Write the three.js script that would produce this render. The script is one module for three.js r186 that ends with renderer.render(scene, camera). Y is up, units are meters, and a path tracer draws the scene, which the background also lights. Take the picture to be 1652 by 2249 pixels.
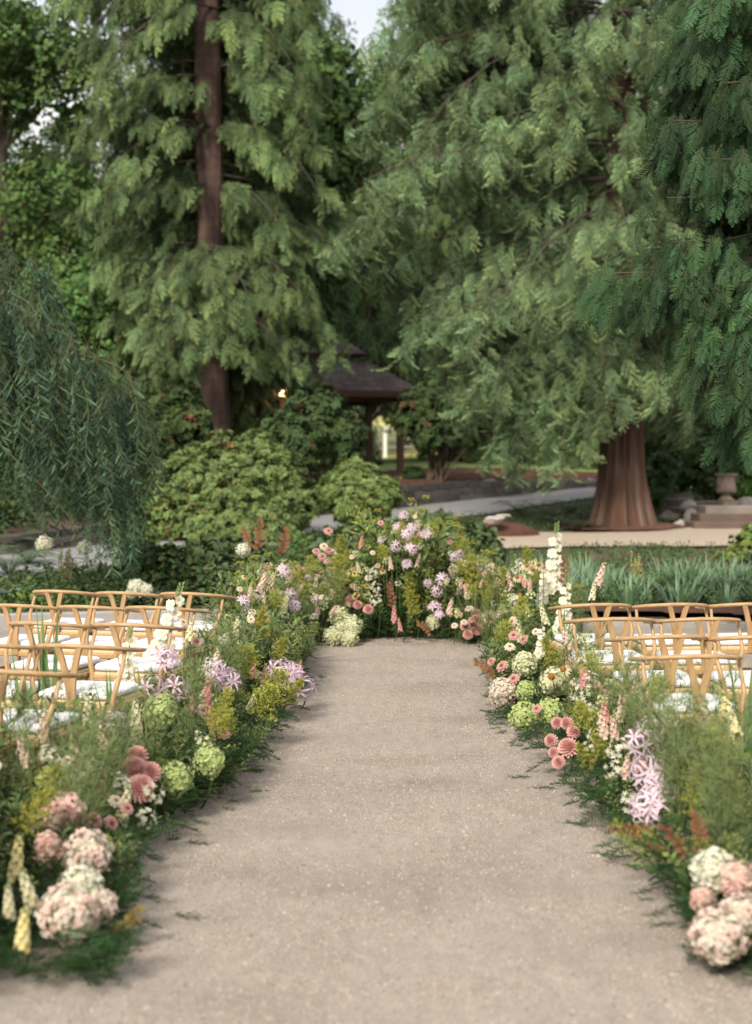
import * as THREE from 'three';
import { RoundedBoxGeometry } from 'three/addons/geometries/RoundedBoxGeometry.js';
import { mergeGeometries, mergeVertices } from 'three/addons/utils/BufferGeometryUtils.js';
import { ImprovedNoise } from 'three/addons/math/ImprovedNoise.js';

// ------------------------------------------------------------------ camera, sky, sun, exposure
const scene = new THREE.Scene();
const FRAME_W = 1652, FRAME_H = 2249, FOCAL = 3183, EYE = 1.7, HORIZON = 1030;   // the photograph measured at 1652 x 2249
const PITCH = Math.atan((FRAME_H / 2 - HORIZON) / FOCAL);
const camera = new THREE.PerspectiveCamera(2 * Math.atan(FRAME_H / 2 / FOCAL) * 180 / Math.PI, 752 / 1024, 0.1, 900);
camera.position.set(0, EYE, 0);
camera.rotation.x = -PITCH;
camera.focus = 9.8;
camera.userData.fStop = 1.75;

const renderer = new THREE.WebGLRenderer({ antialias: true });
renderer.toneMapping = THREE.LinearToneMapping;
renderer.toneMappingExposure = 1.75;
renderer.shadowMap.enabled = true;

const noise = new ImprovedNoise();
const fbm = (x, y, z = 0, o = 4) => { let s = 0, a = 0.5; for (let i = 0; i < o; i++) { s += a * noise.noise(x, y, z); x *= 2.03; y *= 2.03; z *= 2.03; a *= 0.5; } return s; };
{ // thin bright summer cloud with faint blue between
  const w = 512, h = 256, d = new Float32Array(w * h * 4);
  for (let j = 0; j < h; j++) for (let i = 0; i < w; i++) {
    const up = ((j + 0.5) / h - 0.5) * Math.PI, ro = ((i + 0.5) / w) * 2 * Math.PI, y = Math.sin(up), x = Math.cos(up) * Math.cos(ro), z = Math.cos(up) * Math.sin(ro);
    const c = THREE.MathUtils.clamp(0.95 + 1.5 * fbm(x * 2.4 + 7, y * 4, z * 2.4), 0, 1), k = (j * w + i) * 4;
    const low = 0.64 * (1 - 0.1 * Math.max(0, y));
    const b = y < 0 ? [0.30, 0.29, 0.27] : [0.62 + 0.38 * c, 0.72 + 0.27 * c, 0.92 + 0.05 * c].map((v) => v * low);
    d[k] = b[0]; d[k + 1] = b[1]; d[k + 2] = b[2]; d[k + 3] = 1;
  }
  const t = new THREE.DataTexture(d, w, h, THREE.RGBAFormat, THREE.FloatType);
  t.mapping = THREE.EquirectangularReflectionMapping; t.magFilter = THREE.LinearFilter; t.needsUpdate = true;
  scene.background = t; scene.environment = t; scene.environmentIntensity = 1;
}
const sun = new THREE.DirectionalLight(new THREE.Color().setRGB(1, 0.92, 0.78), 3.1);
sun.position.set(-13, 25, 17); sun.target.position.set(0, 0, -14);
sun.castShadow = true; sun.shadow.radius = 26; sun.shadow.mapSize.set(2048, 2048);
Object.assign(sun.shadow.camera, { left: -40, right: 40, top: 40, bottom: -40, near: 1, far: 160 });
scene.add(sun, sun.target);

// ------------------------------------------------------------------ helpers
function rng(seed) { let a = seed >>> 0; const f = () => { a |= 0; a = a + 0x6D2B79F5 | 0; let t = Math.imul(a ^ a >>> 15, 1 | a); t = t + Math.imul(t ^ t >>> 7, 61 | t) ^ t; return ((t ^ t >>> 14) >>> 0) / 4294967296; }; f.range = (a, b) => a + (b - a) * f(); f.sym = (s) => (f() * 2 - 1) * s; f.pick = (l) => l[Math.floor(f() * l.length)]; return f; }
const V = (x, y, z) => new THREE.Vector3(x, y, z);
const { clamp, lerp, smoothstep } = THREE.MathUtils;
const TAU = Math.PI * 2;
const used = new Map();
function numbered(n) { const k = used.get(n) || 0; used.set(n, k + 1); return k ? n + '_' + String(k).padStart(3, '0') : n; }
function tag(o, label, category, group, kind) { if (label) o.userData.label = label; if (category) o.userData.category = category; if (group) o.userData.group = group; if (kind) o.userData.kind = kind; return o; }
function thing(name, label, category, p = [0, 0, 0], turn = 0, group) { const o = new THREE.Group(); o.name = numbered(name); scene.add(o); o.position.set(...(p.isVector3 ? p.toArray() : p)); o.rotation.y = turn; return tag(o, label, category, group); }
function mesh(name, geo, mat, parent, kind) { const m = new THREE.Mesh(geo, mat); m.name = parent ? name : numbered(name); m.castShadow = m.receiveShadow = true; (parent || scene).add(m); if (kind) m.userData.kind = kind; return m; }
function struct(name, geo, mat) { const m = mesh(name, geo, mat); m.userData.kind = 'structure'; return m; }
function copyOf(root, p, turn = 0, label, s = 1, lean) { const r = root.clone(); r.name = numbered(root.userData.base || root.name.replace(/_\d+$/, '')); scene.add(r); r.position.copy(p); r.rotation.set(lean ? lean[0] : 0, turn, lean ? lean[1] : 0); r.scale.setScalar(s); if (label) r.userData.label = label; return r; }
// a pixel of the photograph at a given depth, or at a given height above the flat forecourt
const camDir = (px, py) => { const x = (px - FRAME_W / 2) / FOCAL, y = -(py - FRAME_H / 2) / FOCAL, c = Math.cos(PITCH), s = Math.sin(PITCH); return V(x, y * c - s, -y * s - c); };
const at = (px, py, d) => { const r = camDir(px, py); return V(0, EYE, 0).addScaledVector(r, d / -r.z); };
const atH = (px, py, h) => { const r = camDir(px, py); return V(0, EYE, 0).addScaledVector(r, (h - EYE) / r.y); };

// geometry collector with vertex colours
class Geo {
  constructor() { this.v = []; this.c = []; this.i = []; }
  get n() { return this.v.length / 3; }
  vert(p, col) { this.v.push(p.x, p.y, p.z); this.c.push(col[0], col[1], col[2]); return this.v.length / 3 - 1; }
  // a blade or leaf along local +Y, bending towards +Z
  leaf(M, len, wid, { bend = 0, segs = 3, fold = 0, col = [0.1, 0.2, 0.05], tip = col, prof = 'oval', start = 0, wave = 0 } = {}) {
    const P = V(0, 0, 0); let ang = start; const st = this.n, cols = fold ? 3 : 2, p = V(0, 0, 0);
    for (let k = 0; k <= segs; k++) {
      const t = k / segs;
      const w = wid / 2 * (prof === 'oval' ? Math.sin(Math.PI * Math.min(1, 0.1 + 0.9 * t)) : prof === 'blade' ? Math.min(1, 0.55 + t * 3) * (1 - t * t * t) + 0.02 : prof === 'petal' ? Math.pow(Math.sin(Math.PI * Math.min(0.995, 0.06 + 0.8 * t)), 0.8) : prof === 'strap' ? 0.55 + 0.45 * Math.sin(Math.PI * Math.min(1, t * 1.15)) - (t > 0.95 ? 0.4 : 0) : 1 - t * 0.96);
      const c = [lerp(col[0], tip[0], t), lerp(col[1], tip[1], t), lerp(col[2], tip[2], t)], up = fold * w + (wave ? Math.sin(k * 2.1) * wave : 0);
      for (let q = 0; q < cols; q++) {
        const sx = cols === 3 ? q - 1 : q * 2 - 1, lift = cols === 3 && q === 1 ? 0 : up;
        p.set(sx * w, P.y - Math.sin(ang) * lift, P.z + Math.cos(ang) * lift).applyMatrix4(M); this.vert(p, c);
      }
      P.y += Math.cos(ang) * len / segs; P.z += Math.sin(ang) * len / segs; ang += bend / segs;
    }
    for (let k = 0; k < segs; k++) for (let q = 0; q < cols - 1; q++) { const a = st + k * cols + q, b = a + 1, c = a + cols, d = c + 1; this.i.push(a, b, d, a, d, c); }
    return this;
  }
  tube(pts, r0, r1, sides = 5, col = [0.2, 0.15, 0.1], col2 = col, flat = 1) {
    const st = this.n, up = V(0, 1, 0), s = V(), b = V(), t = V(), p = V();
    for (let k = 0; k < pts.length; k++) {
      t.subVectors(pts[Math.min(pts.length - 1, k + 1)], pts[Math.max(0, k - 1)]).normalize();
      s.crossVectors(t, Math.abs(t.y) > 0.95 ? V(1, 0, 0) : up).normalize(); b.crossVectors(s, t);
      const f = k / (pts.length - 1), r = typeof r0 === 'function' ? r0(f) : lerp(r0, r1, f), c = [lerp(col[0], col2[0], f), lerp(col[1], col2[1], f), lerp(col[2], col2[2], f)];
      for (let q = 0; q < sides; q++) { const a = q / sides * TAU; p.copy(pts[k]).addScaledVector(s, Math.cos(a) * r).addScaledVector(b, Math.sin(a) * r * flat); this.vert(p, c); }
    }
    for (let k = 0; k < pts.length - 1; k++) for (let q = 0; q < sides; q++) { const a = st + k * sides + q, d = st + k * sides + (q + 1) % sides; this.i.push(a, d, d + sides, a, d + sides, a + sides); }
    for (const e of [0, pts.length - 1]) { const c = this.vert(pts[e], e ? col2 : col), o = st + e * sides; for (let q = 0; q < sides; q++) e ? this.i.push(c, o + q, o + (q + 1) % sides) : this.i.push(c, o + (q + 1) % sides, o + q); }
    return this;
  }
  // a lumpy ball
  ball(c, r, col, detail = 0, sy = 1, rough = 0, R = Math.random) {
    const g = mergeVertices(new THREE.IcosahedronGeometry(1, detail).deleteAttribute('uv').deleteAttribute('normal')), a = g.attributes.position, st = this.n, p = V();
    for (let k = 0; k < a.count; k++) { p.fromBufferAttribute(a, k); const q = 1 + (rough ? (R() * 2 - 1) * rough : 0); this.vert(V(c.x + p.x * r * q, c.y + p.y * r * sy * q, c.z + p.z * r * q), col); }
    for (const k of g.index.array) this.i.push(st + k);
    return this;
  }
  add(other, M) { const st = this.n, p = V(); for (let k = 0; k < other.v.length; k += 3) { p.set(other.v[k], other.v[k + 1], other.v[k + 2]).applyMatrix4(M); this.v.push(p.x, p.y, p.z); } for (const c of other.c) this.c.push(c); for (const k of other.i) this.i.push(st + k); return this; }
  build() { const g = new THREE.BufferGeometry(); g.setAttribute('position', new THREE.Float32BufferAttribute(this.v, 3)); g.setAttribute('color', new THREE.Float32BufferAttribute(this.c, 3)); g.setIndex(this.n > 65535 ? new THREE.Uint32BufferAttribute(this.i, 1) : new THREE.Uint16BufferAttribute(this.i, 1)); g.computeVertexNormals(); return g; }
}
const TM = new THREE.Matrix4(), TQ = new THREE.Quaternion();
// matrix with local Y along dir, local Z close to face
function frame(pos, dir, face, s = 1) {
  const y = dir.clone().normalize(), x = V().crossVectors(y, face).normalize(); if (x.lengthSq() < 0.01) x.set(1, 0, 0); const z = V().crossVectors(x, y);
  return new THREE.Matrix4().makeBasis(x.multiplyScalar(s), y.multiplyScalar(s), z.multiplyScalar(s)).setPosition(pos);
}
const dirOf = (az, el) => V(Math.cos(el) * Math.cos(az), Math.sin(el), Math.cos(el) * Math.sin(az));
const randDir = (R) => { const y = R.sym(1), a = R() * TAU, r = Math.sqrt(1 - y * y); return V(r * Math.cos(a), y, r * Math.sin(a)); };
const spline = (pts, n) => new THREE.CatmullRomCurve3(pts).getPoints(n);
function instanced(name, geo, mat, list, parent) { // list of [matrix, r, g, b]
  const m = new THREE.InstancedMesh(geo, mat, list.length); m.name = parent ? name : numbered(name); m.castShadow = m.receiveShadow = true; const c = new THREE.Color();
  list.forEach((e, k) => { m.setMatrixAt(k, e[0]); m.setColorAt(k, c.setRGB(e[1], e[2], e[3])); });
  (parent || scene).add(m); m.userData.kind = 'stuff'; return m;
}
const tint = (R, lo, hi, warm = 0.12) => { const b = R.range(lo, hi), w = R.sym(warm); return [b * (1 + w), b, b * (1 - w * 1.2)]; };

// ------------------------------------------------------------------ materials
const leafMat = (o = {}) => new THREE.MeshPhysicalMaterial({ vertexColors: true, roughness: 0.62, transmission: 0.32, thickness: 0, specularIntensity: 0.4, side: THREE.DoubleSide, ...o });
const M = {
  leaf: leafMat(), needle: leafMat({ roughness: 0.75, transmission: 0.2 }), petal: leafMat({ roughness: 0.85, transmission: 0.38 }), gloss: leafMat({ roughness: 0.42, transmission: 0.2 }),
  bark: new THREE.MeshStandardMaterial({ vertexColors: true, roughness: 0.95 }), plain: new THREE.MeshStandardMaterial({ vertexColors: true, roughness: 0.8 }),
};
function texture(size, fn, srgb) { // fn(u, v, x, y) -> [r, g, b] 0..1 linear
  const d = new Uint8Array(size * size * 4), enc = (v) => Math.round(255 * clamp(srgb ? (v <= 0.0031308 ? v * 12.92 : 1.055 * Math.pow(v, 1 / 2.4) - 0.055) : v, 0, 1));
  for (let y = 0; y < size; y++) for (let x = 0; x < size; x++) { const c = fn(x / size, y / size, x, y), k = (y * size + x) * 4; d[k] = enc(c[0]); d[k + 1] = enc(c[1]); d[k + 2] = enc(c[2]); d[k + 3] = 255; }
  const t = new THREE.DataTexture(d, size, size); t.wrapS = t.wrapT = THREE.RepeatWrapping; t.magFilter = THREE.LinearFilter; t.minFilter = THREE.LinearMipmapLinearFilter; t.generateMipmaps = true; if (srgb) t.colorSpace = THREE.SRGBColorSpace; t.needsUpdate = true; return t;
}
// noise that repeats at the edges of the texture
const tileNoise = (u, v, f, seed) => { const a = u * TAU, b = v * TAU, r = f / TAU; return noise.noise(Math.cos(a) * r + seed, Math.sin(a) * r + seed * 1.7, Math.cos(b) * r) * 0.6 + noise.noise(Math.sin(b) * r + seed, Math.cos(a) * r + 3.1, Math.sin(a) * r - seed) * 0.6; };

// ------------------------------------------------------------------ terrain
const WALL_LINE = [[-60, -8], [-16, -19], [-6.7, -26.5], [-1.5, -38], [0.7, -41], [7.1, -50], [14, -54], [60, -62]];
function wallZ(x) { for (let k = 0; k < WALL_LINE.length - 1; k++) { const [a, b] = [WALL_LINE[k], WALL_LINE[k + 1]]; if (x <= b[0] || k === WALL_LINE.length - 2) return lerp(a[1], b[1], (x - a[0]) / (b[0] - a[0])); } }
const wallTall = (x) => x < -6.7 ? 0.34 : x < -1 ? lerp(0.34, 0.62, (x + 6.7) / 5.7) : x < 2 ? 0.62 : lerp(0.62, 0.26, clamp((x - 2) / 6, 0, 1));
const front = (d) => d < 19 ? 0 : d < 33 ? 0.02 * (d - 19) : 0.28 + 0.045 * (Math.min(d, 62) - 33);
function groundY(x, z) {
  const wz = wallZ(x), s = wz - z, d = -z;
  if (s <= 0) return front(d) + (d > 19 ? 0.02 * noise.noise(x * 0.6, z * 0.6, 3) * Math.min(1, (d - 19) / 4) : 0);
  const a = lerp(0.17, 0.05, smoothstep(x, -7, -1));
  return front(-wz) + wallTall(x) * Math.min(1, s / 0.25) + 6 * a * (1 - Math.exp(-s / 6)) + 0.02 * s + (d > 80 ? 0.06 * (d - 80) * Math.min(1, (d - 80) / 20) : 0);
}
const ground = (px, py) => { const r = camDir(px, py); let d = 3; for (; d < 160; d += 0.05) { const k = d / -r.z; if (EYE + r.y * k <= groundY(r.x * k, -d)) break; } return V(r.x * d / -r.z, groundY(r.x * d / -r.z, -d), -d); };
const onGround = (x, z, dy = 0) => V(x, groundY(x, z) + dy, z);

function sheet(xs, zs, height, lift, keep, colour) { // a draped sheet with uv in metres
  const pos = [], uv = [], idx = [], col = [], id = new Map(), key = (i, j) => i * 10000 + j;
  const get = (i, j) => { const k = key(i, j); if (!id.has(k)) { id.set(k, pos.length / 3); const x = xs[i], z = zs[j]; pos.push(x, height(x, z) + lift, z); uv.push(x, -z); const c = colour ? colour(x, z) : [1, 1, 1]; col.push(...c); } return id.get(k); };
  for (let i = 0; i < xs.length - 1; i++) for (let j = 0; j < zs.length - 1; j++) {
    if (keep && !keep((xs[i] + xs[i + 1]) / 2, (zs[j] + zs[j + 1]) / 2)) continue;
    const a = get(i, j), b = get(i + 1, j), c = get(i + 1, j + 1), e = get(i, j + 1); idx.push(a, b, c, a, c, e);
  }
  const g = new THREE.BufferGeometry(); g.setAttribute('position', new THREE.Float32BufferAttribute(pos, 3)); g.setAttribute('uv', new THREE.Float32BufferAttribute(uv, 2)); g.setAttribute('color', new THREE.Float32BufferAttribute(col, 3)); g.setIndex(idx); g.computeVertexNormals(); return g;
}
const span = (a, b, s) => { const o = [], n = Math.round(Math.abs(b - a) / s); for (let k = 0; k <= n; k++) o.push(lerp(a, b, k / n)); return o; };
function ribbon(line, width, lift, n = 60, across = 6) { // a draped path along a line of [x, z]
  const pts = spline(line.map(([x, z]) => V(x, 0, z)), n), pos = [], uv = [], idx = []; let run = 0;
  pts.forEach((p, k) => {
    const t = V().subVectors(pts[Math.min(n, k + 1)], pts[Math.max(0, k - 1)]).normalize(), s = V(-t.z, 0, t.x); if (k) run += p.distanceTo(pts[k - 1]);
    const w = (typeof width === 'function' ? width(k / n) : width);
    for (let q = 0; q <= across; q++) { const o = (q / across - 0.5) * w * (1 + 0.06 * noise.noise(run * 0.7, q > across / 2 ? 9 : 2, 0)), x = p.x + s.x * o, z = p.z + s.z * o; pos.push(x, groundY(x, z) + lift, z); uv.push(o, run); }
  });
  for (let k = 0; k < n; k++) for (let q = 0; q < across; q++) { const a = k * (across + 1) + q, b = a + across + 1; idx.push(a, a + 1, b + 1, a, b + 1, b); }
  const g = new THREE.BufferGeometry(); g.setAttribute('position', new THREE.Float32BufferAttribute(pos, 3)); g.setAttribute('uv', new THREE.Float32BufferAttribute(uv, 2)); g.setIndex(idx); g.computeVertexNormals(); return g;
}

const gravelRng = rng(11);
const gravelMap = texture(1024, (u, v) => {
  const n = 0.5 + 0.55 * tileNoise(u, v, 34, 1), f = gravelRng(), m = 0.5 + 0.5 * tileNoise(u, v, 6, 5);
  let b = 0.78 + 0.24 * n + 0.5 * (f - 0.5) + 0.05 * m; if (f > 0.965) b *= 1.35; if (f < 0.07) b *= 0.5;
  return [0.345 * b, (0.288 + 0.010 * n) * b, (0.244 + 0.016 * m) * b];
}, true);
const gravelBump = texture(1024, (u, v) => { const h = 0.5 + 0.4 * tileNoise(u, v, 60, 2) + 0.6 * (gravelRng() - 0.5); return [h, h, h]; });
gravelMap.repeat.set(1 / 2.3, 1 / 2.3); gravelBump.repeat.copy(gravelMap.repeat);
const gravelMat = new THREE.MeshStandardMaterial({ map: gravelMap, bumpMap: gravelBump, bumpScale: 0.006, roughness: 0.97, vertexColors: true });
const soilRng = rng(12);
const soilMap = texture(512, (u, v) => { const n = 0.5 + 0.6 * tileNoise(u, v, 22, 4), f = soilRng(), g = smoothstep(tileNoise(u, v, 9, 8), -0.1, 0.3), b = 0.6 + 0.5 * n + 0.5 * (f - 0.5); return [lerp(0.10, 0.05, g) * b, lerp(0.062, 0.075, g) * b, lerp(0.04, 0.028, g) * b]; }, true);
soilMap.repeat.set(0.5, 0.5);
const soilMat = new THREE.MeshStandardMaterial({ map: soilMap, roughness: 1 });
const mulchMap = texture(512, (u, v) => { const n = 0.5 + 0.7 * tileNoise(u, v * 0.999, 40, 6), f = soilRng(), b = 0.55 + 0.6 * n + 0.7 * (f - 0.5); return [0.165 * b, 0.066 * b, 0.040 * b]; }, true); mulchMap.repeat.set(0.6, 0.6);
const mulchBump = texture(256, () => { const h = soilRng(); return [h, h, h]; }); mulchBump.repeat.set(1.3, 1.3);
const mulchMat = new THREE.MeshStandardMaterial({ map: mulchMap, bumpMap: mulchBump, bumpScale: 0.03, roughness: 1 });
const lawnMap = texture(512, (u, v) => { const n = 0.5 + 0.6 * tileNoise(u, v, 12, 3), f = soilRng(), b = 0.7 + 0.4 * n + 0.5 * (f - 0.5); return [0.25 * b, 0.32 * b, 0.10 * b]; }, true); lawnMap.repeat.set(0.3, 0.3);
const lawnMat = new THREE.MeshStandardMaterial({ map: lawnMap, roughness: 1 });
const meadowMap = texture(256, (u, v) => { const n = 0.5 + 0.6 * tileNoise(u, v, 12, 3), b = 0.75 + 0.4 * n + 0.3 * (soilRng() - 0.5); return [0.42 * b, 0.40 * b, 0.14 * b]; }, true); meadowMap.repeat.set(0.1, 0.1);
const meadowMat = new THREE.MeshStandardMaterial({ map: meadowMap, roughness: 1 });
const pavingMap = texture(512, (u, v) => { const n = 0.5 + 0.5 * tileNoise(u, v, 16, 7), b = 0.82 + 0.25 * n + 0.25 * (soilRng() - 0.5); return [0.25 * b, 0.245 * b, 0.25 * b]; }, true); pavingMap.repeat.set(0.5, 0.5);
const pavingMat = new THREE.MeshStandardMaterial({ map: pavingMap, roughness: 0.95 });
const paleMat = new THREE.MeshStandardMaterial({ map: gravelMap, bumpMap: gravelBump, bumpScale: 0.006, roughness: 0.97, color: new THREE.Color().setRGB(1.3, 1.24, 1.14) });

{ // the land out to the horizon
  const xs = [-700, -400, -220, -120, -80, ...span(-60, -14, 2), ...span(-13, 13, 0.5), ...span(14, 60, 2), 80, 120, 220, 400, 700];
  const zs = [60, 30, 15, ...span(8, -14, 2), ...span(-15, -62, 0.4), ...span(-64, -140, 3), -180, -260, -400, -800];
  struct('ground', sheet(xs, zs, (x, z) => groundY(x, z), -0.03), soilMat);
}
// round gravel forecourt with the kerb at its far edge
const COURT = { x: 0, z: -2.6, r: 13.2 };
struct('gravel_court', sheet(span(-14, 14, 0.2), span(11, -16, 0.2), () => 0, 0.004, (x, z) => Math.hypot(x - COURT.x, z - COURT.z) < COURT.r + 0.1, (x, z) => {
  const tone = 1 - 0.15 * smoothstep(fbm(x * 0.35 + 3, z * 1.1, 2), 0.0, 0.28) - 0.16 * smoothstep(fbm(x * 1.2, z * 2.2, 7), 0.03, 0.3) + 0.12 * fbm(x * 3, z * 4, 1);  // soft darker blotches varying the gravel colour
  return [tone, tone * (0.99 + 0.01 * tone), tone * (0.94 + 0.06 * tone)];
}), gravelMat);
{ // loose stones that stand proud of it
  const R = rng(13), g = new THREE.IcosahedronGeometry(1, 0), list = [], e = new THREE.Euler(), s = V(), q = new THREE.Quaternion();
  for (let k = 0; k < 120000; k++) {
    const z = -4.0 - Math.pow(R(), 1.3) * 11.6, x = R.range(-1.7, 2.1), r = R.range(0.0018, 0.0042) * (R() < 0.05 ? 1.7 : 1), w = R.range(0.5, 1.4), warm = R.sym(0.06);
    if (fbm(x * 1.1, z * 1.6, 4) < R.range(-0.35, 0.12)) continue;
    q.setFromEuler(e.set(R() * 6, R() * 6, R() * 6)); s.set(r * R.range(0.8, 1.4), r * 0.75, r * R.range(0.8, 1.3));
    list.push([new THREE.Matrix4().compose(V(x, 0.005, z), q, s), 0.345 * w * (1 + warm), 0.29 * w, 0.245 * w * (1 - warm)]);
  }
  tag(instanced('gravel', g, new THREE.MeshStandardMaterial({ roughness: 0.9 }), list), 'loose beige gravel scattered over the aisle', 'gravel');
}
function kerbRun(name, a0, a1, n, r, tall, deep, label, cx = COURT.x, cz = COURT.z, y0 = -0.02) { // curved kerb of separate stones
  const t = thing(name, label, 'kerb', [cx, 0, cz]); const mat = new THREE.MeshStandardMaterial({ map: kerbMap, roughness: 0.95 });
  for (let k = 0; k < n; k++) {
    const g = new THREE.BufferGeometry(), pos = [], uv = [], idx = [], from = lerp(a0, a1, (k + 0.006) / n), to = lerp(a0, a1, (k + 0.994) / n), m = 6, b = 0.012;
    const prof = [[0, 0], [0, tall - b], [b, tall], [deep - b, tall], [deep, tall - b], [deep, 0]];
    for (let q = 0; q <= m; q++) { const a = lerp(from, to, q / m); for (const [o, y] of prof) { pos.push(Math.cos(a) * (r + o), y0 + y, Math.sin(a) * (r + o)); uv.push(a * r, y + o); } }
    for (let q = 0; q < m; q++) for (let p = 0; p < 5; p++) { const i = q * 6 + p; idx.push(i, i + 1, i + 7, i, i + 7, i + 6); }
    for (const q of [0, m]) for (let p = 1; p < 5; p++) idx.push(q * 6, q * 6 + p, q * 6 + p + 1);
    g.setAttribute('position', new THREE.Float32BufferAttribute(pos, 3)); g.setAttribute('uv', new THREE.Float32BufferAttribute(uv, 2)); g.setIndex(idx);
    const flat = g.toNonIndexed(); flat.computeVertexNormals(); mesh('kerb_stone', flat, mat, t);
  }
  return t;
}
const kerbMap = texture(256, (u, v) => { const n = 0.5 + 0.6 * tileNoise(u, v, 10, 9), b = 0.8 + 0.3 * n + 0.2 * (soilRng() - 0.5); return [0.33 * b, 0.315 * b, 0.30 * b]; }, true); kerbMap.repeat.set(1.2, 1.2);
{
  const ang = (x) => Math.atan2(-Math.sqrt(COURT.r ** 2 - x * x), x);
  kerbRun('stone_kerb', ang(-9), ang(-1.1), 9, COURT.r, 0.19, 0.16, 'grey stone kerb curving behind the front row of chairs on the left');
  kerbRun('stone_kerb', ang(1.6), ang(9), 10, COURT.r, 0.10, 0.16, 'low grey stone kerb behind the front row of chairs on the right');
  kerbRun('stone_kerb', -1.22, -0.55, 8, COURT.r + 1.1, 0.10, 0.14, 'pale curved edging stones below the mulch on the right');
}
// paths
struct('paved_path', ribbon([[-16, -16.5], [-10, -19.5], [-6.2, -23.6], [-3.2, -29.5], [-1.0, -35.2], [1.6, -38.8], [5.0, -44.8], [8.5, -49.5], [16, -51.5]], (t) => lerp(4.6, 3.0, Math.min(1, t * 1.8)), 0.02, 120, 8), pavingMat);
struct('gravel_path', ribbon([[1.6, -29.8], [3.4, -30.2], [5.2, -30.4], [7.0, -30.6], [8.6, -32.0], [12, -33.0], [18, -32]], 4.4, 0.02, 80, 8), paleMat);
// terrace: mulch, lawn, meadow
struct('mulch_bed', sheet(span(-12, 9.5, 0.3), span(-22, -56, 0.3), groundY, 0.03, (x, z) => { const s = wallZ(x) - z; return x > -2.2 && s > 0.3 && s < (x > -1 ? 7.5 - 0.9 * Math.max(0, x - 4) : 9) + 0.6 * noise.noise(x, z, 1); }), mulchMat);
struct('mulch_mound', (() => { const g = new THREE.SphereGeometry(1, 28, 12, 0, TAU, 0, Math.PI / 2); g.scale(0.85, 0.34, 0.7); const p = onGround(2.75, -31.6, -0.05); g.translate(p.x, p.y, p.z); return g; })(), mulchMat);
struct('mulch_strip', sheet(span(1.6, 9, 0.25), span(-13, -18, 0.2), () => 0, 0.05, (x, z) => { const r = Math.hypot(x, z + 2.6); return r > 14.5 && r < 15.3; }), mulchMat);
struct('needle_litter', (() => { const g = new THREE.CircleGeometry(1, 40); g.rotateX(-Math.PI / 2); const a = g.attributes.position; for (let k = 0; k < a.count; k++) { const x = 5.76 + a.getX(k) * (1.45 + 0.3 * noise.noise(a.getX(k) * 2, a.getZ(k) * 2, 3)), z = -34 + a.getZ(k) * (1.3 + 0.4 * noise.noise(a.getX(k) * 2, 4, a.getZ(k) * 2)); a.setXYZ(k, x, groundY(x, z) + 0.05 + 0.12 * (1 - Math.hypot(a.getX(k), a.getZ(k))), z); } g.computeVertexNormals(); return g; })(), mulchMat);
struct('lawn', sheet(span(-30, 34, 0.8), span(-44, -77, 0.5), groundY, 0.04, (x, z) => { const s = wallZ(x) - z; return s > (x > -1 ? 7.3 - 0.9 * Math.max(0, Math.min(x, 9) - 4) : 8.8); }), lawnMat);
struct('meadow', sheet(span(-60, 60, 2), span(-78, -130, 2), groundY, 0.05), meadowMat);

// ------------------------------------------------------------------ retaining wall of rough dark blocks
{
  const t = thing('retaining_wall', 'long dark retaining wall of rough blocks holding back the red mulch bed', 'wall', [0, 0, 0]); const R = rng(21);
  const mats = [0.07, 0.095, 0.055].map((v) => new THREE.MeshStandardMaterial({ color: new THREE.Color().setRGB(v * 1.12, v * 0.98, v * 0.84), roughness: 0.95 }));
  const base = [0, 1, 2, 3].map(() => { const g = new RoundedBoxGeometry(1, 1, 1, 1, 0.06), a = g.attributes.position; const n = R() * 9; for (let k = 0; k < a.count; k++) a.setXYZ(k, a.getX(k) + 0.04 * noise.noise(a.getX(k) * 3, a.getY(k) * 3 + n, a.getZ(k) * 3), a.getY(k) + 0.05 * noise.noise(a.getX(k) * 3, a.getY(k) * 3, n), a.getZ(k) + 0.08 * noise.noise(n, a.getX(k) * 3, a.getY(k) * 3)); g.computeVertexNormals(); return g; });
  const far = [];
  for (let k = 1; k < WALL_LINE.length - 1; k++) {
    const a = V(WALL_LINE[k][0], 0, WALL_LINE[k][1]), b = V(WALL_LINE[k + 1][0], 0, WALL_LINE[k + 1][1]); if (b.x > 20) break;
    const L = a.distanceTo(b), turn = Math.atan2(-(b.z - a.z), b.x - a.x);
    for (let row = 0; row < 3; row++) for (let s = row % 2 ? -0.3 : 0; s < L - 0.05;) {
      const w = R.range(0.5, 0.95), x = lerp(a.x, b.x, (s + w / 2) / L), z = lerp(a.z, b.z, (s + w / 2) / L), h = wallTall(x) / 3 * 1.06;
      if (s + w < L + 0.2) { const y = groundY(x + 0.4, z + 0.9) + (row + 0.5) * h * 0.99; const g = R.pick(base), m = mesh('stone_block', g, R.pick(mats), t); m.position.set(x, y, z + 0.14 - row * 0.03); m.rotation.y = turn; m.scale.set(w * 0.985, h * 0.97, 0.42); if (x < -9 || x > 12) far.push(m); }
      s += w;
    }
  }
  for (const m of far) t.remove(m);
}

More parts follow.
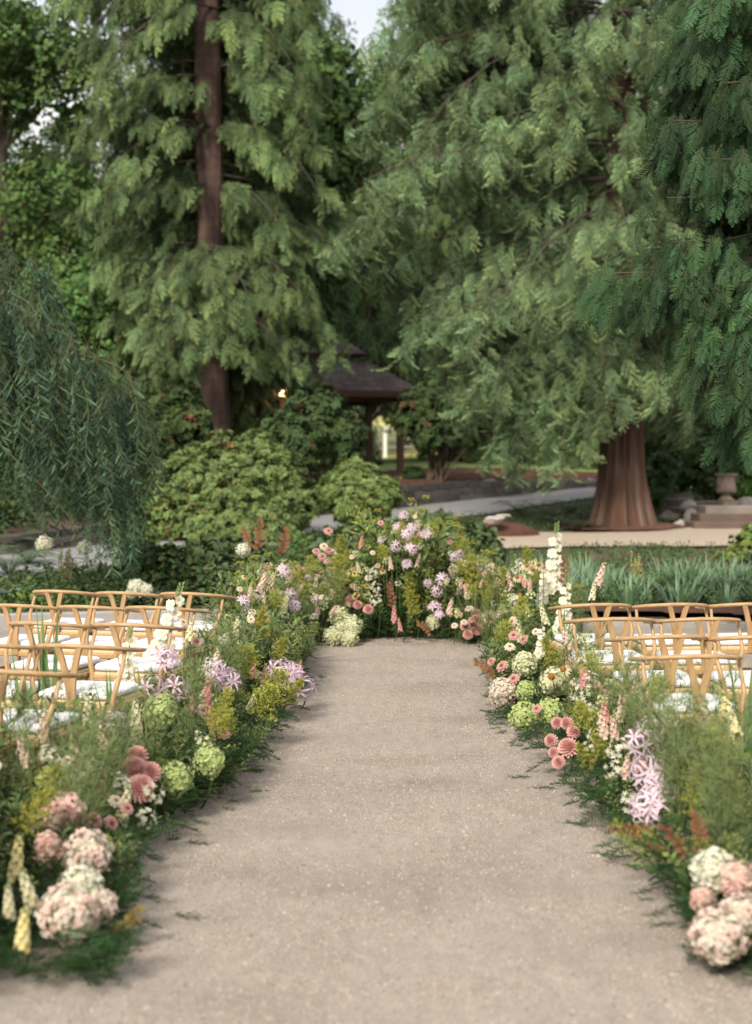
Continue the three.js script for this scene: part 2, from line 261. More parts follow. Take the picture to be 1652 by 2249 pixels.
// ------------------------------------------------------------------ timber pavilion beyond the wall
const woodGrain = (r, g, b, seed, fx = 30, fy = 3) => texture(256, (u, v) => { const n = 0.5 + 0.5 * tileNoise(u, v, fy, seed), l = 0.5 + 0.5 * Math.sin((u * fx + n * 3.2) * TAU), k = 0.78 + 0.22 * l + 0.22 * (n - 0.5); return [r * k, g * k * (0.97 + 0.03 * l), b * k * (0.94 + 0.06 * l)]; }, true);
{
  const p = at(720, 1031, 46.5); p.y = groundY(p.x, p.z);
  const t = thing('pavilion', 'dark timber garden pavilion with brown shingle hip roof and small upper roof', 'pavilion', p, 0.32); const R = rng(31);
  const timber = new THREE.MeshStandardMaterial({ map: woodGrain(0.085, 0.05, 0.03, 2), roughness: 0.9 });
  const sh = [0.062, 0.048, 0.08].map((v) => new THREE.MeshStandardMaterial({ color: new THREE.Color().setRGB(v * 1.2, v * 0.92, v * 0.86), roughness: 0.95 }));
  const eave = 2.38, hw = 2.55, hd = 2.2;
  for (const [x, z] of [[-1.9, 1.6], [1.9, 1.6], [-1.9, -1.6], [1.9, -1.6]]) {
    const post = mesh('post', new RoundedBoxGeometry(0.2, eave + 0.05, 0.2, 2, 0.015), timber, t); post.position.set(x, (eave + 0.05) / 2 - 0.1, z);
    for (const s of [-1, 1]) { const br = mesh('brace', new RoundedBoxGeometry(0.09, 0.78, 0.1, 1, 0.01), timber, t); br.position.set(x + s * 0.3, eave - 0.38, z); br.rotation.z = -s * 0.8; }
  }
  for (const s of [-1, 1]) { const b = mesh('beam', new RoundedBoxGeometry(hw * 2 - 0.5, 0.2, 0.16, 1, 0.01), timber, t); b.position.set(0, eave + 0.02, s * 1.6); const c = mesh('beam', new RoundedBoxGeometry(0.16, 0.18, hd * 2 - 0.5, 1, 0.01), timber, t); c.position.set(s * 1.9, eave + 0.07, 0); }
  for (const s of [-1, 1]) { const f = mesh('fascia', new RoundedBoxGeometry(hw * 2 + 0.02, 0.19, 0.05, 1, 0.01), timber, t); f.position.set(0, eave + 0.12, s * hd); const e = mesh('fascia', new RoundedBoxGeometry(0.05, 0.19, hd * 2 - 0.06, 1, 0.01), timber, t); e.position.set(s * hw, eave + 0.12, 0); }
  const hip = (w, d, tw, td, y0, h, name) => { // four slopes of overlapping shingles
    for (const [ux, uz, ha, hb, ta, tb] of [[1, 0, w, d, tw, td], [-1, 0, w, d, tw, td], [0, 1, d, w, td, tw], [0, -1, d, w, td, tw]]) {
      const geos = [[], [], []], run = hb - tb, L = Math.hypot(run, h), n = Math.max(3, Math.round(L / 0.17)), out = V(uz, 0, ux), side = V(ux, 0, uz), tilt = Math.atan2(h, run);
      for (let k = 0; k < n; k++) { const f = (k + 0.5) / n, half = lerp(ha, ta, k / n); for (let s = -half; s < half - 0.04;) { const sw = Math.min(R.range(0.22, 0.34), half - s); const g = new THREE.BoxGeometry(sw - 0.012, 0.022, L / n * 1.28); const m = new THREE.Matrix4().makeBasis(side, V(out.x * Math.sin(tilt), Math.cos(tilt), out.z * Math.sin(tilt)), V(out.x * Math.cos(tilt), -Math.sin(tilt), out.z * Math.cos(tilt))); m.setPosition(side.x * (s + sw / 2) + out.x * (hb - run * f), y0 + h * f + 0.03 + R() * 0.008, side.z * (s + sw / 2) + out.z * (hb - run * f)); const nudge = new THREE.Matrix4().makeRotationX(0.05); g.applyMatrix4(nudge).applyMatrix4(m); geos[Math.floor(R() * 3)].push(g); s += sw; } }
      geos.forEach((l, q) => l.length && mesh(name, mergeGeometries(l), sh[q], t, 'stuff'));
    }
    const core = new THREE.BufferGeometry(); const c = [[-w, 0, -d], [w, 0, -d], [w, 0, d], [-w, 0, d], [-tw, h, -td], [tw, h, -td], [tw, h, td], [-tw, h, td]].map(([x, y, z]) => [x * 0.99, y + y0 - 0.015, z * 0.99]);
    core.setAttribute('position', new THREE.Float32BufferAttribute(c.flat(), 3)); core.setIndex([0, 1, 2, 0, 2, 3, 4, 6, 5, 4, 7, 6, 0, 5, 1, 0, 4, 5, 1, 6, 2, 1, 5, 6, 2, 7, 3, 2, 6, 7, 3, 4, 0, 3, 7, 4]); const cf = core.toNonIndexed(); cf.computeVertexNormals(); mesh('roof_deck', cf, timber, t);
  };
  hip(hw, hd, 1.35, 0.5, eave + 0.2, 1.0, 'shingles');
  const cup = mesh('lantern_wall', new RoundedBoxGeometry(1.9, 0.34, 0.86, 1, 0.02), timber, t); cup.position.set(-0.25, eave + 1.3, 0);
  hip(1.2, 0.68, 0.7, 0.02, eave + 1.45, 0.42, 'shingles');
  const fl = mesh('floor', new RoundedBoxGeometry(4.4, 0.1, 3.9, 1, 0.02), timber, t); fl.position.y = -0.02;
  // three small bulbs strung under its eave
  const glow = new THREE.MeshStandardMaterial({ color: 0xffe2b0, emissive: new THREE.Color().setRGB(1, 0.62, 0.26), emissiveIntensity: 3 });
  const capMat = new THREE.MeshStandardMaterial({ color: 0x16120e, roughness: 0.6 });
  for (const [px, py, which] of [[615, 866, 'lowest on the left'], [623, 858, 'uppermost'], [624, 868, 'brightest, lowest on the right']]) {
    const q = at(px, py, 43.2), b = thing('light_bulb', 'small warm glowing bulb under the pavilion eave, ' + which + ' of three', 'lamp', q, 0, 'bulbs hanging under the pavilion eave');
    mesh('bulb', new THREE.SphereGeometry(0.05, 12, 10), glow, b); const c = mesh('cap', new THREE.CylinderGeometry(0.022, 0.03, 0.07, 10), capMat, b); c.position.y = 0.075; const wr = mesh('wire', new THREE.CylinderGeometry(0.006, 0.006, 0.6, 5), capMat, b); wr.position.y = 0.4;
    const l = new THREE.PointLight(new THREE.Color().setRGB(1, 0.7, 0.38), 0.9, 0, 2); l.position.copy(q); l.castShadow = true; scene.add(l);
  }
}
// ------------------------------------------------------------------ white-posted fence at the end of the lawn
{
  const t = thing('paddock_fence', 'white post fence with grey rails at the far end of the lawn', 'fence'); const R = rng(32);
  const white = new THREE.MeshStandardMaterial({ color: new THREE.Color().setRGB(0.8, 0.79, 0.76), roughness: 0.7 }), grey = new THREE.MeshStandardMaterial({ map: woodGrain(0.25, 0.24, 0.22, 4), roughness: 0.9 });
  for (let k = -5; k <= 8; k++) { const x = at(846, 1000, 76).x + k * 3.05, p = onGround(x, -76); const m = mesh('fence_post', new RoundedBoxGeometry(0.2, 1.72, 0.2, 1, 0.02), white, t); m.position.copy(p).y += 0.8; for (const h of [0.55, 0.98, 1.4]) { const r = mesh('rail', new RoundedBoxGeometry(2.9, 0.13, 0.05, 1, 0.01), grey, t); r.position.set(x + 1.525, groundY(x + 1.5, -76) + h, -76); r.rotation.z = Math.atan2(groundY(x + 3, -76) - groundY(x, -76), 3); } }
}
// ------------------------------------------------------------------ stone steps, rocks, half barrel, urn on the right
const rockMap = texture(256, (u, v) => { const n = 0.5 + 0.6 * tileNoise(u, v, 14, 3), b = 0.7 + 0.4 * n + 0.25 * (soilRng() - 0.5); return [0.26 * b, 0.235 * b, 0.215 * b]; }, true);
const rockBump = texture(256, (u, v) => { const h = 0.5 + 0.5 * tileNoise(u, v, 40, 6) + 0.2 * (soilRng() - 0.5); return [h, h, h]; });
function rockGeo(seed, sx, sy, sz) { const g = mergeVertices(new THREE.IcosahedronGeometry(1, 4).deleteAttribute('uv').deleteAttribute('normal')), a = g.attributes.position, uv = []; const R = rng(seed), cuts = Array.from({ length: 9 }, () => [randDir(R), R.range(0.55, 0.85)]); for (let k = 0; k < a.count; k++) { const p = V().fromBufferAttribute(a, k); for (const [n, d] of cuts) { const e = p.dot(n) - d; if (e > 0) p.addScaledVector(n, -e * 0.92); } p.multiplyScalar(1 + 0.12 * noise.noise(p.x * 2 + seed, p.y * 2, p.z * 2) + 0.03 * noise.noise(p.x * 9, p.y * 9, p.z * 9)); a.setXYZ(k, p.x * sx, p.y * sy, p.z * sz); uv.push(p.x * sx + p.z * sz * 0.6, p.y * sy + p.z * sz * 0.5); } g.setAttribute('uv', new THREE.Float32BufferAttribute(uv, 2)); g.computeVertexNormals(); return g; }
function rockMat(k, warm = 1) { return new THREE.MeshStandardMaterial({ map: rockMap, bumpMap: rockBump, bumpScale: 0.012, roughness: 0.95, color: new THREE.Color().setRGB(k * warm, k, k * (2 - warm)) }); }
function rock(label, px, py, d, wpx, hpx, seed, k = 1, warm = 1, group) { const p = at(px, py, d), s = d / FOCAL, m = mesh('rock', rockGeo(seed, wpx * s / 2 * 1.15, hpx * s / 2 * 1.15, wpx * s / 2), rockMat(k, warm)); m.position.copy(p); return tag(m, label, 'rock', group); }
rock('pale flat rock beside the foot of the garden steps', 1489, 1160, 34.5, 54, 34, 3, 1.75, 0.98);
rock('tall grey rock leaning at the left end of the garden steps', 1520, 1140, 35.3, 34, 46, 4, 1.25, 0.97);
rock('lumpy brownish rock on top of the grey rocks by the steps', 1512, 1112, 36, 46, 26, 5, 1.2, 1.05);
rock('grey rock lying against the top step below the urn', 1545, 1122, 36.2, 42, 22, 6, 0.95, 1);
rock('dark rock pile stone between cedar roots and half barrel', 1468, 1135, 36, 48, 28, 7, 0.7, 1.02);
rock('long brown rock behind the urn foot', 1552, 1108, 37.2, 60, 20, 8, 0.8, 1.08);
rock('slanted grey rock at the right edge behind the urn', 1640, 1104, 37.5, 44, 22, 9, 1.05, 1);
rock('white-faced rock set in the rusty mulch mound', 1085, 1141, 30.9, 46, 20, 10, 1.75, 0.98);
rock('pale rock slab on the top of the rusty mulch mound', 1105, 1134, 31.6, 36, 12, 12, 1.6, 1.05);
rock('mossy grey rock low beside the rusty mulch mound', 1040, 1157, 29.8, 26, 14, 13, 0.9, 0.97);
{
  const t = thing('stone_steps', 'four low weathered stone steps rising at the right beside the rocks', 'steps'); const R = rng(41);
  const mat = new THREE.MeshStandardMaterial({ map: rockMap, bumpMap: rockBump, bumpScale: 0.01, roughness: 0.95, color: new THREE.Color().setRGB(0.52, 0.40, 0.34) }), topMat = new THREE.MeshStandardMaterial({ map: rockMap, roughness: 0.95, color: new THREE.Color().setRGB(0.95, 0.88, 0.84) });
  const y0 = at(1560, 1180, 33.5).y;
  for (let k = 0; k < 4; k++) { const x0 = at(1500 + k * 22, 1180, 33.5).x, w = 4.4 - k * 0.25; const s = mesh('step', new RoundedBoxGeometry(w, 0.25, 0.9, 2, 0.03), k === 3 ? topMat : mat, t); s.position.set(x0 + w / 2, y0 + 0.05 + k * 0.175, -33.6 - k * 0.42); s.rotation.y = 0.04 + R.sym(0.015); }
}
{
  const d = 36.2, b = at(1491, 1122, d), t = thing('half_barrel', 'dark wooden half barrel planter with two metal hoops beside the rocks', 'barrel planter', [b.x, b.y - 0.03, b.z]);
  const wood = [0, 1].map((k) => new THREE.MeshStandardMaterial({ map: woodGrain(0.105 - k * 0.02, 0.075, 0.06, 5 + k, 8), roughness: 0.9 })), iron = new THREE.MeshStandardMaterial({ color: new THREE.Color().setRGB(0.17, 0.175, 0.19), roughness: 0.65, metalness: 0.35 });
  const rad = (y) => 0.27 + 0.075 * Math.sin((y / 0.46) * 1.35), n = 18;
  for (let k = 0; k < n; k++) { const pos = [], uv = [], idx = [], a0 = (k + 0.03) / n * TAU, a1 = (k + 0.97) / n * TAU; for (let j = 0; j <= 5; j++) { const y = j / 5 * 0.46; for (const [a, r] of [[a0, rad(y)], [a1, rad(y)], [a1, rad(y) - 0.03], [a0, rad(y) - 0.03]]) { pos.push(Math.cos(a) * r, y, Math.sin(a) * r); uv.push(a / TAU * 2, y); } } for (let j = 0; j < 5; j++) for (let q = 0; q < 4; q++) { const i = j * 4 + q, e = j * 4 + (q + 1) % 4; idx.push(i, i + 4, e, e, i + 4, e + 4); } idx.push(20, 22, 21, 20, 23, 22); const g = new THREE.BufferGeometry(); g.setAttribute('position', new THREE.Float32BufferAttribute(pos, 3)); g.setAttribute('uv', new THREE.Float32BufferAttribute(uv, 2)); g.setIndex(idx); const f = g.toNonIndexed(); f.computeVertexNormals(); mesh('stave', f, wood[k % 2], t); }
  for (const y of [0.12, 0.34]) { const g = new THREE.CylinderGeometry(rad(y + 0.025) + 0.005, rad(y - 0.025) + 0.005, 0.05, 40, 1, true); g.translate(0, y, 0); mesh('hoop', g, iron, t); }
  const s = mesh('soil', new THREE.CircleGeometry(0.3, 24).rotateX(-Math.PI / 2), soilMat, t); s.position.y = 0.4;
}
{
  const d = 36.6, b = at(1595, 1110, d), t = thing('stone_urn', 'weathered tan stone urn with scroll handle on a pedestal above the steps', 'urn', [b.x, b.y, b.z], 0.35);
  const mat = new THREE.MeshStandardMaterial({ map: rockMap, bumpMap: rockBump, bumpScale: 0.006, roughness: 0.92, color: new THREE.Color().setRGB(1.22, 1.0, 0.88) });
  const lathe = (name, p, n = 40) => mesh(name, new THREE.LatheGeometry(p.map(([x, y]) => new THREE.Vector2(x, y)), n), mat, t);
  const plinth = mesh('plinth', new RoundedBoxGeometry(0.42, 0.12, 0.42, 2, 0.015), mat, t); plinth.position.y = 0.06;
  lathe('foot', [[0.001, 0.12], [0.19, 0.12], [0.2, 0.15], [0.17, 0.18], [0.12, 0.21], [0.1, 0.25], [0.12, 0.28], [0.15, 0.3], [0.001, 0.3]]);
  lathe('bowl', [[0.001, 0.29], [0.14, 0.29], [0.2, 0.32], [0.235, 0.37], [0.245, 0.43], [0.235, 0.49], [0.215, 0.55], [0.205, 0.62], [0.215, 0.69], [0.245, 0.74], [0.28, 0.765], [0.285, 0.785], [0.27, 0.8], [0.24, 0.79], [0.2, 0.74], [0.001, 0.72]]);
  for (let k = 0; k < 18; k++) { const a = k / 18 * TAU, g = new THREE.SphereGeometry(0.032, 8, 6); g.scale(1, 2.1, 0.8); g.rotateY(-a); g.translate(Math.cos(a) * 0.222, 0.375, Math.sin(a) * 0.222); mesh('gadroon', g, mat, t); }
  for (const a of [0.2, 0.2 + Math.PI]) { const g = new THREE.TubeGeometry(new THREE.CatmullRomCurve3([V(0.22, 0.5, 0), V(0.285, 0.52, 0), V(0.3, 0.6, 0), V(0.26, 0.665, 0), V(0.225, 0.63, 0), V(0.245, 0.595, 0)]), 24, 0.02, 8); g.rotateY(a); mesh('handle', g, mat, t); }
}
// ------------------------------------------------------------------ wishbone chairs
const oakMap = woodGrain(0.44, 0.278, 0.135, 3, 10, 4); oakMap.repeat.set(1, 1);
const oak = new THREE.MeshStandardMaterial({ map: oakMap, roughness: 0.5 }), cordMap = texture(128, (u, v) => { const k = 0.75 + 0.3 * Math.abs(Math.sin(u * 24 * Math.PI)); return [0.56 * k, 0.43 * k, 0.25 * k]; }, true);
const cord = new THREE.MeshStandardMaterial({ map: cordMap, roughness: 0.9 }), linenBump = texture(256, (u, v) => { const h = 0.5 + 0.5 * tileNoise(u, v, 7, 4) + 0.08 * Math.sin(u * 300); return [h, h, h]; });
const linen = new THREE.MeshPhysicalMaterial({ color: new THREE.Color().setRGB(0.80, 0.81, 0.84), roughness: 0.95, bumpMap: linenBump, bumpScale: 0.012, sheen: 0.3 });
const chairParts = (() => {
  const tube = (pts, r, n = 24, sq = 1, sides = 10) => { const g = new THREE.TubeGeometry(new THREE.CatmullRomCurve3(pts), n, 1, sides), a = g.attributes.position, c = new THREE.CatmullRomCurve3(pts); for (let k = 0; k <= n; k++) { const p = c.getPointAt(k / n), rr = typeof r === 'function' ? r(k / n) : r; for (let q = 0; q <= sides; q++) { const i = k * (sides + 1) + q, v = V().fromBufferAttribute(a, i).sub(p).multiplyScalar(rr); v.y *= sq; v.add(p); a.setXYZ(i, v.x, v.y, v.z); } } g.computeVertexNormals(); return g; };
  const capped = (pts, r, n, sq, sides) => { const g = tube(pts, r, n, sq, sides), e = [pts[0], pts[pts.length - 1]].map((p) => { const rr = typeof r === 'function' ? r(p === pts[0] ? 0 : 1) : r; const s = new THREE.SphereGeometry(rr, 10, 6); s.scale(1, sq, 1); s.translate(p.x, p.y, p.z); return s; }); return mergeGeometries([g, ...e]); };
  const rail = capped([V(-0.262, 0.700, -0.13), V(-0.268, 0.713, -0.02), V(-0.245, 0.735, 0.12), V(-0.15, 0.753, 0.225), V(0, 0.760, 0.255), V(0.15, 0.753, 0.225), V(0.245, 0.735, 0.12), V(0.268, 0.713, -0.02), V(0.262, 0.700, -0.13)], (t) => 0.0132 + 0.0035 * Math.sin(t * Math.PI), 48, 0.82, 10);
  const back = (s) => capped([V(s * 0.205, 0, 0.245), V(s * 0.212, 0.22, 0.225), V(s * 0.22, 0.43, 0.2), V(s * 0.245, 0.55, 0.185), V(s * 0.252, 0.64, 0.13), V(s * 0.248, 0.725, 0.085)], (t) => 0.011 + 0.0065 * Math.sin(Math.min(1, t * 1.15) * Math.PI), 28, 1, 9);
  const fore = (s) => capped([V(s * 0.225, 0, -0.225), V(s * 0.228, 0.25, -0.222), V(s * 0.23, 0.455, -0.22)], (t) => 0.012 + 0.005 * Math.sin(t * Math.PI), 10, 1, 9);
  const shape = new THREE.Shape(); shape.moveTo(-0.02, 0); shape.lineTo(0.02, 0); shape.lineTo(0.028, 0.12); shape.quadraticCurveTo(0.036, 0.2, 0.076, 0.335); shape.lineTo(0.046, 0.335); shape.quadraticCurveTo(0.018, 0.24, 0, 0.16); shape.quadraticCurveTo(-0.018, 0.24, -0.046, 0.335); shape.lineTo(-0.076, 0.335); shape.quadraticCurveTo(-0.036, 0.2, -0.028, 0.12); shape.closePath();
  const splat = new THREE.ExtrudeGeometry(shape, { depth: 0.012, bevelEnabled: true, bevelSize: 0.003, bevelThickness: 0.003, bevelSegments: 1, curveSegments: 8 }); splat.rotateX(0.11); splat.translate(0, 0.42, 0.212);
  const bx = (w, h, d, x, y, z) => { const g = new RoundedBoxGeometry(w, h, d, 2, 0.008); g.translate(x, y, z); return g; };
  const frameGeo = mergeGeometries([bx(0.43, 0.036, 0.03, 0, 0.425, 0.205), bx(0.44, 0.036, 0.03, 0, 0.425, -0.22), bx(0.03, 0.036, 0.41, 0.223, 0.4255, -0.008), bx(0.03, 0.036, 0.41, -0.223, 0.4255, -0.008)]);
  const stretch = [bx(0.41, 0.026, 0.02, 0, 0.2, 0.228), bx(0.42, 0.026, 0.02, 0, 0.24, -0.223), bx(0.02, 0.028, 0.44, 0.22, 0.29, 0), bx(0.02, 0.028, 0.44, -0.22, 0.29, 0)];
  const seat = (() => { const g = new RoundedBoxGeometry(0.44, 0.03, 0.42, 3, 0.012); g.translate(0, 0.446, -0.01); return g; })();
  const cushion = (seed) => { const g = new RoundedBoxGeometry(0.425, 0.058, 0.39, 8, 0.027), a = g.attributes.position; const R = rng(seed), ph = R() * 9; for (let k = 0; k < a.count; k++) { const x = a.getX(k), y = a.getY(k), z = a.getZ(k), e = Math.max(Math.abs(x) / 0.2125, Math.abs(z) / 0.195); let q = y * (1.15 - 0.42 * e * e); q += 0.006 * noise.noise(x * 9 + ph, z * 9, y * 4); a.setXYZ(k, x * (1 + 0.02 * noise.noise(z * 7, ph, 0)), q, z * (1 + 0.03 * noise.noise(x * 7, ph, 1))); } g.computeVertexNormals(); g.translate(0, 0.488, 0.005); return g; };
  return { rail, back: [back(-1), back(1)], fore: [fore(-1), fore(1)], splat, frameGeo, stretch, seat, cushions: [1, 2, 3].map(cushion) };
})();
{
  const make = (k) => { const t = new THREE.Group(); const c = chairParts;
    mesh('top_rail', c.rail, oak, t); for (const s of [0, 1]) { mesh('leg', c.back[s], oak, t); mesh('leg', c.fore[s], oak, t); } mesh('splat', c.splat, oak, t); mesh('seat_frame', c.frameGeo, oak, t); for (const g of c.stretch) mesh('stretcher', g, oak, t); mesh('seat', c.seat, cord, t); mesh('cushion', c.cushions[k], linen, t); return t; };
  const protos = [0, 1, 2].map(make), R = rng(51);
  const rows = { first: 'front row', second: 'second row', third: 'third row', fourth: 'fourth row', fifth: 'row nearest the camera' };
  // row, side, place from the aisle, pixel x of the rail's middle, depth of the rail
  const list = [['first', 'left', 1, 407, 10.9], ['first', 'left', 2, 263, 10.95], ['first', 'left', 3, 123, 11.1],
    ['second', 'left', 1, 335, 9.8], ['second', 'left', 2, 186, 9.85], ['second', 'left', 3, 32, 9.95],
    ['third', 'left', 1, 272, 8.72], ['third', 'left', 2, 84, 8.8], ['fourth', 'left', 1, 156, 7.68], ['fourth', 'left', 2, -52, 7.74], ['fifth', 'left', 1, -6, 6.72],
    ['first', 'right', 1, 1317, 10.0], ['first', 'right', 2, 1487, 10.02], ['first', 'right', 3, 1652, 10.05], ['second', 'right', 1, 1357, 9.05], ['second', 'right', 2, 1551, 9.05],
    ['third', 'right', 1, 1471, 8.1], ['third', 'right', 2, 1682, 8.1], ['fourth', 'right', 1, 1535, 7.25]];
  const place = ['', 'nearest the aisle flowers', 'second from the aisle flowers', 'third from the aisle flowers'];
  list.forEach(([row, side, n, px, d], k) => {
    const t = k < 3 ? protos[k] : protos[k % 3].clone(); t.name = numbered('wishbone_chair'); scene.add(t);
    const turn = side === 'left' ? -0.27 + R.sym(0.03) : 0.1 + R.sym(0.04);
    const p = at(px, HORIZON, d); t.position.set(p.x - Math.sin(turn) * 0.22, 0.006, p.z - Math.cos(turn) * 0.22 + 0.02); t.rotation.y = turn;
    tag(t, `oak wishbone chair, ${rows[row]} on the ${side}, ${place[n]}`, 'chair', 'wishbone chairs set out in rows beside the aisle');
  });
}

// ------------------------------------------------------------------ foliage pieces
function cedarSpray(seed, pairs, { wid = 0.055, len = 0.36, bend = -0.85, lobes = 0, base = [0.045, 0.085, 0.03], tip = [0.10, 0.17, 0.065], stem = [0.11, 0.09, 0.05] } = {}) { // a flat hanging frond one metre long along +Y
  const R = rng(seed), g = new Geo(), pts = []; let a = 0, P = V(0, 0, 0);
  for (let k = 0; k <= pairs; k++) { pts.push(P.clone()); const s = 1 / pairs; P = P.clone().add(V(0.02 * R.sym(1), Math.cos(a) * s, Math.sin(a) * s)); a += bend / pairs; }
  g.tube(pts.filter((_, k) => k % 3 === 0 || k === pairs), 0.009, 0.003, 3, stem, tip);
  for (let k = 1; k <= pairs; k++) for (const s of [-1, 1]) {
    const t = k / pairs, L = len * Math.pow(Math.sin(Math.PI * (0.16 + 0.80 * t)), 0.75) * R.range(0.75, 1.15), dirT = V().subVectors(pts[k], pts[k - 1]).normalize(), sway = R.range(0.75, 1.15);
    const d = V(s * Math.sin(sway), 0, 0).addScaledVector(dirT, Math.cos(sway)).add(V(0, 0, -0.12 - R() * 0.2)); if (R() < 0.06) continue;
    const Mx = frame(pts[k], d, V(0, 0.3, 1)); const c = [0, 1, 2].map((q) => lerp(base[q], tip[q], t * 0.6)), e = tip.map((q) => q * R.range(0.85, 1.15));
    g.leaf(Mx, L, wid, { segs: 2, bend: -0.5, col: c, tip: e });
    for (let q = 0; q < lobes; q++) for (const z of [-1, 1]) { const f = (q + 0.6) / (lobes + 0.4), o = V(0, L * f, -0.12 * L * f * f).applyMatrix4(Mx), dd = d.clone().normalize().multiplyScalar(0.8).add(dirT.clone().multiplyScalar(z * 0.75)); g.leaf(frame(o, dd, V(0, 0.3, 1)), L * 0.34 * (1.15 - f * 0.6), wid * 0.8, { segs: 1, col: c, tip: e, prof: 'x' }); }
  }
  return g.build();
}
function featherSpray(seed, { n = 8, len = 0.5, bend = -1.2, pins = 5, pinL = 0.135, pinW = 0.062, base, tip, stem = [0.11, 0.09, 0.05] } = {}) { // a ragged hanging hand of fine fronds, one metre long
  const R = rng(seed), g = new Geo(), P = (t) => V(0.06 * Math.sin(t * 4 + seed), Math.sin(Math.max(0.001, -bend) * t) / Math.max(0.001, -bend), -(1 - Math.cos(-bend * t)) / Math.max(0.001, -bend));
  g.tube([0, 0.3, 0.6, 1].map(P), 0.010, 0.003, 3, stem, tip);
  for (let k = 0; k <= n; k++) {
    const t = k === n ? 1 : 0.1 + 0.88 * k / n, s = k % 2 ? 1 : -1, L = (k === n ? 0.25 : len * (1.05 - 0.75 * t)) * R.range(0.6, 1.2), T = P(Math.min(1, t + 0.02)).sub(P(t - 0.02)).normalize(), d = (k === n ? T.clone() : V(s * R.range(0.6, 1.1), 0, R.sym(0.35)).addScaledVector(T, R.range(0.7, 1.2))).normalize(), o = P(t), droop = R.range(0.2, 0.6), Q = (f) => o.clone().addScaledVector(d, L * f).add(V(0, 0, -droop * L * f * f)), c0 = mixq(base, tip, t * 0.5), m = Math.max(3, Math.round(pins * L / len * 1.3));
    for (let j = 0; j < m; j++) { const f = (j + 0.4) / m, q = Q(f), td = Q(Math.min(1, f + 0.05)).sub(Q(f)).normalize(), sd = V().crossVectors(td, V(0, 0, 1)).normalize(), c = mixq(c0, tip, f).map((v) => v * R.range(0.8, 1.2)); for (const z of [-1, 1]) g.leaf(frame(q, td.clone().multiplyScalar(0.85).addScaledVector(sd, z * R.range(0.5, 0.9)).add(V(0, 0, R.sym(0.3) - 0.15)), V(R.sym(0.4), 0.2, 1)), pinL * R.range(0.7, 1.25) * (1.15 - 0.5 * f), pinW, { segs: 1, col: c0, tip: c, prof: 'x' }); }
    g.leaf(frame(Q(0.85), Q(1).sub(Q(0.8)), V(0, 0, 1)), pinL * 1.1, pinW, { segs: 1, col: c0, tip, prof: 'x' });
  }
  return g.build();
}
const mixq = (a, b, t) => a.map((v, k) => lerp(v, b[k], t));
function leafCluster(seed, n, len, wid, { base = [0.05, 0.095, 0.03], tip = [0.085, 0.15, 0.045], r = 0.5, down = 0.25, segs = 2, fold = 0.25, bend = -0.6, prof = 'oval' } = {}) {
  const R = rng(seed), g = new Geo();
  for (let k = 0; k < n; k++) { const d = randDir(R), p = d.clone().multiplyScalar(r * Math.cbrt(R.range(0.1, 1))); d.y = d.y * 0.6 - down + R.sym(0.3); g.leaf(frame(p, d, V(R.sym(0.6), 1, R.sym(0.6))), len * R.range(0.7, 1.2), wid * R.range(0.8, 1.2), { segs, fold, bend, prof, col: base.map((q) => q * R.range(0.8, 1.2)), tip: tip.map((q) => q * R.range(0.8, 1.25)) }); }
  return g.build();
}
function rosette(seed, n, len, wid, { base = [0.05, 0.085, 0.025], tip = [0.12, 0.18, 0.045], lift = 0.35, bend = -0.9 } = {}) { // whorl of leaves round +Y
  const R = rng(seed), g = new Geo();
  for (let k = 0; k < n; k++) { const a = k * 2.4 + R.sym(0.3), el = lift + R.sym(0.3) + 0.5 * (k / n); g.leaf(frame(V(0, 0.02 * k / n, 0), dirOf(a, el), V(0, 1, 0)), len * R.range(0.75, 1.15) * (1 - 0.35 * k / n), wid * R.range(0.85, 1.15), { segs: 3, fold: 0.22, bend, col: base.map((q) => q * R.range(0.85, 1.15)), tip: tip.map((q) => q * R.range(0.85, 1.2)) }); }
  return g.build();
}
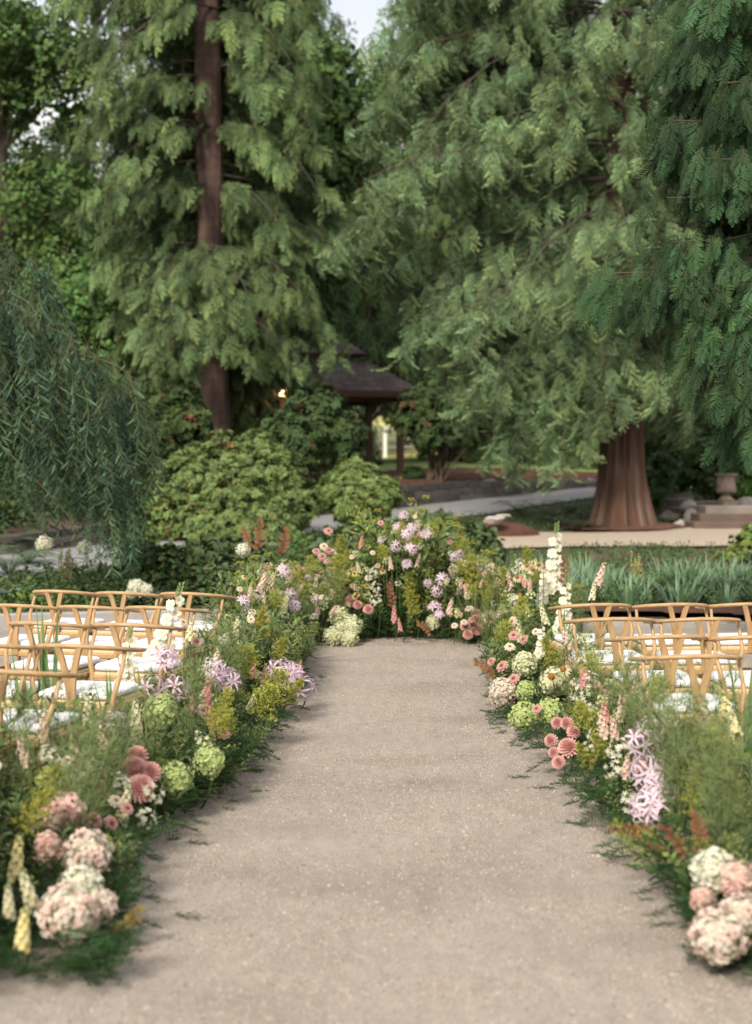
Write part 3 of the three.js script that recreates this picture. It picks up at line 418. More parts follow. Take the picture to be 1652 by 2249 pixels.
// a bark-covered trunk with fluting and flare
function trunkGeo(h, r0, r1, { flare = 0, flutes = 9, lobe = 0.1, seed = 1, lean = [0, 0], col = [0.17, 0.085, 0.055], rows = 90, cols = 72, ridge = 0.03 } = {}) {
  const pos = [], c = [], uv = [], idx = [];
  for (let j = 0; j <= rows; j++) { const t = Math.pow(j / rows, 1.6), y = t * h, rr = lerp(r0, r1, Math.pow(t, 0.8)) + flare * Math.exp(-y / 0.75);
    for (let k = 0; k <= cols; k++) { const a = (k % cols) / cols * TAU, ca = Math.cos(a), sa = Math.sin(a), w = noise.noise(ca * 1.3 + seed, sa * 1.3, y * 0.25);
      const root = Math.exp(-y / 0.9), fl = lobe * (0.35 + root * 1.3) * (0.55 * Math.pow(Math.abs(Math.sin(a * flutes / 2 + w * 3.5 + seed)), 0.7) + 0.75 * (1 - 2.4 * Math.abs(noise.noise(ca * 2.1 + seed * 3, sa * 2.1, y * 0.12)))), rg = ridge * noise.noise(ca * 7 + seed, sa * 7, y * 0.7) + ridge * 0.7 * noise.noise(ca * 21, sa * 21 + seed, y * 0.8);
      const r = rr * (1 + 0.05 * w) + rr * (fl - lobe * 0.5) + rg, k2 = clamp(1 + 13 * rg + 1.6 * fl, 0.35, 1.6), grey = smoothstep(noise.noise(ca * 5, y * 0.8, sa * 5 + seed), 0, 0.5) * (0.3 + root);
      pos.push(ca * r + lean[0] * y, y - 0.15, sa * r + lean[1] * y); uv.push(a * 0.8, y);
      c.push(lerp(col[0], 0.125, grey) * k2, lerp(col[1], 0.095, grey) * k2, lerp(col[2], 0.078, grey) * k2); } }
  for (let j = 0; j < rows; j++) for (let k = 0; k < cols; k++) { const a = j * (cols + 1) + k, b = a + cols + 1; idx.push(a, b, a + 1, a + 1, b, b + 1); }
  const g = new THREE.BufferGeometry(); g.setAttribute('position', new THREE.Float32BufferAttribute(pos, 3)); g.setAttribute('color', new THREE.Float32BufferAttribute(c, 3)); g.setAttribute('uv', new THREE.Float32BufferAttribute(uv, 2)); g.setIndex(idx); g.computeVertexNormals(); return g;
}
const fibreMap = texture(512, (u, v) => { const n = 0.5 + 0.5 * tileNoise(u, v, 5, 3), l = 0.5 + 0.5 * noise.noise(u * 64, v * 3, 2), m = 0.5 + 0.5 * noise.noise(u * 128, v * 8, 5), k = 0.45 + 0.5 * l + 0.35 * m + 0.2 * (n - 0.5); return [k, k, k]; }, true); fibreMap.repeat.set(0.8, 0.25);
const fibreMat = new THREE.MeshStandardMaterial({ vertexColors: true, map: fibreMap, bumpMap: fibreMap, bumpScale: 0.05, roughness: 0.95 });
const barkMap = texture(512, (u, v) => { const l = 0.5 + 0.6 * tileNoise(u, v, 40, 4), m = Math.abs(noise.noise(u * 40, v * 12, 1)), k = 0.35 + 0.6 * l + 0.9 * m; return [k, k, k]; }, true); barkMap.repeat.set(0.8, 0.3);
const barkMat = new THREE.MeshStandardMaterial({ vertexColors: true, map: barkMap, bumpMap: barkMap, bumpScale: 0.025, roughness: 0.95 });
// sprays hung along a drooping bough
function hangBough(R, start, az, L, { rise = 0.1, sag = 0.5, tipUp = 0.25, gap = 0.25, lat = 0.28, size = [0.5, 0.75], lo = 0.75, hi = 1.2, limbs, list, from = 0.22, down = [0.25, 1.2], r0 = 0.05, geoN = 1, hang = 0, keep = 1, gaps = -0.1 }) {
  const out = V(Math.cos(az), 0, Math.sin(az)), side = V(-out.z, 0, out.x), P = (t) => start.clone().addScaledVector(out, L * t * (1 - 0.08 * t)).addScaledVector(side, L * 0.06 * Math.sin(t * 3 + az * 7)).add(V(0, L * (rise * t - sag * t * t + tipUp * t * t * t), 0));
  if (limbs) limbs.tube([0, 0.2, 0.4, 0.6, 0.8, 1].map(P), r0 * 0.72, 0.006, 5, [0.075, 0.055, 0.042], [0.09, 0.07, 0.05]);
  const n = Math.max(3, Math.round(L * (1 - from) / gap)), shade = R.range(0.88, 1.1);
  for (let k = 0; k <= n; k++) for (const s of k === n ? [0] : [-1, 1]) {
    const t = lerp(from, 1, k / n), p = P(t), fwd = P(Math.min(1, t + 0.05)).sub(P(t - 0.05)).normalize();
    const reach = s === 0 ? 0.1 : (lat * L * Math.sin(Math.PI * Math.min(1, 0.25 + t * 0.72)) + 0.12) * R.range(0.6, 1.15), d = side.clone().multiplyScalar(s).addScaledVector(fwd, 0.75).normalize(), m = Math.max(1, Math.round(reach / (gap * 1.25)));
    if (limbs && reach > 0.7 && k % 2 === 0) limbs.tube([p, p.clone().addScaledVector(d, reach * 0.5).add(V(0, -0.06 * reach, 0)), p.clone().addScaledVector(d, reach).add(V(0, -0.3 * reach, 0))], r0 * 0.25, 0.003, 3, [0.08, 0.06, 0.045]);
    for (let q = 0; q < m; q++) {
      const f = (q + R.range(0.3, 1)) / m, pp = p.clone().addScaledVector(d, reach * f).add(V(R.sym(0.08), 0.05 - 0.3 * reach * f * f + R.sym(0.08), R.sym(0.08)));
      const dd = d.clone().multiplyScalar(0.75).addScaledVector(fwd, 0.35 + R() * 0.4).add(V(R.sym(0.35), -R.range(...down), R.sym(0.35)));
      const chain = hang ? Math.floor(R.range(0.3, hang) / 0.19) : 0, tuft = R.range(0.85, 1.12), drift = V(R.sym(0.06), 0, R.sym(0.06)).addScaledVector(out, 0.03); if (R() > keep || noise.noise(pp.x * 1.1 + start.y, pp.y * 1.1, pp.z * 1.1) < gaps) continue; const clump = 1 + 0.8 * noise.noise(pp.x * 1.4, pp.y * 1.4 + 5, pp.z * 1.4);
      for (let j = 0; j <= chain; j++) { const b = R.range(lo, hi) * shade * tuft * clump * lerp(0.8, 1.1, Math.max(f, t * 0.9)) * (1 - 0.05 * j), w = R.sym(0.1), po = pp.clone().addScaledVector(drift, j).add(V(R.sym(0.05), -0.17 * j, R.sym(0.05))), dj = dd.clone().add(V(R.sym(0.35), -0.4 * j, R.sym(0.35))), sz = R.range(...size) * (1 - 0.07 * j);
        list[Math.floor(R() * geoN)].push([frame(po, dj, V(R.sym(0.9), 1, R.sym(0.9) + 0.35), sz), b * (1 + w), b, b * (1 - w)]); }
    }
  }
}
function crownOf(t, geos, mat, list, name = 'crown') { list.forEach((l, k) => l.length && instanced(name, geos[k], mat, l, t)); }

// ------------------------------------------------------------------ the great cedar on the right
{
  const R = rng(61), c = onGround(5.76, -34), t = thing('cedar_tree', 'massive cedar with flared red-brown fibrous trunk and hanging pale green sprays beside the pale path', 'tree', c);
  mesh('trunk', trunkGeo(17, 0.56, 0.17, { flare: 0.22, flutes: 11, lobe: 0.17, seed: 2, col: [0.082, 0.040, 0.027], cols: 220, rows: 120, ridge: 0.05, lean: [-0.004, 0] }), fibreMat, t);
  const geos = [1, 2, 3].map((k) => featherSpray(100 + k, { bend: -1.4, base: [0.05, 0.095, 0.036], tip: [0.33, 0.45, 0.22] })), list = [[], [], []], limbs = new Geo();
  for (let hh = 3.0; hh < 17; hh += 0.3) for (let q = 0; q < 3; q++) {
    const h = Math.max(3, hh + R.sym(0.6)), az = hh * 5.3 + q * TAU / 3 + R.sym(0.6), toLeft = Math.max(0, -Math.cos(az)), toward = Math.max(0, Math.sin(az));
    let L = lerp(5.4, 4.8, clamp((h - 3) / 16, 0, 1)) * R.range(0.7, 1.1) * (h > 6.5 ? 1 + 0.36 * toLeft : 0.92 - 0.12 * toLeft); if (h < 5.0 && toward > 0.3 && Math.abs(Math.cos(az)) < 0.75) continue;
    if (h < 4.4 && Math.cos(az) > 0.2) L *= 0.6;
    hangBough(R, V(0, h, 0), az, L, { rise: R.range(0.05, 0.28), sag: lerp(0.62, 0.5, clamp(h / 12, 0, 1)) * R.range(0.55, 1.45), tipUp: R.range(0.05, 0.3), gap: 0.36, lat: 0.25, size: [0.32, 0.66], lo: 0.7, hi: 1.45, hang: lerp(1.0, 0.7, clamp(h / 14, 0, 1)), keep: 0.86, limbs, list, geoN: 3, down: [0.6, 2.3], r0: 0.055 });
  }
  for (const [px, py, h] of [[1155, 1010, 4.3], [1080, 980, 4.6], [1230, 985, 4.0], [1010, 860, 5.2], [1330, 850, 4.6], [1420, 845, 4.6], [960, 700, 6.2], [1490, 860, 4.4], [1120, 900, 4.9], [1260, 830, 4.8], [800, 130, 13.0], [850, 40, 14.2], [790, 240, 12.0], [830, 340, 10.6], [900, 0, 15.0], [780, 430, 9.6], [880, 180, 12.6], [940, 780, 6.0], [850, 740, 7.2]]) { // the low skirt seen in front of lawn and trunk
    const tip = at(px, py, (px < 960 ? 34.5 : 31.8) + R.sym(0.8)).sub(c), L = Math.hypot(tip.x, tip.z), az = Math.atan2(tip.z, tip.x), drop = (h - tip.y) / L;
    for (const e of [-0.12, 0.1]) hangBough(R, V(0, h, 0), az + e, L, { rise: 0.12, sag: drop + 0.12, tipUp: 0, gap: 0.3, lat: 0.27, size: [0.34, 0.66], lo: 0.65, hi: 1.3, hang: 0.75, keep: 0.95, gaps: -1, limbs, list, geoN: 3, down: [0.4, 1.6], r0: 0.05 });
  }
  mesh('limb', limbs.build(), M.bark, t); crownOf(t, geos, M.needle, list);
}
// ------------------------------------------------------------------ the tall straight conifer on the left
{
  const R = rng(62), c = at(474, 960, 40); c.y = groundY(c.x, c.z); const t = thing('conifer_tree', 'tall conifer with straight grey-brown trunk and tiered fan sprays behind the light green shrub', 'tree', c);
  mesh('trunk', trunkGeo(19, 0.42, 0.34, { flare: 0.1, flutes: 7, lobe: 0.04, seed: 5, col: [0.185, 0.115, 0.095], cols: 64, ridge: 0.02, lean: [-0.016, 0] }), barkMat, t);
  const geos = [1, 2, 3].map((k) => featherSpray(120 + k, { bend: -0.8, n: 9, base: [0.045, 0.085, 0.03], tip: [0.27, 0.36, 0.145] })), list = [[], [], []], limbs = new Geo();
  for (let h = 2.4; h < 19; h += 0.33) for (let q = 0; q < 4; q++) {
    const az = h * 4.1 + q * TAU / 4 + R.sym(0.6), toward = Math.sin(az); if (h > 6.6 && toward > 0.75) continue; if (h < 4.2 && toward > -0.1) continue;
    const low = smoothstep(h, 9, 5); const L = (h > 8 ? 4.9 : 3.6) * R.range(0.5, 1.12) * (1 - 0.25 * low) * (Math.cos(az) < 0 && h > 8 ? 1.15 : 1);
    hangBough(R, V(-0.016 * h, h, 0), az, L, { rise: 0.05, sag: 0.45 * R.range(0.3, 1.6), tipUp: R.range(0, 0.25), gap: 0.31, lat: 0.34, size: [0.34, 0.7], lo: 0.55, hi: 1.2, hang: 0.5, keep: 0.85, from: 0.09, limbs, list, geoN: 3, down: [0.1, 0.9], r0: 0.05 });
  }
  for (const [px, py, h] of [[300, 735, 5.2], [575, 790, 4.6], [360, 800, 4.4], [640, 720, 5.2], [300, 650, 6.0], [690, 640, 6.3], [440, 745, 5.0], [735, 300, 11.2], [700, 180, 12.6], [745, 430, 9.6], [690, 800, 5.4], [650, 790, 5.0], [760, 760, 6.0], [180, 420, 9.6], [150, 300, 11.4], [720, 80, 13.8], [190, 180, 12.8], [660, 520, 8.0]]) { const tip = at(px, py, 37.6 + R.sym(0.8)).sub(c), L = Math.hypot(tip.x, tip.z), az = Math.atan2(tip.z, tip.x); hangBough(R, V(0, h, 0), az, L, { rise: 0.1, sag: (h - tip.y) / L + 0.1, tipUp: 0, gap: 0.27, lat: 0.33, size: [0.36, 0.72], lo: 0.75, hi: 1.35, hang: 0.35, limbs, list, geoN: 3, down: [0.1, 0.9] }); }
  mesh('limb', limbs.build(), M.bark, t); crownOf(t, geos, M.needle, list);
}
// ------------------------------------------------------------------ near cedar whose boughs hang in at the upper right
{
  const R = rng(63), c = V(5.4, 0, -13.6), t = thing('cedar_tree', 'nearest cedar, dark green fern-like boughs hanging in at the upper right above the chairs', 'tree', c);
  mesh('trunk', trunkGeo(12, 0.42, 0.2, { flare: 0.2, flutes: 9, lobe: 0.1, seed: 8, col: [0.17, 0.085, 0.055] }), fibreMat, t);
  const geos = [1, 2, 3].map((k) => cedarSpray(140 + k, 15, { wid: 0.030, len: 0.26, bend: -0.6, lobes: 3, base: [0.022, 0.054, 0.02], tip: [0.054, 0.115, 0.045], stem: [0.16, 0.12, 0.05] })), list = [[], [], []], limbs = new Geo();
  const boughs = [[1290, 590, 11.6], [1370, 285, 12.4], [1400, 90, 12.6], [1400, 430, 12.2], [1440, 250, 11.9], [1450, 520, 11.8], [1480, 60, 12], [1500, 690, 11.8], [1540, 330, 11.6], [1560, 800, 11.7], [1530, 560, 12.2], [1590, 160, 11.7], [1600, 450, 11.9], [1620, 900, 11.9], [1610, 690, 12.1], [1480, 160, 12.8], [1460, 380, 12.8], [1580, 30, 12.4], [1560, 240, 12.6], [1440, -40, 12.3], [1520, -60, 11.8], [1390, 200, 13], [1500, 470, 12.9], [1570, 600, 12.7]];
  for (const [px, py, d] of boughs) {
    const tip = at(px, py, d).sub(c), L = Math.hypot(tip.x, tip.z), az = Math.atan2(tip.z, tip.x), h = Math.max(1.5, tip.y + R.range(0.25, 0.7));
    const sag = 0.75; const rise = (tip.y - h) / L + sag - 0.42;
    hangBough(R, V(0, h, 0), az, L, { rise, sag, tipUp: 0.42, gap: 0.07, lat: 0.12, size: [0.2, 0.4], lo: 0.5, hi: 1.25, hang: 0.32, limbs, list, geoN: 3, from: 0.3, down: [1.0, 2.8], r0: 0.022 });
  }
  mesh('limb', limbs.build(), M.bark, t); crownOf(t, geos, M.needle, list);
}
// ------------------------------------------------------------------ weeping willow on the left
{
  const R = rng(64), c = V(-6.3, 0.02, -17.8), t = thing('weeping_willow', 'weeping willow with long blue-green hanging leaf strands at the left edge', 'tree', c);
  mesh('trunk', trunkGeo(4.4, 0.26, 0.16, { flare: 0.12, flutes: 5, lobe: 0.06, seed: 3, col: [0.15, 0.11, 0.08], lean: [0.1, 0] }), barkMat, t);
  const strand = (seed) => { const r = rng(seed), g = new Geo(), pts = [], n = 26, w1 = r.range(2, 6), w2 = r.range(0.03, 0.09), sw = r.sym(0.22); for (let k = 0; k <= n; k++) { const f = k / n; pts.push(V(w2 * Math.sin(f * w1 + seed) + sw * (1 - f) * f, f, 0.12 * Math.sin(f * 2.2) - 0.05 * f + 0.03 * Math.sin(f * 8 + seed))); } g.tube(pts.filter((_, k) => k % 4 === 0 || k === n), 0.004, 0.0015, 3, [0.17, 0.15, 0.06], [0.16, 0.18, 0.07]);
    for (let k = 1; k <= n; k++) for (let q = 0; q < 2; q++) { if (r() < 0.12) continue; const a = r() * TAU, d = V(Math.cos(a) * r.range(0.4, 1.1), r.range(0.5, 1.3), Math.sin(a) * r.range(0.4, 1.1)), pale = r() < 0.35 ? r.range(1.3, 1.9) : r.range(0.75, 1.1); g.leaf(frame(pts[k], d, V(Math.cos(a + 1.3), r.sym(0.8), Math.sin(a + 1.3))), r.range(0.07, 0.14), r.range(0.012, 0.019), { segs: 3, bend: r.range(-0.2, 1.2), fold: 0.2, col: [0.044 * pale, 0.094 * pale, 0.040 * pale], tip: [0.085 * pale, 0.148 * pale, 0.088 * pale] }); }
    return g.build(); };
  const geos = [1, 2, 3, 4, 5, 6].map(strand), list = [[], [], [], [], [], []], limbs = new Geo(), top = (x) => { const P = [[-6.6, 5.1], [-4.6, 4.75], [-4.15, 4.3], [-3.9, 3.5], [-3.5, 3.3], [-3.2, 3.22], [-2.95, 2.95], [-2.75, 2.2]]; for (let k = 0; k < P.length - 1; k++) if (x <= P[k + 1][0]) return lerp(P[k][1], P[k + 1][1], (x - P[k][0]) / (P[k + 1][0] - P[k][0])); return 2.2; };
  for (let k = 0; k < 120; k++) { // arching shoots with the strands hanging from them
    const x1 = -3.05 - Math.pow(R(), 1.15) * 2.8, z1 = -17.9 + R.sym(1.5) * Math.min(1, (-2.5 - x1) * 0.8 + 0.35), h1 = top(x1) - Math.pow(R(), 1.1) * 2.2, s = V(R.sym(0.4) + 0.4, 3.6 + R.sym(0.7), R.sym(0.5)), e = V(x1, h1, z1).sub(c), m = s.clone().lerp(e, R.range(0.4, 0.65)).add(V(0, R.range(0.05, 0.55), R.sym(0.3)));
    const pts = spline([s, m, e, e.clone().add(V(0.1 + R.sym(0.1), -R.range(0.2, 0.5), R.sym(0.2)))], 16).map((p) => { const w = p.x + c.x; return V(p.x, Math.min(p.y, top(Math.max(-6.6, w)) + R.sym(0.12)), p.z); }); if (k % 3 === 0) limbs.tube(spline([pts[4], pts[8], pts[12], pts[16]], 8), 0.012, 0.003, 4, [0.11, 0.095, 0.05]);
    for (let q = 0; q < 13; q++) { const f = R.range(0.4, 1), p = pts[Math.min(16, Math.floor(f * 16))].clone().add(V(R.sym(0.14), R.sym(0.12), R.sym(0.14))), wx = p.x + c.x; if (wx < -5.4 && R() < 0.6) continue; const floor = wx > -3.3 ? 0.5 + 0.25 * R() : lerp(0.85, 1.5, R()), L = Math.min(R.range(0.45, 1.6), p.y + c.y - floor); if (L < 0.22) continue;
      if (noise.noise(wx * 2.1, (p.y + c.y) * 1.3, 4) < -0.3) continue; const b = R.range(0.6, 1.3) * (1 + 0.35 * noise.noise(wx * 3, p.y * 2, 9)), w = R.sym(0.12); list[(k + q) % 6].push([frame(p, V(R.sym(0.22) + 0.1, -1, R.sym(0.22)), V(R.sym(1), 0.1, R.sym(1)), L), b * (1 + w), b, b * (1 - w) * (b > 1 ? 1.06 : 1)]); }
  }
  mesh('limb', limbs.build(), M.bark, t); crownOf(t, geos, M.leaf, list);
}
// ------------------------------------------------------------------ broadleaf trees
const bigLeaf = [1, 2, 3].map((k) => leafCluster(200 + k, 16, 0.36, 0.30, { base: [0.085, 0.145, 0.045], tip: [0.17, 0.26, 0.08], down: 0.35, fold: 0.2 }));
const farLeaf = [1, 2].map((k) => leafCluster(210 + k, 34, 0.26, 0.15, { base: [0.07, 0.12, 0.04], tip: [0.12, 0.19, 0.065] }));
function broadTree(seed, label, p, lobes, n, size, colour, trunkR, group, geos = farLeaf, mat = M.leaf, gapF = 0.25) { // lobes: [dx, y, dz, r, squash]
  const R = rng(seed), t = thing('broadleaf_tree', label, 'tree', p, 0, group), list = geos.map(() => []), limbs = new Geo(), topH = Math.max(...lobes.map((l) => l[1]));
  mesh('trunk', trunkGeo(topH, trunkR, trunkR * 0.35, { flare: trunkR * 0.3, flutes: 5, lobe: 0.05, seed, cols: 20, rows: 20, col: [0.13, 0.105, 0.08] }), barkMat, t);
  const total = lobes.reduce((s, l) => s + l[3] ** 2, 0);
  for (const [dx, y, dz, r, sq = 0.8] of lobes) {
    for (let q = 0; q < 5; q++) { const e = randDir(R).multiplyScalar(r * 0.8); limbs.tube([V(0, Math.max(1.2, y - r * R.range(0.6, 1.2)), 0), V(dx * 0.5 + e.x * 0.3, y - r * 0.3, dz * 0.5 + e.z * 0.3), V(dx + e.x, y + e.y * sq, dz + e.z)], trunkR * 0.3, 0.015, 4, [0.10, 0.08, 0.06]); }
    for (let k = 0; k < n * r * r / total; k++) { const d = randDir(R), rr = r * (0.55 + 0.5 * Math.sqrt(R())) * (1 + 0.5 * noise.noise(d.x * 2.2 + seed, d.y * 2.2, d.z * 2.2)); if (noise.noise(d.x * 4 + dx, d.y * 4 + y, d.z * 4 + seed) < -gapF + 0.1 * R()) continue; const pp = V(dx + d.x * rr, y + d.y * rr * sq, dz + d.z * rr), b = R.range(0.7, 1.2), w = R.sym(0.1); list[k % geos.length].push([frame(pp, V(d.x + R.sym(0.6), 0.4 + R.sym(0.6), d.z + R.sym(0.6)), randDir(R), size * R.range(0.7, 1.25)), colour[0] * b * (1 + w), colour[1] * b, colour[2] * b * (1 - w)]); }
  }
  mesh('limb', limbs.build(), M.bark, t); crownOf(t, geos, mat, list); return t;
}
function farConifer(seed, label, p, h, r, colour, group, droop = 0.35, size = [0.8, 1.3], from = 1.5) {
  const R = rng(seed), t = thing('conifer_tree', label, 'tree', p, 0, group), list = [[], []], limbs = new Geo();
  mesh('trunk', trunkGeo(h, h * 0.018 + 0.12, 0.05, { flare: 0.15, flutes: 5, lobe: 0.05, seed, cols: 20, rows: 20, col: [0.14, 0.09, 0.07] }), barkMat, t);
  for (let y = from; y < h - 0.3; y += 0.5) for (let q = 0; q < 4; q++) hangBough(R, V(0, y, 0), y * 3.7 + q * TAU / 4 + R.sym(0.5), Math.max(0.5, r * Math.pow(1 - y / h, 0.7) * R.range(0.65, 1.1)), { rise: 0.1, sag: droop + 0.15, tipUp: 0.18, gap: 0.6, lat: 0.3, size: size.map((v) => v * 0.8), lo: 0.6, hi: 1.25, hang: 0.55, limbs, list, geoN: 2, down: [0.2, 1.2] });
  for (const l of list) for (const e of l) { e[1] *= colour[0]; e[2] *= colour[1]; e[3] *= colour[2]; }
  mesh('limb', limbs.build(), M.bark, t); crownOf(t, farSprays, M.needle, list); return t;
}
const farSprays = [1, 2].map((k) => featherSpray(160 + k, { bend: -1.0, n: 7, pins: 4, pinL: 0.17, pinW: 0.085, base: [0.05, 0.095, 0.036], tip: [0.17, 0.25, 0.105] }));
const place = (px, d) => { const p = at(px, HORIZON, d); p.y = groundY(p.x, p.z); return p; };
broadTree(71, 'spreading maple with loose green leaves at the far upper left behind the willow', place(10, 45), [[-1.6, 12.3, 0, 2.9], [1.0, 13.5, 0.4, 2.6], [-0.3, 7.0, 0.8, 2.2], [1.4, 8.2, -0.4, 1.7], [-1.8, 5.4, 0, 2.0], [0.7, 5.0, 0.2, 1.9], [1.7, 6.0, 0.5, 1.5], [-0.4, 12.4, 0, 2.2], [2.2, 11.6, 0.3, 1.7]], 5600, 0.46, [0.85, 0.9, 0.8], 0.3, null, bigLeaf, M.leaf, -0.04);
broadTree(72, 'low broadleaf tree with blue-green leaves between the willow and the tall conifer', place(200, 43.5), [[0, 4.6, 0, 1.7], [-1.0, 4.6, 0.3, 1.4], [1.1, 2.9, 0.2, 1.3], [0.6, 5.2, -0.2, 1.2]], 2000, 0.48, [0.85, 1.0, 0.85], 0.16, null, bigLeaf);
farConifer(73, 'pale green weeping conifer standing just right behind the pavilion roof', place(800, 60), 14.2, 6.4, [1.6, 1.5, 1.45], null, 0.6, [0.9, 1.5], 4.4);
farConifer(74, 'dark conifer just left of the pavilion behind the tall straight trunk', place(600, 53), 15, 5.4, [0.75, 0.82, 0.7], null, 0.5);
farConifer(75, 'slim dark conifer far behind the maple at the left', place(150, 58), 14, 5.6, [0.75, 0.82, 0.75], null, 0.45);
farConifer(76, 'tall dark conifer far behind the tall straight trunk', place(400, 62), 15, 6.2, [0.75, 0.82, 0.75], null, 0.45);
farConifer(77, 'tall grey-green conifer far behind the great cedar crown', place(1190, 64), 26, 7.4, [1.15, 1.1, 1.05], null, 0.55);
farConifer(78, 'tall green conifer behind the great cedar trunk', place(1520, 58), 24, 7.2, [1.1, 1.1, 1.0], null, 0.5);
farConifer(79, 'conifer filling the gap between pavilion and great cedar', place(985, 66), 18, 7.0, [1.3, 1.25, 1.2], null, 0.6, [0.8, 1.3], 4.6);
broadTree(69, 'loose open broadleaf tree right of the tall straight trunk, sky showing through', place(590, 51), [[-1.2, 15.5, 0, 2.2], [0.8, 14.2, 0.3, 1.8], [0.9, 17.3, 0, 1.5], [-0.4, 12.2, 0.4, 2.2], [1.6, 11.2, 0, 1.9], [0.3, 9.4, 0.2, 2.2], [-1.6, 10, 0, 1.8], [2.2, 13.2, 0.2, 1.5], [0.5, 7.2, 0, 2.0]], 5200, 0.62, [0.62, 0.72, 0.58], 0.2, null, bigLeaf, M.leaf, 0.0);
const lobesFar = (R, h, r) => { const l = []; for (let k = 0; k < 10; k++) l.push([R.sym(r * 0.7), h * (0.12 + 0.82 * (k + R()) / 10), R.sym(r * 0.4), r * R.range(0.36, 0.6)]); return l; };
const FARTREES = [[-120, 70, 22, 6, [0.9, 1, 0.75], 'distant dark green tree behind the maple at the left edge'], [60, 74, 16, 6, [0.8, 0.88, 0.7], 'distant leafy tree showing through the maple at the left'], [300, 78, 16, 6.6, [0.75, 0.85, 0.65], 'distant leafy tree left of the tall straight trunk'], [560, 80, 25, 6.8, [0.75, 0.85, 0.65], 'distant leafy tree right of the tall straight trunk, sky showing through it'], [720, 92, 24, 7, [1.5, 1.5, 1.1], 'distant pale tree behind the pavilion cupola'], [890, 90, 25, 6.6, [1.5, 1.5, 1.15], 'distant pale tree above the right end of the pavilion roof'], [1080, 92, 22, 7, [1.4, 1.45, 1.0], 'distant yellow-green tree behind the left side of the great cedar'], [1300, 84, 20, 6.6, [1.3, 1.35, 0.95], 'distant tree behind the middle of the great cedar'], [1480, 78, 18, 6, [1.3, 1.4, 0.9], 'distant bright tree right of the great cedar trunk'], [1640, 74, 18, 6, [1.1, 1.25, 0.85], 'distant tree behind the urn'], [1800, 70, 18, 6, [1, 1.1, 0.85], 'distant tree behind the near cedar at the right edge']];
FARTREES.forEach(([px, d, h, r, col, label], k) => { const R = rng(300 + k); broadTree(320 + k, label, place(px, d), lobesFar(R, h, r), 3400, 1.0, col, 0.24, null, farLeaf, M.leaf, 0.02); });

// ------------------------------------------------------------------ shrubs
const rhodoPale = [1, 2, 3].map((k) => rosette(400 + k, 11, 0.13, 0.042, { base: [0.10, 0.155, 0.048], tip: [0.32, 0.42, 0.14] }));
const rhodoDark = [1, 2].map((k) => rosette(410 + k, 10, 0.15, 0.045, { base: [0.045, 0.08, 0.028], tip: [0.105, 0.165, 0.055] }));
// lobes are [pixel x, pixel y, depth, pixel radius]; the crown grows on them and the stems come up from the ground below
function shrub(seed, name, label, category, baseAt, lobes, n, size, colour, geos, { inner = 0.25, mat = M.leaf, rust = 0, stems = 9, r0 = 0.03, squash = 0.85, group } = {}) {
  const R = rng(seed), b = baseAt.isVector3 ? baseAt : place(...baseAt), t = thing(name, label, category, b, 0, group), list = geos.map(() => []), limbs = new Geo(), B = lobes.map(([px, py, d, r]) => ({ p: at(px, py, d).sub(b), r: r * d / FOCAL })), total = B.reduce((s, l) => s + l.r ** 2, 0);
  for (const { p, r } of B) {
    for (let k = 0; k < Math.max(2, stems / B.length); k++) { const e = p.clone().add(randDir(R).multiplyScalar(r * 0.7)), o = V(R.sym(0.25), -0.1, R.sym(0.25)); limbs.tube([o, o.clone().lerp(e, 0.5).add(V(R.sym(0.12), 0.1, R.sym(0.12))), e], r0 * R.range(0.5, 1), 0.006, 4, [0.12, 0.085, 0.06]); }
    for (let k = 0; k < n * r * r / total; k++) {
      const d = randDir(R), lump = 1 + 0.42 * noise.noise(d.x * 2.6 + seed, d.y * 2.6, d.z * 2.6) + 0.12 * noise.noise(d.x * 7, d.y * 7 + seed, d.z * 7), rr = r * lump * (R() < inner ? R.range(0.5, 0.9) : R.range(0.88, 1.04)), pp = V(p.x + d.x * rr, p.y + d.y * rr * squash, p.z + d.z * rr); if (pp.y < 0.05 || noise.noise(pp.x * 2.3 + seed, pp.y * 2.3, pp.z * 2.3) < -0.3) continue;
      const q = R.range(0.72, 1.2) * (0.9 + 0.25 * noise.noise(d.x * 5 + 3, d.y * 5, d.z * 5 + seed)), w = R.sym(0.1), ru = R() < rust;
      list[k % geos.length].push([frame(pp, d.clone().multiplyScalar(0.8).add(V(R.sym(0.5), 0.55 + R.sym(0.4), R.sym(0.5))), randDir(R), size * R.range(0.75, 1.25)), colour[0] * q * (1 + w) * (ru ? 2.2 : 1), colour[1] * q * (ru ? 0.75 : 1), colour[2] * q * (1 - w)]);
    }
  }
  mesh('stem', limbs.build(), M.bark, t); crownOf(t, geos, mat, list, 'foliage'); return t;
}
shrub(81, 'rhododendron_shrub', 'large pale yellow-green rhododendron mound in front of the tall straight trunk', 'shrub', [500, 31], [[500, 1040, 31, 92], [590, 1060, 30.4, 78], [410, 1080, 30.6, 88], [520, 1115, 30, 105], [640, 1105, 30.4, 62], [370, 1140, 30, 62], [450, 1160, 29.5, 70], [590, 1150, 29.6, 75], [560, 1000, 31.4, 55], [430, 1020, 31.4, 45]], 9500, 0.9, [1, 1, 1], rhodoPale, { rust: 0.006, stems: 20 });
shrub(82, 'rhododendron_shrub', 'smaller pale yellow-green rhododendron in front of the pavilion posts', 'shrub', [785, 31], [[780, 1060, 31, 52], [735, 1085, 30.8, 40], [825, 1090, 30.8, 46], [775, 1110, 30.4, 48], [845, 1075, 31, 30]], 2900, 0.88, [1.05, 1.05, 1], rhodoPale);
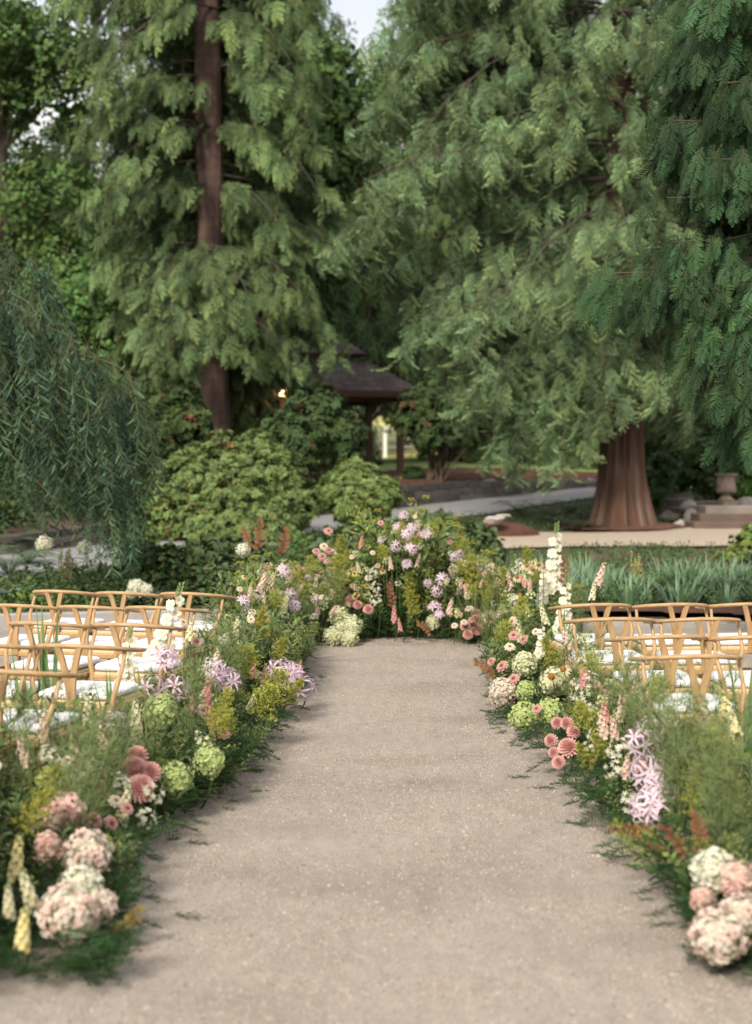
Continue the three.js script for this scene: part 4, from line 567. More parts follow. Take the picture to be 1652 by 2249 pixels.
shrub(83, 'rhododendron_shrub', 'dark leggy rhododendron under the left end of the pavilion roof', 'shrub', [675, 38.5], [[622, 938, 38, 48], [690, 905, 38, 66], [745, 950, 38, 60], [665, 965, 37.6, 66], [600, 970, 38, 46], [765, 990, 38, 34], [690, 870, 38.5, 30]], 3000, 1.2, [1, 1, 1], rhodoDark, { rust: 0.02, stems: 26 });
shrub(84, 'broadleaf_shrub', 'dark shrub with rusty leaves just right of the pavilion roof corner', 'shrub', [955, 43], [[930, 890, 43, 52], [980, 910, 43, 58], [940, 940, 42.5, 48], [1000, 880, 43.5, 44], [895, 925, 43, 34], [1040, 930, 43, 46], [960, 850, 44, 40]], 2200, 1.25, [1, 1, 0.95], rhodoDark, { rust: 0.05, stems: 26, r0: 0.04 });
shrub(85, 'broadleaf_shrub', 'dark shrub flecked orange left of the base of the tall straight trunk', 'shrub', [385, 37], [[350, 910, 37, 48], [400, 890, 37.5, 46], [420, 935, 36.6, 42], [355, 960, 36.5, 48]], 1600, 1.2, [1.05, 1, 0.9], rhodoDark, { rust: 0.06 });
shrub(86, 'broadleaf_shrub', 'grey-green shrub filling the gap right of the great cedar trunk', 'shrub', [1490, 41], [[1470, 960, 41, 70], [1540, 930, 41.5, 70], [1520, 1010, 40.5, 70], [1600, 990, 41, 70], [1450, 1040, 40, 46], [1580, 1060, 40, 52]], 3000, 1.2, [1.35, 1.3, 1.25], rhodoDark, { rust: 0.01, stems: 18 });
shrub(87, 'broadleaf_shrub', 'dark green shrub tucked behind the half barrel and cedar roots', 'shrub', [1452, 38.5], [[1452, 1060, 38.3, 34], [1462, 1020, 38.6, 28], [1440, 1090, 38, 24]], 700, 1.0, [0.75, 0.85, 0.75], rhodoDark);
shrub(88, 'broadleaf_shrub', 'bright green shrub behind the urn at the right edge', 'shrub', [1640, 39.5], [[1650, 1030, 39, 50], [1632, 1080, 39, 40], [1690, 1060, 39, 60]], 1200, 1.1, [1.5, 1.9, 1.2], rhodoDark);
shrub(89, 'boxwood_ball', 'small clipped dark boxwood ball on the red mulch bed', 'shrub', [908, 43.2], [[908, 1046, 43.2, 22]], 900, 0.42, [0.8, 0.95, 0.7], rhodoDark, { squash: 1.05, inner: 0.5, stems: 3 });
shrub(90, 'broadleaf_shrub', 'yellow-green low shrub between willow strands and pale rhododendron', 'shrub', [300, 25.5], [[285, 1130, 25.5, 42], [300, 1180, 25, 42]], 700, 0.9, [0.85, 0.9, 0.7], rhodoPale);
shrub(91, 'broadleaf_shrub', 'low green mound at the right edge in front of the stone steps', 'shrub', [1668, 25], [[1650, 1200, 25, 40], [1690, 1180, 25, 50], [1610, 1225, 24.6, 32]], 1300, 0.62, [1.0, 1.0, 0.8], rhodoPale);
shrub(92, 'broadleaf_shrub', 'dark evergreen shrubs closing the view behind the willow trunk', 'shrub', [90, 36], [[20, 1000, 36, 80], [110, 1020, 36.5, 80], [200, 990, 36, 80], [270, 960, 37, 70], [180, 900, 38, 80], [60, 900, 38, 90], [40, 1120, 29, 52], [130, 1125, 29, 52], [215, 1120, 30, 50], [-30, 1110, 29, 60], [290, 1100, 31, 46]], 5600, 1.3, [0.75, 0.8, 0.7], rhodoDark);
// ------------------------------------------------------------------ beds
const coverGeo = [1, 2, 3].map((k) => leafCluster(420 + k, 12, 0.4, 0.24, { base: [0.07, 0.13, 0.045], tip: [0.15, 0.24, 0.085], down: 0.05 }));
const onPath = (() => { const lines = [[[-16, -16.5], [-10, -19.5], [-6.2, -23.6], [-3.2, -29.5], [-1.0, -35.2], [1.6, -38.8], [5.0, -44.8], [8.5, -49.5], [16, -51.5]], [[1.6, -29.8], [3.4, -30.2], [5.2, -30.4], [7.0, -30.6], [8.6, -32.0], [12, -33.0]]].map((l) => spline(l.map(([x, z]) => V(x, 0, z)), 80)); return (x, z) => lines.some((l, k) => l.some((p) => Math.hypot(p.x - x, p.z - z) < (k ? 2.25 : lerp(2.35, 1.6, clamp((-z - 20) / 20, 0, 1))))); })();
{
  const R = rng(430), list = [[], [], []];
  for (let k = 0; k < 30000; k++) { const z = -16 - Math.pow(R(), 0.9) * 34, x = R.range(-9, 11) * (0.6 - z / 45); if (Math.hypot(x, z + 2.6) < 14.2 || z < wallZ(x) + 0.5 || onPath(x, z)) continue; if (x > 1.6 && Math.hypot(x, z + 2.6) < 15.4) continue; if (Math.hypot(x - 2.75, z + 31.6) < 0.9 || Math.hypot(x - 5.76, z + 34) < 1.7) continue;
    if (noise.noise(x * 0.9, z * 0.6, 5) < -0.28) continue; const b = R.range(0.65, 1.2) * (1 + 0.5 * noise.noise(x * 0.5, z * 0.4, 2)), w = R.sym(0.14), blue = x > 0 ? 0.1 : 0; const s = R.range(0.11, 0.25) * (x > 1.8 && z < -21 ? 0.6 : z < -26 ? 1.4 : 1); list[k % 3].push([frame(onGround(x, z, x > 1.8 && z < -21 ? 0.04 : 0.06 + R() * 0.1), V(R.sym(0.4), 1, R.sym(0.4)), randDir(R), s), b * (1 + w), b * 1.02, b * (0.85 - w + blue)]); }
  for (let k = 0; k < 4200; k++) { const x = R.range(-15, -2.4), z = wallZ(x) - 0.45 - R() * 9; if (noise.noise(x * 0.8, z * 0.8, 8) < -0.12) continue; const b = R.range(0.35, 0.8); list[k % 3].push([frame(onGround(x, z, 0.06 + R() * 0.12), V(R.sym(0.4), 1, R.sym(0.4)), randDir(R), R.range(0.2, 0.42)), b, b, b * 0.8]); }
  list.forEach((l, k) => tag(instanced('ground_cover', coverGeo[k], M.leaf, l), 'low mixed green ground cover filling the beds behind the kerb', 'ground cover'));
}
function bladesGeo(seed, n, len, wid, { spread = 0.16, bend = 0.5, base = [0.06, 0.12, 0.05], tip = [0.12, 0.20, 0.09], segs = 4, lean = 0.35, prof = 'blade' } = {}) { const R = rng(seed), g = new Geo(); for (let k = 0; k < n; k++) { const a = R() * TAU, r = Math.sqrt(R()) * spread, d = dirOf(a, Math.PI / 2 - lean * R.range(0.1, 1.1)); g.leaf(frame(V(Math.cos(a) * r, -0.02, Math.sin(a) * r), d, dirOf(a, 0)), len * R.range(0.55, 1.1), wid * R.range(0.75, 1.2), { segs, bend: bend * R.range(0.3, 1.7), prof, col: base.map((q) => q * R.range(0.8, 1.2)), tip: tip.map((q) => q * R.range(0.8, 1.25)) }); } return g.build(); }
{ // iris in the right bed
  const R = rng(440), geos = [1, 2, 3, 4].map((k) => bladesGeo(440 + k, 34, 0.62, 0.034, { base: [0.115, 0.205, 0.11], tip: [0.24, 0.36, 0.21], lean: 0.55, bend: 0.55 })), protos = geos.map((g) => { const t = new THREE.Group(); mesh('blades', g, M.leaf, t, 'stuff'); return t; });
  for (let k = 0; k < 88; k++) { const z = -17.2 - R() * 3.0, x = R.range(1.7, 7.2) * (-z / 20) * 0.9; if (onPath(x, z)) continue; const t = protos[k % 4].clone(); t.name = numbered('iris_clump'); scene.add(t); t.position.copy(onGround(x, z, 0.02)); t.rotation.y = R() * TAU; t.scale.setScalar(R.range(0.6, 1.0)); const w = (z > -18.7 ? 'front' : 'back') + ' of the right-hand bed, ' + (x < 3.2 ? 'near the arch' : x < 4.8 ? 'behind the middle chairs' : 'towards the right edge'); tag(t, 'blue-green iris clump in the ' + w, 'iris plant', 'iris clumps in the ' + w); }
}
function fernGeo(seed, n, len, { base = [0.055, 0.11, 0.045], tip = [0.10, 0.175, 0.07] } = {}) { const R = rng(seed), g = new Geo(); for (let k = 0; k < n; k++) { const a = k / n * TAU + R.sym(0.25), L = len * R.range(0.75, 1.1), pts = []; let an = R.range(0.9, 1.25), P = V(0, 0, 0); const o = dirOf(a, 0), s = V(-o.z, 0, o.x), m = 18; for (let j = 0; j <= m; j++) { pts.push(P.clone()); P = P.clone().addScaledVector(o, Math.cos(an) * L / m).add(V(0, Math.sin(an) * L / m, 0)); an -= 1.5 / m; } g.tube(pts.filter((_, j) => j % 3 === 0), 0.006, 0.002, 3, tip); for (let j = 2; j <= m; j++) for (const q of [-1, 1]) { const t = j / m, l = L * 0.17 * Math.pow(Math.sin(Math.PI * (0.12 + 0.85 * t)), 0.7); g.leaf(frame(pts[j], s.clone().multiplyScalar(q).addScaledVector(V().subVectors(pts[j], pts[j - 1]).normalize(), 0.35).add(V(0, -0.1, 0)), V(0, 1, 0)), l, L / m * 0.85, { segs: 2, bend: -0.35, col: base, tip: tip.map((c) => c * R.range(0.85, 1.15)) }); } } return g.build(); }
{
  const geos = [1, 2].map((k) => fernGeo(450 + k, 16, 0.75)), protos = geos.map((g) => { const t = new THREE.Group(); mesh('fronds', g, M.leaf, t, 'stuff'); return t; }), R = rng(451);
  [[1560, 1318, 1.25, 'big sword fern behind the right-hand front chairs'], [1640, 1312, 1.0, 'sword fern at the right edge behind the front chairs'], [1470, 1322, 0.8, 'dark fern behind the middle front chair on the right'], [1395, 1318, 0.8, 'fern at the left end of the right-hand bed'], [20, 1265, 1.25, 'dark fern at the far left edge beside the kerb'], [62, 1240, 1.1, 'dark fern left of the white hydrangeas'], [10, 1215, 1.1, 'fern at the left edge behind the other ferns'],
    [1195, 1140, 1.3, 'brownish fern on the bank left of the great cedar'], [1255, 1130, 1.3, 'green fern close to the great cedar roots'], [1140, 1130, 1.2, 'fern above the rusty mulch mound'], [1225, 1160, 1.1, 'low fern at the edge of the pale path'], [1000, 1160, 1.2, 'fern left of the rusty mulch mound'], [1280, 1165, 0.9, 'small fern at the foot of the cedar roots']].forEach(([px, py, s, label], k) => { const t = protos[k % 2].clone(); t.name = numbered('fern'); scene.add(t); t.position.copy(ground(px, py)); t.rotation.y = R() * TAU; t.scale.setScalar(s); tag(t, label, 'fern'); });
}
{ // leafy plants in the left bed
  const big = [1, 2].map((k) => leafCluster(460 + k, 15, 0.42, 0.33, { base: [0.07, 0.12, 0.038], tip: [0.15, 0.225, 0.08], down: -0.1, segs: 3, bend: -0.8 }));
  [[380, 1262, 60, 'broad-leaved dark green plant behind the left front chairs'], [450, 1255, 66, 'broad-leaved plant left of the rusty leaves in the arch'], [520, 1240, 60, 'broad-leaved plant behind the left foot of the flower arch'], [330, 1250, 44, 'leafy plant behind the white flower cluster by the chairs'], [760, 1205, 52, 'blue-green leafy plant behind the middle of the flower arch'], [820, 1190, 46, 'leafy plant behind the pale lilac flowers of the arch'], [1040, 1200, 46, 'leafy plant behind the right shoulder of the flower arch']].forEach(([px, py, r, label], k) => shrub(470 + k, 'leafy_plant', label, 'plant', ground(px, py + r * 0.95), [[px, py, -ground(px, py + r * 0.95).z, r * 0.8], [px + r * 0.5, py + r * 0.35, -ground(px, py + r * 0.95).z, r * 0.62], [px - r * 0.5, py + r * 0.4, -ground(px, py + r * 0.95).z, r * 0.62]], 560, 0.25, [1, 1, 1], big, { stems: 5, r0: 0.012 }));
  const hosta = new Geo(), R = rng(480); for (let k = 0; k < 15; k++) hosta.leaf(frame(V(0, 0.03, 0), dirOf(k * 2.4, 0.5 + R() * 0.7), V(0, 1, 0)), 0.3 * R.range(0.8, 1.15), 0.16, { segs: 4, fold: 0.2, bend: -1.1, col: [0.09, 0.15, 0.10], tip: [0.17, 0.24, 0.17] });
  const hp = new THREE.Group(); mesh('leaves', hosta.build(), M.leaf, hp, 'stuff'); [[52, 1322, 'grey-green hosta at the left edge behind the front chairs'], [20, 1330, 'hosta at the extreme left edge above the kerb']].forEach(([px, py, l]) => { const t = hp.clone(); t.name = numbered('hosta'); scene.add(t); t.position.copy(ground(px, py)); t.rotation.y = R() * 6; tag(t, l, 'plant'); });
  const plume = new Geo(); for (let q = 0; q < 9; q++) { const a = R() * TAU, o = V(Math.cos(a) * 0.1 * R(), 0, Math.sin(a) * 0.1 * R()), h = R.range(0.35, 0.62); plume.tube([o, o.clone().add(V(R.sym(0.04), h, R.sym(0.04)))], 0.004, 0.002, 3, [0.2, 0.2, 0.08]); for (let k = 0; k < 46; k++) { const f = R.range(0.3, 1), w = 0.05 * (1.1 - f); plume.ball(V(o.x + R.sym(w), h * f, o.z + R.sym(w)), 0.009, [0.34, 0.31, 0.13], 0); } }
  const pg = plume.build(); [[150, 1300, 1.15, 'dry tan plume spikes behind the left front chairs'], [1400, 1305, 1, 'bronze plume flowers among the iris on the right']].forEach(([px, py, s, l]) => { const t = thing('plume_plant', l, 'plant', ground(px, py)); mesh('plumes', pg, M.plain, t, 'stuff'); t.scale.setScalar(s); });
}
// plants on the urn and in the barrel
{
  const p = at(1595, 1052, 37), t = thing('urn_plant', 'grey-green succulent rosettes filling the top of the stone urn', 'plant', [p.x, p.y - 0.06, p.z]), R = rng(485), list = [[]]; const g = rosette(486, 12, 0.11, 0.05, { base: [0.13, 0.16, 0.14], tip: [0.24, 0.28, 0.25], lift: 0.5 });
  for (let k = 0; k < 34; k++) { const a = R() * TAU, r = Math.sqrt(R()) * 0.26; list[0].push([frame(V(Math.cos(a) * r, 0.1 - r * r * 1.2 + R() * 0.06, Math.sin(a) * r), V(Math.cos(a) * r * 3, 1, Math.sin(a) * r * 3), randDir(R), R.range(0.8, 1.2)), 1, 1, 1]); } crownOf(t, [g], M.leaf, list, 'leaves');
}

// ------------------------------------------------------------------ flower heads: each builder returns { bloom, extra } in metres, facing +Y
const mixc = (a, b, t) => a.map((v, k) => lerp(v, b[k], t));
const C = { cream: [0.72, 0.69, 0.52], white: [0.78, 0.77, 0.70], greenish: [0.60, 0.66, 0.36], lime: [0.42, 0.52, 0.17], blush: [0.80, 0.60, 0.55], pink: [0.74, 0.34, 0.36], rose: [0.70, 0.36, 0.34], lilac: [0.80, 0.64, 0.74], coral: [0.62, 0.20, 0.16], peach: [0.80, 0.56, 0.40], yellow: [0.80, 0.66, 0.22], butter: [0.80, 0.74, 0.42], rust: [0.17, 0.068, 0.034], dusky: [0.58, 0.28, 0.26], gold: [0.47, 0.44, 0.08], olive: [0.27, 0.30, 0.06] };
function hydrangeaHead(seed, c1, c2, { tall = 1, n = 300, pinkSide = null } = {}) { // unit radius
  const R = rng(seed), g = new Geo();
  for (let k = 0; k < n; k++) {
    const f = (k + 0.5) / n, y = 1 - 1.72 * f, a = k * 2.39996 + R.sym(0.15), r = Math.sqrt(Math.max(0, 1 - y * y)), d = V(r * Math.cos(a), y, r * Math.sin(a)), p = V(d.x, d.y * tall, d.z).multiplyScalar((0.84 + 0.2 * R()) * (1 + 0.26 * noise.noise(d.x * 2.0 + seed, d.y * 2.2, d.z * 2.2))); if (tall > 1.1) { const tp = clamp(1 - 0.42 * (p.y / tall * 0.5 + 0.5), 0.4, 1) * 1.15; p.x *= tp; p.z *= tp; }
    let c = mixc(c1, c2, clamp(R() * 0.9 + (y < -0.1 ? 0.3 : 0), 0, 1)); if (pinkSide) c = mixc(c, pinkSide, clamp(0.75 * noise.noise(d.x * 2 + seed, d.y * 2, d.z * 2) + 0.35 + R.sym(0.25), 0, 1)); const v = R.range(0.88, 1.08); c = c.map((q) => Math.min(0.9, q * v));
    const nrm = d.clone().add(V(R.sym(0.6), R.sym(0.6), R.sym(0.6))), spin = R() * TAU, u = V().crossVectors(nrm, V(0.3, 1, 0.2)).normalize(), w = V().crossVectors(nrm, u).normalize(), s = R.range(0.105, 0.155);
    for (let q = 0; q < 4; q++) { const an = spin + q * TAU / 4, dd = u.clone().multiplyScalar(Math.cos(an)).addScaledVector(w, Math.sin(an)).addScaledVector(nrm.normalize(), 0.22); g.leaf(frame(p, dd, nrm), s, s * 0.98, { segs: 2, prof: 'petal', bend: -0.35, col: mixc(c, C.greenish, 0.18), tip: c }); }
  }
  g.ball(V(0, 0, 0), 0.7, mixc(c1, C.olive, 0.5), 1, tall);
  return g.build();
}
function pompon(seed, c1, c2, n = 95) { const R = rng(seed), g = new Geo(); for (let k = 0; k < n; k++) { const f = k / n, y = 1 - 1.45 * f, a = k * 2.39996, r = Math.sqrt(Math.max(0, 1 - y * y)), d = V(r * Math.cos(a), y, r * Math.sin(a)), p = d.clone().multiplyScalar(0.38 + 0.12 * f); const dd = d.clone().multiplyScalar(0.9 - 0.2 * f).add(V(0, 0.5 - 0.7 * f, 0)); g.leaf(frame(p, dd, V(0, 1, 0).addScaledVector(d, -0.6)), 0.5 + 0.22 * f, 0.34, { segs: 3, prof: 'petal', fold: 0.5, bend: 0.5 * R.range(0.5, 1.3), wave: 0.03, col: mixc(c1, c2, 0.1), tip: mixc(c1, c2, R.range(0.4, 1)) }); } g.ball(V(0, 0, 0), 0.5, c1, 1); return g.build(); }
function nerineHead(seed, n = 9) { const R = rng(seed), g = new Geo(); for (let k = 0; k < n; k++) { const a = k / n * TAU + R.sym(0.3), el = R.range(0.1, 1.1), d = dirOf(a, el), tip = d.clone().multiplyScalar(0.045); g.tube([V(0, 0, 0), tip], 0.0016, 0.0022, 4, [0.2, 0.28, 0.1], [0.45, 0.35, 0.35]); const u = V().crossVectors(d, V(0.2, 1, 0.1)).normalize(), w = V().crossVectors(d, u); const c = mixc(C.lilac, [0.86, 0.76, 0.82], R()); for (let q = 0; q < 6; q++) { const an = q / 6 * TAU + R.sym(0.2), dd = u.clone().multiplyScalar(Math.cos(an)).addScaledVector(w, Math.sin(an)).addScaledVector(d, 0.9); g.leaf(frame(tip, dd, d), R.range(0.055, 0.075), 0.0125, { segs: 5, prof: 'strap', bend: -R.range(1.2, 2.3), wave: 0.0022, fold: 0.3, col: mixc(c, [0.75, 0.45, 0.6], 0.35), tip: c }); } for (let q = 0; q < 4; q++) { const e = tip.clone().addScaledVector(d, 0.042).add(V(R.sym(0.012), 0.006 * q, R.sym(0.012))); g.tube([tip, e], 0.0007, 0.0006, 3, C.lilac, [0.4, 0.2, 0.3]); } } return g.build(); }
function gladSpike(seed, L = 0.46, n = 10) { // along +Y, florets face +Z
  const R = rng(seed), g = new Geo(); g.tube([V(0, -0.1, 0), V(0, L * 0.6, 0.004), V(0, L * 1.12, 0.02)], 0.006, 0.002, 5, [0.12, 0.2, 0.06], [0.2, 0.3, 0.1]);
  for (let k = 0; k < n; k++) { const f = k / n, y = f * L, side = (k % 2 ? 1 : -1), d = V(side * 0.55 + R.sym(0.2), 0.35, 0.9).normalize(), s = lerp(1.5, 0.6, f) * R.range(0.85, 1.12), base = V(side * 0.008, y, 0.004); g.leaf(frame(base, V(side * 0.5, 1, 0.3), d), 0.05 * s, 0.016, { segs: 2, col: [0.14, 0.24, 0.07], tip: [0.2, 0.32, 0.1] });
    const o = base.clone().addScaledVector(d, 0.022 * s), u = V().crossVectors(d, V(0, 1, 0)).normalize(), w = V().crossVectors(u, d).normalize(); for (let q = 0; q < 6; q++) { const an = q / 6 * TAU + 0.5, dd = u.clone().multiplyScalar(Math.cos(an)).addScaledVector(w, Math.sin(an)).addScaledVector(d, q % 2 ? 0.5 : 0.75); g.leaf(frame(o, dd, d), 0.05 * s * R.range(0.9, 1.1), 0.042 * s, { segs: 4, prof: 'petal', bend: -R.range(0.5, 1.1), fold: 0.3, wave: 0.003, col: mixc(C.white, C.butter, 0.55), tip: C.white }); } for (let q = 0; q < 3; q++) g.tube([o, o.clone().addScaledVector(d, 0.025 * s).add(V(0.002 * (q - 1), 0.004, 0))], 0.0009, 0.0012, 3, C.butter); }
  for (let k = 0; k < 6; k++) { const f = k / 6; g.leaf(frame(V((k % 2 ? 1 : -1) * 0.005, L * (1 + 0.2 * f) - 0.02, 0.008), V((k % 2 ? 1 : -1) * 0.35, 1, 0.35), V(0, 0, 1)), 0.045 * (1.1 - 0.5 * f), 0.015, { segs: 3, fold: 0.5, col: [0.2, 0.3, 0.1], tip: [0.35, 0.45, 0.2] }); }
  return g.build();
}
function snapSpike(seed, c1, c2, L = 0.2, n = 30) { const R = rng(seed), g = new Geo(); g.tube([V(0, -0.06, 0), V(0, L, 0)], 0.0025, 0.001, 4, [0.1, 0.17, 0.05]); for (let k = 0; k < n; k++) { const f = k / n, a = k * 2.39996, s = lerp(1.05, 0.4, f), d = dirOf(a, 0.15 + 0.5 * f), p = V(Math.cos(a) * 0.006, f * L * 0.95, Math.sin(a) * 0.006), c = f > 0.85 ? mixc(c1, [0.3, 0.4, 0.12], 0.7) : mixc(c1, c2, R()); g.tube([p, p.clone().addScaledVector(d, 0.02 * s)], 0.004 * s, 0.008 * s, 5, mixc(c, C.white, 0.2), c); const o = p.clone().addScaledVector(d, 0.019 * s), u = V(-d.z, 0, d.x).normalize(), w = V().crossVectors(u, d); for (let q = 0; q < 5; q++) { const an = q < 2 ? 1.57 + (q - 0.5) * 0.9 : -1.57 + (q - 3) * 0.85, dd = u.clone().multiplyScalar(Math.cos(an)).addScaledVector(w, -Math.sin(an)).addScaledVector(d, 0.55); g.leaf(frame(o, dd, d), 0.026 * s, 0.023 * s, { segs: 2, prof: 'petal', bend: -0.9, col: c, tip: mixc(c, C.white, 0.15) }); } } return g.build(); }
function daisy(seed, c1, c2, { n = 13, len = 0.03, wid = 0.012, droop = 0.1, cone = 0.011, coneCol = [0.12, 0.03, 0.02], coneTop = 0.7, rows = 1 } = {}) { const R = rng(seed), g = new Geo(); for (let q = 0; q < rows; q++) for (let k = 0; k < n; k++) { const a = (k + q * 0.5) / n * TAU + R.sym(0.1), d = dirOf(a, -droop + 0.35 * q + R.sym(0.1)); g.leaf(frame(V(Math.cos(a) * cone * 0.7, 0.001 * q, Math.sin(a) * cone * 0.7), d, V(0, 1, 0)), len * R.range(0.88, 1.08) * (1 - 0.25 * q), wid, { segs: 3, prof: 'petal', bend: -0.45 - droop * 0.5, fold: 0.12, col: mixc(c1, coneCol, 0.25), tip: mixc(c1, c2, R()) }); } g.ball(V(0, cone * 0.25, 0), cone, coneCol, 1, coneTop, 0.12, R); for (let k = 0; k < 22; k++) { const d = randDir(R); d.y = Math.abs(d.y); g.ball(V(d.x * cone, cone * (0.25 + d.y * coneTop), d.z * cone), cone * 0.16, mixc(coneCol, [0.6, 0.3, 0.05], R()), 0); } return g.build(); }
function tinyCluster(seed, c1, c2, n = 26, r = 0.045, s = 0.0105) { const R = rng(seed), g = new Geo(); for (let k = 0; k < n; k++) { const d = randDir(R); d.y = Math.abs(d.y) * 0.8 + 0.1; const p = d.clone().multiplyScalar(r * R.range(0.6, 1.05)); if (k % 2 === 0) g.tube([V(0, -r * 0.7, 0), p], 0.0008, 0.0007, 3, [0.12, 0.2, 0.06]); const nrm = d.clone().add(V(R.sym(0.5), 0.3, R.sym(0.5))), u = V().crossVectors(nrm, V(0.3, 1, 0.2)).normalize(), w = V().crossVectors(nrm, u).normalize(), c = mixc(c1, c2, R()); for (let q = 0; q < 5; q++) { const an = q / 5 * TAU + k; g.leaf(frame(p, u.clone().multiplyScalar(Math.cos(an)).addScaledVector(w, Math.sin(an)).addScaledVector(nrm.normalize(), 0.3), nrm), s, s * 0.85, { segs: 1, prof: 'petal', col: mixc(c, C.butter, 0.3), tip: c }); } } return g.build(); }
function plumeHead(seed, c1, c2, { L = 0.3, n = 28, m = 44, spread = 0.5, dot = 0.0085 } = {}) { const R = rng(seed), g = new Geo(); g.tube([V(0, -0.05, 0), V(0, L, 0)], 0.003, 0.001, 4, [0.16, 0.2, 0.05]); for (let k = 0; k < n; k++) { const f = k / n, a = k * 2.39996, l = L * spread * (1 - f * 0.8) * R.range(0.6, 1.1), p = V(0, L * (0.15 + 0.85 * f), 0), d = dirOf(a, 0.75), q = (t) => p.clone().addScaledVector(d, l * t).add(V(0, -0.25 * l * t * t, 0)); g.tube([p, q(0.5), q(1)], 0.0012, 0.0006, 3, [0.2, 0.24, 0.05]); for (let j = 0; j < m; j++) { const t = R.range(0.15, 1), o = q(t).add(V(R.sym(0.012), R.sym(0.010) + 0.004, R.sym(0.012))); g.leaf(frame(o, randDir(R).add(V(0, 0.8, 0)), randDir(R)), dot * R.range(1.2, 2.4), dot * R.range(0.8, 1.3), { segs: 1, col: mixc(c1, c2, R()), prof: 'petal' }); } } return g.build(); }
function leafSpray(seed, c1, c2, { n = 9, len = 0.075, wid = 0.05, L = 0.3 } = {}) { const R = rng(seed), g = new Geo(), P = (t) => V(0.03 * Math.sin(t * 3), L * t, -0.08 * t * t); g.tube([0, 0.33, 0.66, 1].map(P), 0.003, 0.0012, 4, [0.16, 0.09, 0.04]); const leaves = []; for (let k = 0; k < n; k++) { const t = 0.2 + 0.8 * k / (n - 1), s = k === n - 1 ? 0 : k % 2 ? 1 : -1, d = V(s * 0.9, 0.55 + (s ? 0 : 1), 0.35 + R.sym(0.3)); const q = new Geo(); q.leaf(frame(P(t), d, V(0, 0.3, 1)), len * R.range(0.8, 1.1), wid * R.range(0.85, 1.1), { segs: 4, fold: 0.18, bend: -R.range(0.3, 0.9), col: mixc(c1, c2, R() * 0.5), tip: mixc(c1, c2, R()) }); leaves.push(q.build()); } return { stem: g.build(), leaves }; }
function umbel(seed, c = C.olive) { const R = rng(seed), g = new Geo(); for (let k = 0; k < 15; k++) { const d = dirOf(k * 2.4, 0.55 + R.sym(0.35)), e = d.clone().multiplyScalar(0.05); g.tube([V(0, 0, 0), e], 0.0009, 0.0007, 3, [0.2, 0.26, 0.08]); for (let q = 0; q < 7; q++) g.ball(e.clone().add(V(R.sym(0.011), R.range(0, 0.007), R.sym(0.011))), 0.0042, mixc(c, C.gold, R()), 0); } return g.build(); }
function threadPlant(seed, { n = 5, h = 0.8, c = [0.13, 0.185, 0.065], c2 = [0.30, 0.36, 0.155], nodes = 9, hair = 16, hl = 0.075, w = 0.0036 } = {}) { // fennel: thin stems with clouds of thread leaves
  const R = rng(seed), g = new Geo(), tops = []; for (let k = 0; k < n; k++) { const a = R() * TAU, le = R.range(0.05, 0.3), H = h * R.range(0.7, 1.05), P = (t) => V(Math.cos(a) * le * H * t * t, H * t, Math.sin(a) * le * H * t * t); g.tube([0, 0.3, 0.6, 1].map(P), 0.0035, 0.0012, 4, [0.13, 0.18, 0.06], c2); tops.push(P(1)); for (let j = 0; j < nodes; j++) { const t = 0.18 + 0.78 * j / nodes, b = R() * TAU, d = dirOf(b, 0.7), l = 0.16 * H * (1.2 - t), o = P(t), q = o.clone().addScaledVector(d, l); g.tube([o, q], 0.0013, 0.0008, 3, c); for (let i = 0; i < hair; i++) { const f = R.range(0.2, 1), s = o.clone().lerp(q, f); g.leaf(frame(s, d.clone().add(randDir(R).multiplyScalar(0.95)), randDir(R)), hl * R.range(0.5, 1.1), w, { segs: 2, bend: R.sym(0.8), prof: 'grass', col: c, tip: c2 }); } } } return { geo: g.build(), tops };
}
// ------------------------------------------------------------------ putting a flower on its stem
const stemGeo = (() => { const g = new Geo(); g.tube([0, 0.25, 0.5, 0.75, 1].map((t) => V(0.02 * Math.sin(t * 3), t, 0.015 * Math.sin(t * 4 + 1))), 0.0042, 0.003, 5, [0.07, 0.12, 0.035], [0.12, 0.19, 0.06]); return g.build(); })();
const stemLeaf = (seed, len, wid, base = [0.05, 0.10, 0.03], tip = [0.10, 0.17, 0.055]) => { const g = new Geo(); g.leaf(new THREE.Matrix4(), len, wid, { segs: 4, fold: 0.2, bend: -0.9, col: base, tip }); return g.build(); };
const leafA = stemLeaf(1, 0.1, 0.055), leafB = stemLeaf(2, 0.075, 0.02), sword = (() => { const g = new Geo(); g.leaf(new THREE.Matrix4(), 0.62, 0.026, { segs: 5, fold: 0.25, bend: -0.35, prof: 'blade', col: [0.06, 0.12, 0.035], tip: [0.14, 0.22, 0.07] }); return g.build(); })();
const heads = {};
